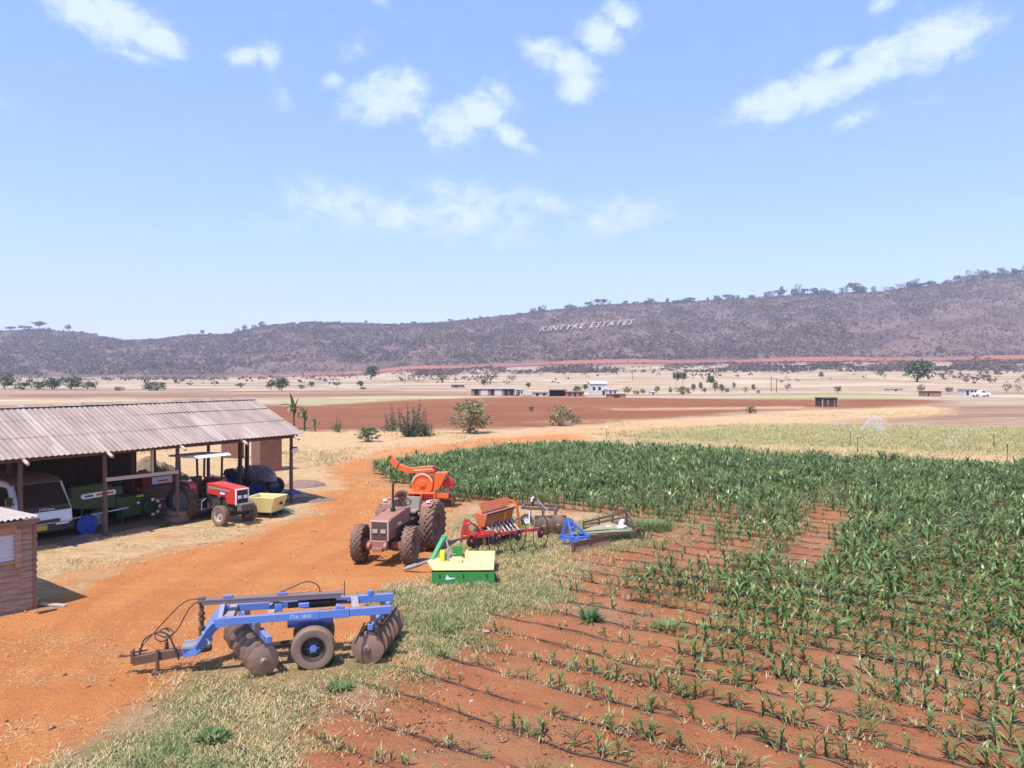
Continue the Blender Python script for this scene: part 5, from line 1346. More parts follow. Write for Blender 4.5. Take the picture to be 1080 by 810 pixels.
# ================================================================ brick outhouse and far wall behind the shed
m_brick, nt, b = new_mat('red brick')
br = nd(nt, 'ShaderNodeTexBrick'); tc = nd(nt, 'ShaderNodeTexCoord'); mp = nd(nt, 'ShaderNodeMapping')
mp.inputs['Rotation'].default_value = (RAD(90), 0, 0)
nt.links.new(tc.outputs['Object'], mp.inputs[0]); nt.links.new(mp.outputs[0], br.inputs['Vector'])
for k, v in (('Color1', (0.135, 0.042, 0.025, 1)), ('Color2', (0.20, 0.072, 0.044, 1)), ('Mortar', (0.15, 0.09, 0.065, 1)), ('Scale', 2.0), ('Mortar Size', .03), ('Bias', .1)): br.inputs[k].default_value = v
cc = mixn(nt, rng_node(nt, noise_fac(nt, 2.2, 5, .6), .4, .7, 0, .6), br.outputs['Color'], (0.17, 0.075, 0.05))
cc = mixn(nt, rng_node(nt, noise_fac(nt, 5, 4, .6), .70, .76, 0, .6), cc, (0.45, 0.36, 0.29))
nt.links.new(cc, b.inputs['Base Color']); b.inputs['Roughness'].default_value = .9
oh = thing('brick_outhouse', 'small square red brick outhouse standing behind the end of the shed', 'outhouse', G(274, 498.5), RAD(37))
MB().box((.62, .75, 1.08), (1.24, 1.5, 2.16)).build('wall', m_brick, oh)
MB().box((.62, .75, 2.20), (1.36, 1.62, .07)).build('roof', GREYM, oh)
MB().box((1.0, -.012, 1.95), (.34, .03, .13)).build('vent_block', WHITE, oh)
fw = MB().box((0, 0, .8), (1.5, .25, 1.6)).build('brick_wall', m_brick); fw.location = G(245, 483) ; fw.rotation_euler = (0, 0, -.2)
tag(fw, 'short stretch of red brick wall seen through the open shed, beyond the hay', 'wall')

# ================================================================ maize
def leaf_strip(az_, L, Wd, e0, curl, z0, seg, fold, rg, twist=0.0):
    """points of one arching blade: (seg+1) rows of 2 or 3 points"""
    c, s = math.cos(az_), math.sin(az_)
    p = np.array([0.0, 0.0, z0]); rows = []
    el_ = e0
    for i in range(seg + 1):
        f = i / seg
        w = Wd * (0.55 + 1.6 * f if f < .28 else (1.0 - ((f - .28) / .72) ** 1.8)) * .5
        w = max(w, .0015)
        side = np.array([-s, c, 0.0]) * math.cos(twist * f) + np.array([0, 0, 1.0]) * math.sin(twist * f)
        if fold: rows += [p - side * w, p + np.array([0, 0, -w * .45]), p + side * w]
        else: rows += [p - side * w, p + side * w]
        st = L / seg
        p = p + np.array([c * math.cos(el_), s * math.cos(el_), math.sin(el_)]) * st
        el_ -= curl / seg * (1 + .6 * f)
    return rows
def maize_mesh(h, seed, seg=6, fold=True, nl=9):
    rg = random.Random(seed)
    V, Fc = [], []
    base = rg.uniform(0, 6.28)
    k = 3 if fold else 2
    def addstrip(rows):
        o = len(V); V.extend([tuple(r) for r in rows])
        n = len(rows) // k
        for i in range(n - 1):
            for j in range(k - 1):
                a = o + i * k + j; Fc.append((a, a + 1, a + k + 1, a + k))
    for i in range(nl):
        f = i / (nl - 1)
        a = base + (i % 2) * math.pi + rg.gauss(0, .45)
        z0 = h * (.04 + .50 * f)
        L = h * (.62 + .45 * math.sin(math.pi * min(1, .25 + f * .75))) * rg.uniform(.8, 1.15)
        addstrip(leaf_strip(a, L, h * rg.uniform(.075, .105), RAD(rg.uniform(42, 62) + 20 * f), RAD(rg.uniform(95, 160) - 55 * f), z0, seg, fold, rg, rg.uniform(-.5, .5)))
    r = .020 * h + .004
    n = 5
    o = len(V)
    for z, rr in ((-.03, r * 1.2), (h * .3, r), (h * .62, r * .4)):
        for j in range(n): V.append((rr * math.cos(j * 1.2566), rr * math.sin(j * 1.2566), z))
    for l in range(2):
        for j in range(n): Fc.append((o + l * n + j, o + l * n + (j + 1) % n, o + l * n + n + (j + 1) % n, o + l * n + n + j))
    MT.clear(); rg2 = random.Random(seed + 5)
    per = (seg + 1) * k
    for i in range(nl):
        q = rg2.gauss(0, .10) + (.45 if rg2.random() < (.30 if i < 2 else .05) else 0)
        MT.extend([q] * per)
    MT.extend([.1] * (len(V) - len(MT)))
    return np.array(V), np.array(Fc)
MT = []
m_maize = leaf_mat('maize leaf', (0.048, 0.098, 0.022), (0.13, 0.205, 0.050), .36, .28, third=(0.30, 0.36, 0.15), objr=.1)
DENS = [(400,492,1,1.0),(460,484,1,1.05),(520,476,1,1.1),(600,470,1,1.15),(700,480,1,1.15),(850,490,1,1.15),(1080,495,1,1.1),(600,520,1,1.0),(700,520,1,1.0),(800,520,1,1.0),(950,520,1,1.0),(1080,540,1,1.0),(480,515,1,1.0),(530,525,1,.95),(600,533,.95,.9),(650,540,.9,.85),
 (700,545,.9,.85),(690,558,.1,.3),(720,575,.05,.3),(735,560,.25,.4),(660,590,.08,.3),(770,562,.6,.6),(780,585,.35,.4),(740,592,.2,.35),(760,610,.6,.6),(800,600,.9,.8),(820,560,1,.9),(865,570,.03,.3),(880,550,.06,.3),(848,592,.08,.3),(900,540,.9,.9),(905,570,1,.9),(820,585,.85,.8),
 (690,612,.75,.62),(720,625,.8,.65),(672,628,.75,.6),(640,622,.35,.4),(600,640,.12,.25),(650,660,.18,.28),(690,665,.25,.25),(740,640,.4,.45),(720,655,.3,.4),(790,640,1,.85),(770,665,.8,.7),(830,650,1,.85),(900,600,1,.9),(1000,600,1,.9),(1060,650,1,.85),(980,650,1,.8),(760,690,.65,.6),(820,700,.75,.6),(900,680,.85,.7),(980,700,.85,.65),(1060,700,.9,.7),
 (600,680,.25,.22),(560,665,.25,.22),(530,680,.2,.22),(500,720,.35,.25),(450,760,.35,.22),(470,740,.3,.2),(600,720,.5,.36),(640,690,.4,.3),(690,700,.4,.36),(650,735,.6,.42),(350,785,.25,.16),(420,780,.3,.2),(580,780,.8,.45),(540,800,.2,.25),(620,760,.3,.35),(640,785,.8,.48),(560,740,.35,.28),(700,780,.75,.5),(780,780,.75,.5),(860,780,.5,.45),(820,745,.7,.5),(900,740,.45,.42),(880,710,.5,.45),(950,785,.45,.42),(1000,740,.75,.55),(1060,780,.85,.6),(740,740,.7,.5),(300,800,.1,.15)]
DA = np.array(DENS, float)
def crop_at(px, py):
    d2 = ((px[:, None] - DA[None, :, 0]) * .75) ** 2 + ((py[:, None] - DA[None, :, 1]) * 1.5) ** 2 + 60
    w = d2 ** -1.7; w /= w.sum(1, keepdims=True)
    return (w * DA[None, :, 2]).sum(1), (w * DA[None, :, 3]).sum(1)
rg = np.random.default_rng(21)
pl = []
k0 = int((2.0 - ROW0) / ROWS) - 1; k1 = int((66 - ROW0) / ROWS) + 1
for k in range(k0, k1):
    c = ROW0 + ROWS * k
    a = np.arange(-45, 75, .165)
    a = a + rg.normal(0, .045, len(a))
    o = rg.normal(0, .06, len(a)) + .05
    x = ROWN.x * (c + o) + ROWD.x * a; y = ROWN.y * (c + o) + ROWD.y * a
    pl.append(np.stack([x, y, np.full(len(a), k)], 1))
pl = np.concatenate(pl)
m = (pl[:, 1] > 9.0)
pl = pl[m]
px = CX + F * pl[:, 0] / pl[:, 1]; py = HY + F * H / pl[:, 1]
wob = (fbm(pl[:, 0] * .25, pl[:, 1] * .25, 41, 2) - .5)
ins = inpoly(px + wob * 18, py + wob * 8, SOIL) & (px < 1330) & (px > 200) & (pl[:, 1] < 66)
edge = inpoly(px - 8, py - 2, SOIL)
pl, px, py = pl[ins], px[ins], py[ins]
dn, hh = [], []
for i in range(0, len(pl), 4000):
    a, b_ = crop_at(np.clip(px[i:i + 4000], 250, 1090), np.clip(py[i:i + 4000], 460, 830)); dn.append(a); hh.append(b_)
dn, hh = np.concatenate(dn), np.concatenate(hh)
patch = fbm(pl[:, 0] * .55, pl[:, 1] * .55, 51, 3)
keep = rg.random(len(pl)) < np.clip(dn * np.where(hh < .55, 1.3, 1.7) * (1 + (patch - .5) * np.where(dn > .88, .25, 1.5)), 0, 1)
pl, px, py, hh, patch = pl[keep], px[keep], py[keep], hh[keep], patch[keep]
hh = np.interp(hh, [0, .3, .5, .7, .9, 1.15], [0, .225, .36, .50, .60, .66]) * (1 + (patch - .5) * .55) * rg.uniform(.72, 1.28, len(hh))
far_ = np.hypot(pl[:, 0], pl[:, 1])
vis = (px > -20) & (px < 1100) & (py < 812)
show = np.where(vis, hh / far_, 0)
order = np.argsort(-show)
IND = order[:298]
REST = order[298:]
protos = []
for i in range(16):
    V, Fc = maize_mesh(1.0, 100 + i, 6, True, 6 + i % 5)
    me = bpy.data.meshes.new('maize_plant'); me.from_pydata(V.tolist(), [], Fc.tolist()); me.materials.append(m_maize)
    me.polygons.foreach_set('use_smooth', [True] * len(me.polygons)); me.update()
    a = me.attributes.new('tint', 'FLOAT', 'POINT')
    lz = np.array([v[2] for v in V]); a.data.foreach_set('value', np.clip(rg.uniform(.2, .6) + np.array(MT), 0, 1).astype(np.float32))
    protos.append(me)
for n_, i in enumerate(IND):
    o = bpy.data.objects.new('maize_plant', protos[n_ % 16]); COL.objects.link(o)
    s = float(hh[i]); o.location = (pl[i, 0], pl[i, 1], 0); o.scale = (s, s, s); o.rotation_euler = (rg.normal(0, .06), rg.normal(0, .06), rg.uniform(0, 6.28))
    tag(o, 'young green maize plant in the sparse drip-fed rows closest to the viewer', 'maize plant', 'young maize plants of the near rows')
def mass(idx, variants, name, label):
    Vs, Fs, Ts, off = [], [], [], 0
    vi = rg.integers(0, len(variants), len(idx)); an = rg.uniform(0, 6.28, len(idx))
    for q, (V, Fc, mt_) in enumerate(variants):
        s = idx[vi == q]; a = an[vi == q]; n = len(s)
        if n == 0: continue
        sc = hh[s][:, None]
        ca, sa = np.cos(a)[:, None], np.sin(a)[:, None]
        wd_ = 1.0 + .0 * sc
        X = (V[None, :, 0] * ca - V[None, :, 1] * sa) * sc * wd_ + pl[s, 0][:, None]
        Y = (V[None, :, 0] * sa + V[None, :, 1] * ca) * sc * wd_ + pl[s, 1][:, None]
        Z = V[None, :, 2] * sc
        Vs.append(np.stack([X, Y, Z], 2).reshape(-1, 3))
        Fs.append((Fc[None] + (np.arange(n) * len(V))[:, None, None] + off).reshape(-1, 4)); off += n * len(V)
        t = np.clip(rg.normal(.42, .26, n), 0, 1)
        Ts.append(np.clip(t[:, None] + mt_[None, :], 0, 1).ravel())
    o = np_mesh(name, np.concatenate(Vs), np.concatenate(Fs), m_maize, np.concatenate(Ts), smooth=True)
    return tag(o, label, 'maize', kind='stuff')
mid = REST[far_[REST] < 30]; fr3 = REST[far_[REST] >= 30]
def mv(*a_):
    V_, F_ = maize_mesh(*a_)
    return V_, F_, np.array(MT)
variants = [mv(1.0, 300 + i, 4, False, 9) for i in range(14)] 
variants_f = [mv(1.0, 400 + i, 3, False, 9) for i in range(10)]
allr = np.concatenate([mid, fr3])
# one object for the whole standing crop
_save = np_mesh
Vs, Fs, Ts = [], [], []
def collect(name, V, Fc, mat, tint=None, parent=None, smooth=False):
    Vs.append(V); Fs.append(Fc); Ts.append(tint); return bpy.data.objects.new('temporary', None)
np_mesh = collect
for idx, vr in ((mid, variants), (fr3, variants_f)):
    t_ = mass(idx, vr, 'maize_crop', ''); bpy.data.objects.remove(t_)
np_mesh = _save
mc = np_mesh('maize_crop', np.concatenate(Vs), np.concatenate([Fs[0], Fs[1] + len(Vs[0])]), m_maize, np.concatenate(Ts), smooth=True)
tag(mc, 'dense green field of standing maize reaching back from the near rows', 'maize', kind='stuff')
print('maize', len(pl), 'faces', len(mc.data.polygons))

# ---------------------------------------------------------------- black drip hoses along the rows
m_drip = M('black drip hose', (0.018, 0.015, 0.014), .5, worn=(0.06, 0.035, 0.025), amount=.5, scale=2, dust=.15)
for k in range(-6, 22):
    c = ROW0 + ROWS * k
    a = np.arange(-30, 40, .35)
    x = ROWN.x * c + ROWD.x * a; y = ROWN.y * c + ROWD.y * a
    ok_ = (y > 8.5)
    ppx = np.where(ok_, CX + F * x / np.maximum(y, 1), -999); ppy = HY + F * H / np.maximum(y, 1)
    ins = inpoly(ppx, ppy, SOIL) & ok_ & (ppx < 1250)
    if ins.sum() < 6: continue
    i0 = np.where(ins)[0][0]; i1 = np.where(ins)[0][-1]
    i0 = max(0, i0 - rh.randint(0, 3))
    xs, ys_ = x[i0:i1 + 1], y[i0:i1 + 1]
    if ys_.min() > 30.5: continue
    wv = (fbm(np.arange(len(xs)) * .28 + k * 9, np.zeros(len(xs)) + k, 61, 3) - .5) * .34
    zz = .012 + terrain(xs, ys_)
    pts = [(xs[j] + ROWN.x * wv[j], ys_[j] + ROWN.y * wv[j], .014 + .014 * math.sin(j * .7 + k) + .008 * math.sin(j * 1.9)) for j in range(len(xs))]
    o = MB().tube(pts, .013, 5).build('drip_hose', m_drip)
    pos = ['first black drip hose at the bare front edge of the maize field'][0] if k == -6 else None
    tag(o, 'thin black drip hose running along a row of the red maize field', 'drip hose', 'drip hoses of the maize field')

# ---------------------------------------------------------------- dry and green grass
def grass_points(n, seed, ymin=10.5, ymax=46):
    r = np.random.default_rng(seed)
    y = ymin * (ymax / ymin) ** r.random(n)
    x = (r.uniform(-60, 1140, n) - CX) / F * y
    z = zone_weights(x, y, 3, random.Random(seed))
    return r, x, y, z
def blades(x, y, hgt, lean, width, r, per=5, spread=.05):
    k = len(x)
    a = r.uniform(0, 2 * np.pi, (k, per)); h_ = hgt[:, None] * r.uniform(.5, 1.2, (k, per)); l_ = lean[:, None] * r.uniform(.4, 1.3, (k, per))
    bx_ = x[:, None] + r.normal(0, spread, (k, per)); by_ = y[:, None] + r.normal(0, spread, (k, per))
    ww = width * r.uniform(.7, 1.4, (k, per))
    ca, sa = np.cos(a), np.sin(a)
    p0 = np.stack([bx_ - sa * ww, by_ + ca * ww, 0 * bx_ + .0], 2); p1 = np.stack([bx_ + sa * ww, by_ - ca * ww, 0 * bx_ + .0], 2)
    p2 = np.stack([bx_ + ca * l_ * h_, by_ + sa * l_ * h_, h_], 2)
    return np.stack([p0, p1, p2], 2).reshape(-1, 3), per * 3
m_grass = leaf_mat('grass blade', (0.58, 0.42, 0.22), (0.45, 0.37, 0.17), .7, .2, third=(0.115, 0.185, 0.05), objr=0)
gv, gt = [], []
r, x, y, z = grass_points(150000, 71)
clump = fbm(x * .55, y * .55, 81, 4)
sel = r.random(len(x)) < z['grass'] * np.clip((clump - .36) * 3.4, .06, 1) * (1 - .6 * z['dirt'])
V, per = blades(x[sel], y[sel], r.uniform(.025, .075, sel.sum()) * (1 + .7 * (clump[sel] > .62)), r.uniform(.5, 2.2, sel.sum()), .009, r, 6, .07)
gv.append(V); gt.append(np.repeat(np.where(r.random(sel.sum()) < .25 + 2.6 * np.clip(clump[sel] - .42, 0, .4), r.uniform(.7, 1, sel.sum()), r.uniform(0, .5, sel.sum())), per))
r, x, y, z = grass_points(110000, 78, 17, 34)
clump = fbm(x * .6, y * .6, 82, 4)
sel = r.random(len(x)) < np.clip(z['grass'] * 1.1 + z['straw'] * .25 * (x > -3.4), 0, 1) * np.clip((clump - .26) * 3.0, .08, 1) * (1 - .7 * z['dirt'])
V, per = blades(x[sel], y[sel], r.uniform(.035, .10, sel.sum()) * (1 + .6 * (clump[sel] > .6)), r.uniform(.4, 1.9, sel.sum()), .011, r, 6, .09)
gv.append(V); gt.append(np.repeat(np.where(r.random(sel.sum()) < .22 + 2.4 * np.clip(clump[sel] - .42, 0, .4), r.uniform(.7, 1, sel.sum()), r.uniform(0, .5, sel.sum())), per))
r, x, y, z = grass_points(110000, 72)
clump = fbm(x * .5, y * 1.1, 83, 4)
sel = r.random(len(x)) < np.clip(z['straw'] - z['grass'] * .4, 0, 1) * np.clip((clump - .36) * 3.0, .02, 1) * .9
V, per = blades(x[sel], y[sel], r.uniform(.03, .09, sel.sum()), r.uniform(1.0, 3.2, sel.sum()), .008, r, 5, .09)
gv.append(V); gt.append(np.repeat(np.where(r.random(sel.sum()) < .06, .9, r.uniform(0, .4, sel.sum())), per))
# straw blown over the yard
r, x, y, z = grass_points(50000, 73)
clump = fbm(x * .4, y * .9, 85, 4)
sel = r.random(len(x)) < z['dirt'] * np.clip((clump - .47) * 3.2, 0, 1) * .8
V, per = blades(x[sel], y[sel], r.uniform(.012, .03, sel.sum()), r.uniform(3, 7, sel.sum()), .007, r, 3, .12)
gv.append(V); gt.append(np.repeat(r.uniform(0, .35, sel.sum()), per))
# seedlings and weeds between the drip hoses
r, x, y, z = grass_points(60000, 74, 10.5, 32)
rowp = ((x * ROWN.x + y * ROWN.y) - ROW0) / ROWS; off_ = np.abs(rowp - np.round(rowp))
clump = fbm(x * .8, y * .8, 87, 3)
sel = r.random(len(x)) < z['soil'] * np.where(off_ < .16, .30, .018) * np.clip((clump - .38) * 3, 0, 1)
V, per = blades(x[sel], y[sel], r.uniform(.05, .14, sel.sum()), r.uniform(.4, 1.4, sel.sum()), .010, r, 7, .045)
gv.append(V); gt.append(np.repeat(np.where(r.random(sel.sum()) < .6, r.uniform(.65, .95, sel.sum()), r.uniform(.1, .5, sel.sum())), per))
# tall dry grass under the bushes behind
r, x, y, z = grass_points(60000, 75, 46, 110)
clump = fbm(x * .15, y * .15, 89, 3)
sel = r.random(len(x)) < np.clip(z['straw'], 0, 1) * np.clip((clump - .48) * 3, .01, 1) * .8 * (1 - .8 * np.clip(z['dirt'] * 2, 0, 1))
V, per = blades(x[sel], y[sel], r.uniform(.03, .14, sel.sum()) * (1 + 1.2 * (clump[sel] > .62)), r.uniform(.6, 2.2, sel.sum()), .025, r, 5, .3)
gv.append(V); gt.append(np.repeat(np.where(r.random(sel.sum()) < .04, .85, r.uniform(0, .3, sel.sum())), per))
# pale green young wheat of the far field
r, x, y, z = grass_points(60000, 76, 45, 85)
sel = r.random(len(x)) < z['pale'] * .8
V, per = blades(x[sel], y[sel], r.uniform(.08, .22, sel.sum()), r.uniform(.2, .8, sel.sum()), .03, r, 4, .3)
gv.append(V); gt.append(np.repeat(r.uniform(.3, .68, sel.sum()), per))
gv = np.concatenate(gv); gt = np.concatenate(gt)
gr_ = np_mesh('grass', gv, np.arange(len(gv)).reshape(-1, 3), m_grass, gt)
tag(gr_, 'dry straw and patchy green grass over the farmyard and field edges', 'grass', kind='stuff')
print('grass tris', len(gv) // 3)

# ---------------------------------------------------------------- single weeds, stones
m_weed = leaf_mat('weed leaf', (0.035, 0.085, 0.025), (0.085, 0.155, 0.04), .6, .3, third=(0.17, 0.23, 0.075))
def weed(px, py, R, h, label, seed, n=60, tint=.3, broad=1.0):
    r = random.Random(seed); V, Fc = [], []
    for i in range(n):
        a = r.uniform(0, 6.28); L = h * r.uniform(.6, 1.2); rr = R * math.sqrt(r.random()) * .6
        rows = leaf_strip(a + r.gauss(0, .3), L, .05 * broad * r.uniform(.6, 1.2), RAD(r.uniform(35, 85)), RAD(r.uniform(40, 120)), 0, 3, False, r)
        o = len(V)
        for p in rows: V.append((p[0] + rr * math.cos(a), p[1] + rr * math.sin(a), p[2]))
        for j in range(3): Fc.append((o + 2 * j, o + 2 * j + 1, o + 2 * j + 3, o + 2 * j + 2))
    o = np_mesh('weed', V, Fc, m_weed, np.full(len(V), tint)); o.location = G(px, py)
    return tag(o, label, 'weed', 'weeds in the field and yard')
for a in [(622,657,.22,.42,'dark spiky weed clump standing alone in the sparse maize rows',1,70,.35,1.1),
          (705,664,.55,.22,'low pale green weed spreading between two drip hoses',2,120,.75,.8),
          (340,701,.32,.18,'grey green weed at the foot of the harrow wheel',3,90,.55,1.1),
          (222,783,.34,.16,'bluish green weed mat in the near grass',4,110,.4,1.1),
          (411,676,.22,.2,'leafy weed behind the rear harrow discs',5,60,.35,1.1),
          (402,692,.2,.18,'green weed beside the last harrow disc',6,60,.45,1.1),
          (268,716,.2,.12,'small weed by the front harrow disc',7,40,.7,.8),
          (640,570,.45,.35,'tall bright green weeds at the end of the rusty rack',8,110,.6,.8),
          (683,558,1.35,.42,'broad bank of long green grass at the field corner beside the maize',9,900,.62,.45),
          (655,567,.8,.32,'smaller clump of green grass before the field corner',10,360,.6,.45),
          (470,665,.5,.16,'low grey green weeds in the grass between harrow and field',11,120,.8,.8),
          (330,562,.2,.1,'small dry weed on the straw by the track',12,30,.9,.6),
          (172,556,.22,.22,'grey green weed growing beside the old tyres',13,50,.6,1.0),
          (357,729,.3,.15,'grey green weed at the field edge below the harrow',14,70,.6,1.0)]: weed(*a)
m_stone = M('pale stone', (0.36, 0.27, 0.2), .9, worn=(0.38, 0.28, 0.2), dust=.2)
for i, (px_, py_, s, lb) in enumerate([(513, 668, .13, 'pale stone at the head of a drip hose'), (497, 742, .08, 'small pale stone in the lower red rows'), (408, 752, .09, 'pale stone on the bare grey earth of the field'), (205, 788, .07, 'pale stone in the near grass'), (522, 626, .12, 'white stone in front of the green mower'), (243, 746, .06, 'small white stone near the harrow front discs'), (604, 633, .08, 'pale stone at the grassy field edge'), (330, 742, .07, 'pale chip in the grass by the field'), (60, 790, .05, 'brown pebble on the orange yard'), (440, 655, .07, 'pale stone on dry grass behind the harrow')]):
    o = MB(); o.lathe([(.002, -.6), (.7, -.5), (1.0, 0), (.75, .5), (.3, .72), (.002, .75)], (0, 0, .3), (.1, .2, 1), 9)
    q = o.build('stone', m_stone); q.location = G(px_, py_); q.scale = (s * .62, s * .5, s * .38); q.rotation_euler = (0, 0, i * 1.3)
    tag(q, lb, 'stone', 'loose pale stones')

# ================================================================ bushes and trees
m_bark = M('grey bark', (0.16, 0.115, 0.085), .9, worn=(0.26, 0.20, 0.16), amount=.6, dust=0)
m_leaf_dark = leaf_mat('dark leaf', (0.030, 0.060, 0.022), (0.055, 0.095, 0.035), .55, .15, third=(0.09, 0.12, 0.05))
m_leaf_olive = leaf_mat('olive leaf', (0.075, 0.085, 0.032), (0.13, 0.14, 0.06), .6, .15, third=(0.20, 0.19, 0.09))
m_leaf_pale = leaf_mat('pale leaf', (0.15, 0.14, 0.055), (0.24, 0.21, 0.10), .65, .2, third=(0.30, 0.27, 0.14))
m_twig = leaf_mat('bare twig', (0.17, 0.125, 0.105), (0.26, 0.20, 0.17), .9, 0)
m_banana = leaf_mat('banana leaf', (0.04, 0.11, 0.025), (0.10, 0.15, 0.04), .5, .25, third=(0.24, 0.19, 0.09))
LEAFS = {'dark': m_leaf_dark, 'olive': m_leaf_olive, 'pale': m_leaf_pale, 'twig': m_twig}
def tree_meshes(kind, shape, seed, nleaf=260):
    """unit-size trunk with limbs and a crown of loose leaf faces in clumps (height 1, width 1)"""
    r = np.random.default_rng(seed); pr = random.Random(seed)
    th, cz, rz_, flat = {'round': (.30, .58, .40, 1.0), 'umbrella': (.55, .80, .17, .45), 'bush': (.06, .48, .48, 1.0), 'spiky': (.06, .48, .48, 1.0), 'tall': (.30, .62, .38, 1.0), 'bare': (.25, .62, .36, 1.0), 'lolly': (.60, .78, .22, 1.0)}[shape]
    tb_ = MB()
    tw_ = {'umbrella': .022, 'bush': .018, 'tall': .03, 'lolly': .016}.get(shape, .032)
    ntr = 3 if shape == 'bush' else 1
    tips = []
    for q in range(ntr):
        bx_ = pr.uniform(-.06, .06) if ntr > 1 else 0
        top = Vector((pr.uniform(-.04, .04) + bx_ * 2, pr.uniform(-.04, .04), th))
        tb_.tube([(bx_, 0, -.04), (bx_ + .01, .01, th * .5), top], [tw_ * 1.25, tw_, tw_ * .8], 7)
        nb = 7 if shape != 'bush' else 4
        for i in range(nb):
            a = 6.28 * i / nb + pr.uniform(-.4, .4); rad = pr.uniform(.22, .42)
            e = Vector((math.cos(a) * rad, math.sin(a) * rad, cz + pr.uniform(-.5, .6) * rz_))
            mid_ = top.lerp(e, .55) + Vector((0, 0, .05))
            tb_.tube([top, mid_, e], [tw_ * .6, tw_ * .36, tw_ * .12], 5)
            tips.append(e)
            for j in range(3 if shape == 'bare' else 1):
                e2 = e + Vector((pr.uniform(-.14, .14), pr.uniform(-.14, .14), pr.uniform(.0, .18)))
                tb_.tube([mid_, e2], [tw_ * .28, tw_ * .08], 4); tips.append(e2)
                if shape == 'bare':
                    for _ in range(3): tb_.tube([e2, e2 + Vector((pr.uniform(-.1, .1), pr.uniform(-.1, .1), pr.uniform(-.02, .12)))], [tw_ * .12, tw_ * .05], 3)
    nc_ = 34
    th_ = r.uniform(0, 6.28, nc_); rr_ = np.sqrt(r.random(nc_)) * .40
    C = np.stack([rr_ * np.cos(th_), rr_ * np.sin(th_), cz + r.uniform(-1, 1, nc_) * rz_ * np.sqrt(np.clip(1 - (rr_ / .46) ** 2, .15, 1))], 1)
    C = np.concatenate([C, np.array([tuple(t) for t in tips[:8]])])
    size = r.uniform(.08, .16, len(C))
    per = max(4, nleaf // len(C))
    if shape == 'spiky':
        C, size = [], []
        for q in range(13):
            an = pr.uniform(0, 6.28); rad = pr.uniform(.1, .46); hgt_ = pr.uniform(.55, 1.0) * (1 - .35 * (rad > .36))
            p0, p1 = Vector((math.cos(an) * rad * .25, math.sin(an) * rad * .25, 0)), Vector((math.cos(an) * rad, math.sin(an) * rad, hgt_))
            pm = p0.lerp(p1, .5) + Vector((math.cos(an) * rad * .25, math.sin(an) * rad * .25, -.05))
            tb_.tube([p0, pm, p1], [.014, .011, .004], 5)
            for f in np.linspace(.25, 1.0, 7): C.append(tuple(p0.lerp(pm, f * 2) if f < .5 else pm.lerp(p1, f * 2 - 1))); size.append(pr.uniform(.045, .085) * (1.35 - .6 * f))
        for q in range(14): C.append((pr.uniform(-.4, .4), pr.uniform(-.4, .4), pr.uniform(.08, .3))); size.append(.09)
        C = np.array(C); size = np.array(size); per = max(4, nleaf // len(C))
    c, a, b_ = clumps(C, size, per, .75 * flat, r, spread=.55)
    hs_ = size[:, None, None] * r.uniform(.35, .8, (len(C), per, 1)) * (260 / nleaf) ** .38
    V = np.stack([c - a * hs_, c - b_ * hs_ * .6, c + a * hs_, c + b_ * hs_ * .6], 2).reshape(-1, 3)
    V[:, 2] = np.maximum(V[:, 2], .01)
    t = np.repeat(np.repeat(np.clip(r.normal(.35, .2, len(C)), 0, .75), per)[:, None], 4, 1).ravel() + np.repeat(r.uniform(-.1, .1, len(V) // 4), 4)
    return tb_, V, np.arange(len(V)).reshape(-1, 4), t
PROTO = {}
def plant(name, label, cat, loc, w, h, kind, shape, seed, rz=0, group=None, nleaf=260):
    key = (kind, shape, seed % 4, nleaf, name)
    if key not in PROTO:
        tb_, V, Fc, t = tree_meshes(kind, shape, seed % 4 * 7 + len(shape) * 13 + len(kind), nleaf)
        root = thing(name, label, cat)
        tb_.build('trunk' if shape not in ('bush', 'spiky') else 'stems', m_bark, root)
        if shape != 'bare': np_mesh('crown' if shape not in ('bush', 'spiky') else 'foliage', V, Fc, LEAFS[kind], np.clip(t, 0, 1), root)
        else:
            k_ = (len(V) // 4) // 3 * 4
            np_mesh('crown', V[:k_] , Fc[:k_ // 4], LEAFS['twig'], np.clip(t[:k_], 0, 1), root)
        PROTO[key] = root
    else:
        root = copy_tree(PROTO[key])
        if 'group' in root and not group: del root['group']
    tag(root, label, cat, group)
    root.location = loc; root.scale = (w, w, h); root.rotation_euler = (0, 0, rz)
    return root
def planted(px, base, wpx, hpx, kind, shape, name, label, cat, seed=0, group=None, nleaf=260, dmin=40):
    p = solve(px, base, dmin) if base < 416 else G(px, base)
    s = p.y / F
    return plant(name, label, cat, (p.x, p.y, p.z - .02 * hpx * s), wpx * s, hpx * s, kind, shape, seed, (px * 1.7) % 6.28, group, nleaf)
GB = 'bushes along the straw strip behind the shed'
planted(356, 456, 17, 19, 'olive', 'spiky', 'bush', 'small upright olive bush standing in front of the red ploughed field', 'bush', 1, GB, 700)
planted(388, 466, 25, 16, 'dark', 'bush', 'bush', 'low rounded dark green bush closest to the dirt track', 'bush', 2, GB, 700)
planted(430, 460, 54, 39, 'dark', 'spiky', 'bush', 'big ragged dark green bush with pale stems behind the track', 'bush', 3, GB, 2200)
planted(448, 460, 28, 17, 'dark', 'spiky', 'bush', 'low dark bush leaning against the big ragged bush', 'bush', 0, GB, 800)
planted(413, 455, 22, 30, 'olive', 'spiky', 'bush', 'thin olive bush crowding the left side of the big ragged bush', 'bush', 1, GB, 700)
planted(497, 457, 44, 36, 'pale', 'bush', 'bush', 'large pale feathery yellow green bush beside the track', 'bush', 2, GB, 1500)
planted(590, 449, 27, 23, 'pale', 'bush', 'bush', 'pale rounded bush at the edge of the red field', 'bush', 3, GB, 600)
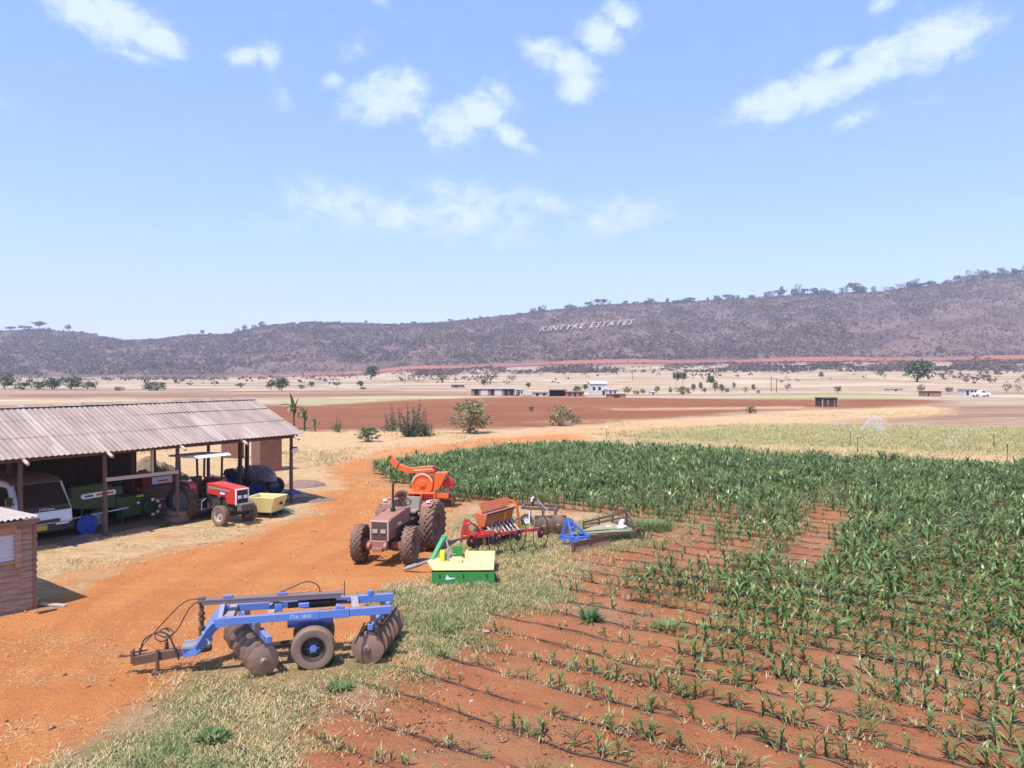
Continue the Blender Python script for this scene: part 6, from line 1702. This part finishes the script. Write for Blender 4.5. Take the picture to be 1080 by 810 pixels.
planted(605, 446, 17, 11, 'olive', 'bush', 'bush', 'low olive bush just right of the pale rounded bush', 'bush', 0, GB, 300)
planted(560, 434, 6, 6, 'dark', 'bush', 'bush', 'tiny dark bush alone on the red ploughed field', 'bush', 1, None, 120)
planted(792, 436, 13, 7.5, 'dark', 'bush', 'bush', 'small dark round bush on the straw beyond the maize', 'bush', 2, None, 200)
# banana plants by the shed
def banana(px, base, hpx, label, seed, dry=.1):
    p = G(px, base); hh_ = hpx * p.y / F
    t = thing('banana_plant', label, 'banana plant', p, seed, 'banana plants behind the shed')
    r = random.Random(seed)
    MB().tube([(0, 0, -.1), (.03, 0, hh_ * .35), (.05, .02, hh_ * .62)], [.10, .085, .05], 8).build('stem', m_leaf_pale if dry > .5 else m_banana, t)
    for i in range(8):
        a = r.uniform(0, 6.28); up = i > 5
        V = leaf_strip(a, hh_ * r.uniform(.4, .62), hh_ * .14, RAD(80 if up else r.uniform(40, 70)), RAD(20 if up else r.uniform(70, 190)), hh_ * r.uniform(.45, .62), 7, True, r)
        Fc = [(j * 3 + q, j * 3 + q + 1, j * 3 + q + 4, j * 3 + q + 3) for j in range(7) for q in (0, 1)]
        np_mesh('leaf', V, Fc, m_banana, np.full(len(V), r.uniform(0, .3) if r.random() > dry else .95), t)
banana(310, 453, 36, 'tall thin banana plant with ragged leaves above the shed roof end', 3, .3)
banana(321, 455, 28, 'shorter banana plant with dry brown leaves, behind the shed corner', 5, .45)
banana(332, 455, 16, 'small dry banana sucker at the right of the two taller plants', 9, .7)

# ---------------------------------------------------------------- trees scattered over the plain
GP = 'trees and bushes scattered over the far plain'
TREES = [
 (5,410,20,17,'dark','round','broad dark tree at the far left edge of the plain'),(24,411,20,9,'dark','bush','low dark thicket beside the broad tree on the far left'),
 (40,411,14,9,'dark','bush','rounded green thicket in the left tree row, before the taller pair'),(55,411,22,13,'dark','round','dense dark tree in the left row behind the shed roof'),(75,411,22,15,'dark','round','tallest dark tree of the left row behind the shed roof'),
 (92,411,16,9,'olive','round','greyish tree ending the left row'),(100,411,8,9,'twig','bare','bare grey sapling after the left tree row'),(126,412,12,5,'olive','bush','flat olive scrub between the tree row and the shed'),
 (163,412,26,10,'dark','bush','dense dark oblong thicket standing alone over the shed roof'),(254,409,11,6,'olive','bush','pale olive bush on the pink plain'),
 (286,411,13,11,'dark','round','left one of two dark trees touching on the plain'),(297,412,17,15,'dark','round','bigger right one of the two dark trees touching'),(318,410,9,5,'olive','bush','faint olive bush right of the two dark trees'),
 (328,409,7,8,'dark','round','small dark tree with a narrow crown on the plain'),(355,409,9,5,'dark','umbrella','small flat-topped dark tree on the pale strip'),(380,408,9,7,'dark','round','small round dark tree before the lone dark hill tree'),(383,411,7,3,'dark','bush','tiny dark bush below the small round tree'),
 (391,401,18,18,'dark','round','lone dense dark tree at the foot of the hill'),
 (467,403,9,9,'pale','round','pale green tree on the bare hill foot'),(463,400,6,7,'olive','round','olive tree above the pale green tree'),
 (517,405,20,15,'twig','bare','wide leafless grey tree behind the long white-roofed building'),(511,407,9,8,'dark','round','green tree at the left of the leafless grey tree'),(540,402,12,6,'twig','bare','low grey leafless tree behind the white-roofed building'),
 (557,409,7,6,'dark','round','small dark tree right of the white-roofed building'),(609,415,10,9,'dark','round','green tree between the brick sheds and the white house'),(618,412,7,8,'dark','round','dark tree just behind the white house'),
 (662,416,9,9,'pale','round','pale yellow green tree right of the white house'),(671,416,8,5,'olive','bush','olive bush after the pale tree'),(678,415,6,5,'dark','bush','dark bush right of the white house'),
 (693,415,7,8,'olive','round','olive tree left of the small white hut'),(707,415,5,7,'olive','tall','narrow olive tree by the fence line'),(720,416,18,9,'pale','bush','wide pale bush in the middle of the plain'),
 (713,409,9,17,'dark','lolly','tall thin tree with a dark tuft, left of a pair'),(720,409,10,17,'dark','lolly','tall thin tree with a dark tuft, right of a pair'),
 (731,414,6,9,'dark','tall','dark narrow tree on the plain beside the tufted pair'),(739,413,5,10,'dark','tall','second dark narrow tree beside the tufted pair'),(743,415,5,6,'dark','tall','short dark tree right of the narrow ones'),
 (749,413,9,17,'dark','lolly','leaning tree with scattered dark tufts'),(755,414,7,11,'dark','tall','dense dark upright tree below the scattered tufts'),(761,415,7,10,'dark','tall','dark upright tree with a spreading side'),(767,414,5,5,'dark','bush','round dark bush right of the upright trees'),
 (774,411,4,8,'dark','tall','slim dark cypress-like tree on the pale strip'),(786,415,7,7,'twig','bare','small bare tree between slim dark ones'),(795,413,5,8,'dark','tall','slim dark tree standing apart on the right'),
 (800,415,5,4,'olive','bush','small olive bush beside the slim dark tree'),(830,412,11,8,'twig','bare','spreading bare grey tree on the right plain'),(866,399,6,7,'olive','round','olive tree high on the pale foot slope'),
 (884,415,9,8,'olive','round','grey green round bush over the dark shelter'),(929,396,13,8,'olive','bush','green shrub on the pale slope left of the big tree'),(967,403,36,27,'dark','round','big spreading green tree standing alone at right'),
 (972,414,8,9,'pale','round','pale small tree under the big spreading tree'),(1001,415,9,7,'olive','round','olive tree between the brown shed and the white truck'),(1034,396,26,22,'twig','bare','big leafless tree right of the spreading green one'),
 (1041,400,9,6,'olive','bush','olive bush at the foot of the big leafless tree'),(1053,397,8,7,'olive','round','olive tree right of the big leafless tree'),(1062,414,13,9,'twig','bare','bare grey bushy tree near the right edge'),(1074,414,9,8,'twig','bare','bare grey tree at the right edge'),
]
for i, (px_, by_, w_, h_, kd, sh, lb) in enumerate(TREES):
    big = w_ > 15
    planted(px_, by_, w_, h_, kd, sh, 'tree' if sh != 'bush' else 'bush', lb, 'tree' if sh != 'bush' else 'bush', i % 4, GP, 900 if big else 420)
# ---------------------------------------------------------------- trees along the skyline
GRD = 'trees along the skyline of the hills'
rr2 = random.Random(77)
SKY_TREES = [(11,9,5,'umbrella'),(24,8,5,'umbrella'),(31,7,4,'umbrella'),(42,12,8,'umbrella'),(52,5,3,'round'),(72,6,7,'lolly'),(88,5,3,'round'),(101,4,3,'umbrella'),(214,4,5,'lolly'),(222,4,3,'round'),(250,5,5,'round'),(258,6,6,'round'),(268,6,5,'round'),(277,8,6,'round')]
x_ = 288
while x_ < 1092:
    big = .6 + .5 * (x_ > 560) + .5 * (x_ > 800)
    SKY_TREES.append((x_, rr2.choice([.6, .8, 1, 1.3]) * rr2.uniform(4, 7.5) * big, rr2.choice([.6, .8, 1, 1.25]) * rr2.uniform(3, 5.5) * big, rr2.choice(['umbrella', 'round', 'round', 'umbrella', 'bare', 'lolly'])))
    x_ += rr2.choice([1.5, 2, 3, 4, 6, 10, 15]) * (1.25 if x_ < 520 else 1.0)
for i, (px_, w_, h_, sh) in enumerate(SKY_TREES):
    d = 1485.0; x0 = (px_ - CX) / F * d; z0 = tz(x0, d); s = d / F
    plant('skyline_tree', 'small dry woodland tree standing against the sky on the hill crest', 'tree', (x0, d, z0 - .34 * h_ * s), w_ * s * 1.15, h_ * s * 1.42, 'twig' if sh == 'bare' else ('olive' if i % 3 else 'dark'), sh, i % 4, i * 1.1, GRD, 300)

# ================================================================ stone letters on the hillside
m_wash = M('whitewashed stones', (0.39, 0.31, 0.30), .9, dust=0, worn=(0.6, 0.5, 0.45))
sign = thing('hillside_sign', 'large white stone letters reading KINTYRE ESTATES laid on the bushy hillside', 'hillside sign', (0, 0, 0))
word = 'KINTYRE ESTATES'
cur = 0.0; total = 0; wds = {}
for ch_ in set(word):
    cu = bpy.data.curves.new('letter', 'FONT'); cu.body = ch_; cu.size = 1.0; cu.offset = -.004; cu.resolution_u = 2
    t = bpy.data.objects.new('letter', cu); COL.objects.link(t); bpy.context.view_layer.update()
    me = bpy.data.meshes.new_from_object(t.evaluated_get(bpy.context.evaluated_depsgraph_get()))
    w_ = (max(v.co.x for v in me.vertices) + .14) if len(me.vertices) else .5
    wds[ch_] = (me, w_); bpy.data.objects.remove(t)
total = sum(wds[c_][1] for c_ in word)
for ch_ in word:
    me, w_ = wds[ch_]
    if ch_ != ' ':
        me2 = me.copy()
        bm = bmesh.new(); bm.from_mesh(me2)
        bmesh.ops.triangulate(bm, faces=bm.faces)
        bmesh.ops.subdivide_edges(bm, edges=[e for e in bm.edges if e.calc_length() > .3], cuts=2, use_grid_fill=False)
        bmesh.ops.remove_doubles(bm, verts=bm.verts, dist=.0005)
        r_ = bmesh.ops.extrude_face_region(bm, geom=list(bm.faces))
        upv = {v for v in r_['geom'] if isinstance(v, bmesh.types.BMVert)}
        for v in bm.verts:
            px_ = 568 + 104 * (cur + v.co.x + v.co.y * .55) / (total + .5)
            py_ = 352.5 - 8.0 * (px_ - 568) / 104 - v.co.y * 7.6
            p = solve(px_, py_, 840)
            v.co = (p.x, p.y, p.z + (4.6 if v in upv else 3.2))
        bm.normal_update(); bm.to_mesh(me2); bm.free()
        me2.materials.clear(); me2.materials.append(m_wash)
        o = bpy.data.objects.new('letter', me2); COL.objects.link(o); o.parent = sign
    cur += w_

# ================================================================ far buildings
def block(name, label, px0, px1, base, top, cat, wall, roofm, depth=5.0, openings=(), over=.25, group=None, pitch=.0, d=None, cols=0, rz=0):
    p = solve((px0 + px1) / 2, base) if d is None else Vector((((px0 + px1) / 2 - CX) / F * d, d, tz(((px0 + px1) / 2 - CX) / F * d, d)))
    s = p.y / F; W_ = (px1 - px0) * s; Hh = (base - top) * s
    t = thing(name, label, cat, p, rz, group)
    if cols:
        mb = MB(); mb.box((0, depth * .6, Hh / 2), (W_, depth * .8, Hh)); mb.build('wall', wall, t)
        for k in range(cols): MB().box((-W_ / 2 + W_ * k / (cols - 1), -depth * .2, Hh / 2), (.16, .16, Hh)).build('column', wall, t)
    else:
        MB().box((0, depth / 2, Hh / 2), (W_, depth, Hh)).build('wall', wall, t)
    y0 = depth * .2 if cols else 0
    MB().prism([(-W_ / 2 - over, -over - (depth * .2 if cols else 0), Hh - .02), (-W_ / 2 - over, depth / 2, Hh + pitch + .05), (-W_ / 2 - over, depth + over, Hh - .02), (-W_ / 2 - over, depth + over, Hh + .1), (-W_ / 2 - over, depth / 2, Hh + pitch + .17), (-W_ / 2 - over, -over - (depth * .2 if cols else 0), Hh + .1)], (W_ + 2 * over, 0, 0)).build('roof', roofm, t)
    for (fx, wd_, z0, z1, kind_, mt_) in openings:
        MB().box((-W_ / 2 + W_ * fx, y0 - .01, Hh * (z0 + z1) / 2), (W_ * wd_, .06, Hh * (z1 - z0))).build(kind_, mt_, t)
    return t
CREAM = M('cream plaster', (0.55, 0.47, 0.42), .9, worn=(0.42, 0.33, 0.28), dust=0, scale=.8)
PLAST = M('white plaster', (0.52, 0.48, 0.46), .85, worn=(0.5, 0.46, 0.45), dust=0, scale=.6)
BRK = M('old red brickwork', (0.30, 0.14, 0.11), .9, worn=(0.4, 0.25, 0.2), dust=0, scale=.8)
PALEROOF = M('pale iron roof', (0.48, 0.45, 0.42), .6, worn=(0.5, 0.42, 0.38), dust=0, scale=.5)
RUSTROOF = M('brown iron roof', (0.22, 0.14, 0.12), .8, dust=0)
VOID = M('dark opening', (0.02, 0.017, 0.016), .9, dust=0)
GF = 'farm buildings on the plain'
block('farm_building', 'long low building with a pale flat roof and red brick bays, left of the cluster', 497, 543, 417.5, 410, 'building', BRK, PALEROOF, 6, [(.12, .1, .1, .8, 'window', VOID), (.30, .16, .05, .85, 'door', CREAM), (.48, .07, .1, .8, 'window', VOID), (.62, .16, .02, .9, 'door', PLAST), (.80, .08, .0, .85, 'door', VOID), (.92, .1, .1, .8, 'window', VOID)], .3, GF)
block('small_house', 'small white plastered house at the right end of the pale-roofed building', 544.5, 552, 417, 411, 'house', PLAST, PALEROOF, 3, [(.35, .25, 0, .75, 'door', VOID), (.75, .2, .3, .7, 'window', VOID)], .15, GF)
block('farm_building', 'very low pale-walled shed between the small house and the columned veranda', 562, 578, 418, 414.5, 'building', CREAM, RUSTROOF, 4, [(.3, .2, .1, .9, 'door', VOID), (.75, .2, .2, .8, 'window', VOID)], .2, GF)
block('farm_building', 'building with white columns and a dark veranda in the middle of the cluster', 580, 597, 418, 411.5, 'building', VOID, RUSTROOF, 4, [], .2, GF, cols=5)
block('farm_building', 'low dark brick building with a brown roof left of the white house', 597, 616, 418.5, 413.5, 'building', BRK, RUSTROOF, 4, [(.2, .14, .2, .8, 'window', VOID), (.5, .12, 0, .8, 'door', VOID), (.8, .14, .2, .8, 'window', VOID)], .2, GF)
block('white_house', 'tall white farmhouse with pale roof at the centre of the far cluster', 623, 640, 417, 405, 'house', PLAST, PALEROOF, 6, [(.2, .16, .45, .75, 'window', VOID), (.55, .16, .45, .75, 'window', VOID), (.8, .14, 0, .42, 'door', VOID)], .2, GF, pitch=.5)
block('white_house', 'lower white house joined on the right of the tall farmhouse', 640.5, 652, 417.5, 411, 'house', PLAST, PALEROOF, 4, [(.3, .18, .3, .75, 'window', VOID), (.7, .16, 0, .8, 'door', VOID)], .2, GF)
block('farm_building', 'low maroon-walled shed at the right end of the cluster', 641, 660, 419.5, 416, 'shed', BRK, RUSTROOF, 3, [(.5, .3, 0, .8, 'door', VOID)], .15, GF)
block('small_hut', 'tiny white hut alone on the pale plain', 686, 692, 416.5, 413.5, 'hut', PLAST, PALEROOF, 2, [(.5, .3, 0, .75, 'door', VOID)], .1, GF)
block('farm_building', 'low pink building faint on the hill foot at left', 344, 356, 405.5, 402.5, 'building', CREAM, PALEROOF, 5, [(.3, .12, .1, .8, 'window', VOID), (.7, .12, .1, .8, 'window', VOID)], .3, GF)
block('farm_building', 'grey roofed low building left of the pale-roofed one', 476, 489, 409, 406, 'building', BRK, GREYM, 4, [(.4, .14, 0, .8, 'door', VOID)], .3, GF)
block('field_shelter', 'dark wooden field shelter with one pale post on the straw strip', 865.5, 883, 429, 420.5, 'shelter', M('tarred boards', (0.05, 0.032, 0.028), .9, dust=0), M('tarred roof', (0.035, 0.026, 0.024), .9, dust=0), 2.2, [(.12, .06, .0, .95, 'post', PALEWOOD), (.45, .12, .1, .85, 'board', WOOD), (.85, .08, .0, .9, 'post', WOOD)], .12)
block('field_shelter', 'brown brick shed with a dark roof on the right plain', 976, 993, 418.5, 413.5, 'shed', BRK, VOID, 3, [(.5, .1, .0, .9, 'door', WOOD), (.2, .1, .1, .8, 'window', VOID)], .15)
block('field_shelter', 'thin low grey roofed shed on the pale slope', 938, 952, 412.5, 410.5, 'shed', CREAM, GREYM, 3, [(.5, .2, 0, .8, 'door', VOID)], .15)
lt = block('farm_stall', 'white and blue stall with open bays at the right of the plain', 1018, 1031, 418, 411, 'stall', PLAST, GREYM, 3, [(.2, .2, .15, .85, 'opening', VOID), (.55, .2, .15, .85, 'opening', PLASTICBLUE), (.82, .12, .15, .85, 'opening', VOID)], .2)
# little white truck beside it
p = G(1034.5, 418.5); s = p.y / F
trk = thing('pickup_truck', 'small white pickup truck parked beside the white and blue stall', 'pickup truck', p, 0)
MB().prism([(-1.9, -.75, .35), (-1.9, -.75, .95), (-.5, -.75, .95), (-.3, -.75, 1.5), (.6, -.75, 1.5), (1.0, -.75, 1.0), (1.9, -.75, .9), (1.9, -.75, .35)], (0, 1.5, 0)).build('body', WHITE, trk, bev=.05)
MB().prism([(-.28, -.765, 1.02), (-.2, -.765, 1.4), (.52, -.765, 1.4), (.82, -.765, 1.02)], (0, .01, 0)).build('side_window', GLASS, trk)
for x_ in (-1.2, 1.2):
    for y_ in (-.7, .7): wheel(trk, (x_, y_, .33), .33, .2, RUBBER, GREYM, n=16)

# ---------------------------------------------------------------- poles
for i, (px_, base, top) in enumerate([(813.5, 413, 397), (819, 414, 399), (480, 404, 391), (427, 405, 392), (667, 401, 390), (226, 407, 397)]):
    p = solve(px_, base, 100); hgt = (base - top) * p.y / F
    t = thing('utility_pole', ['tall thin pole left of a close pair on the right plain', 'tall thin pole right of a close pair on the right plain', 'thin pole on the hill foot left of the pale roof', 'thin pole on the pale strip near the lone dark tree', 'thin pole on the slope above the white farmhouse', 'thin pole on the plain behind the shed ridge'][i], 'pole', p, .4, 'thin poles on the plain')
    MB().tube([(0, 0, -.5), (0, 0, hgt)], [.16, .10], 6).build('pole', WOOD, t)
    MB().box((0, -.14, hgt - .5), (1.6, .1, .1)).build('cross_arm', WOOD, t)

# ---------------------------------------------------------------- sprinklers
m_water = bpy.data.materials.new('water drops'); m_water.use_nodes = True
wb_ = m_water.node_tree.nodes['Principled BSDF']
wb_.inputs['Base Color'].default_value = (.9, .92, .95, 1); wb_.inputs['Roughness'].default_value = .25; wb_.inputs['Alpha'].default_value = .22
def sprinkler(px_, base, label, jet=None, seed=0):
    p = G(px_, base)
    t = thing('sprinkler', label, 'sprinkler', p, 0, 'sprinkler risers along the maize edge')
    MB().tube([(0, 0, -.1), (0, 0, 1.15)], .022, 6).build('riser', DARK, t)
    MB().tube([(-.08, 0, 1.15), (.10, 0, 1.22)], .03, 6).build('nozzle', SILVER, t)
    if jet:
        r = np.random.default_rng(seed); n, vx, vz, dens = jet
        q = r.random(n) ** .8
        sp = r.uniform(.80, 1.03, n); tt = q * 1.12
        x = vx * sp * tt; y = r.normal(0, .10, n) * tt * 2 + .3 * tt; z = 1.2 + vz * sp * tt - 4.9 * tt * tt * .55
        fall = r.random(n) < .45
        z = np.where(fall, z - r.random(n) ** 2 * 1.1 * tt, z)
        ok_ = z > .05
        P = np.stack([x, y, z], 1)[ok_]; sz = (r.uniform(.006, .02, n) * dens * (1 + tt))[ok_]
        c, a, b_ = clumps(P, sz, 1, 1, r, spread=0)
        hs_ = sz[:, None, None]; cc_ = np.cross(a, b_)
        V = np.stack([c - a * hs_ - b_ * hs_ * .6, c + a * hs_ - b_ * hs_ * .6, c + b_ * hs_, c + cc_ * hs_ * 1.3], 2).reshape(-1, 4, 3)
        o4 = (np.arange(len(V)) * 4)[:, None, None]
        Fc = (np.array([[0, 1, 2], [0, 1, 3], [1, 2, 3], [2, 0, 3]])[None] + o4).reshape(-1, 3)
        o = np_mesh('water_spray', V.reshape(-1, 3), Fc, m_water); o.location = p
        tag(o, ['', 'tall white fan of sprinkler water at the maize edge', 'faint sprinkler mist drifting left over the pale crop', 'faint low sprinkler mist near the right edge of the pale crop'][seed], 'spray', kind='stuff')
sprinkler(905, 478, 'thin sprinkler riser throwing the tall white jet at the maize edge', (2400, 1.9, 3.8, .85), 1)
sprinkler(897, 470, 'thin sprinkler riser throwing a faint jet to the left over the pale crop', (300, -1.6, 2.6, .9), 2)
sprinkler(1049, 474, 'thin sprinkler riser throwing a faint low spray near the right edge', (450, -3.4, 2.2, .9), 3)
sprinkler(1063, 487, 'dark sprinkler riser standing dry at the maize edge on the right')
sprinkler(640, 466, 'dark sprinkler riser at the left end of the pale crop')
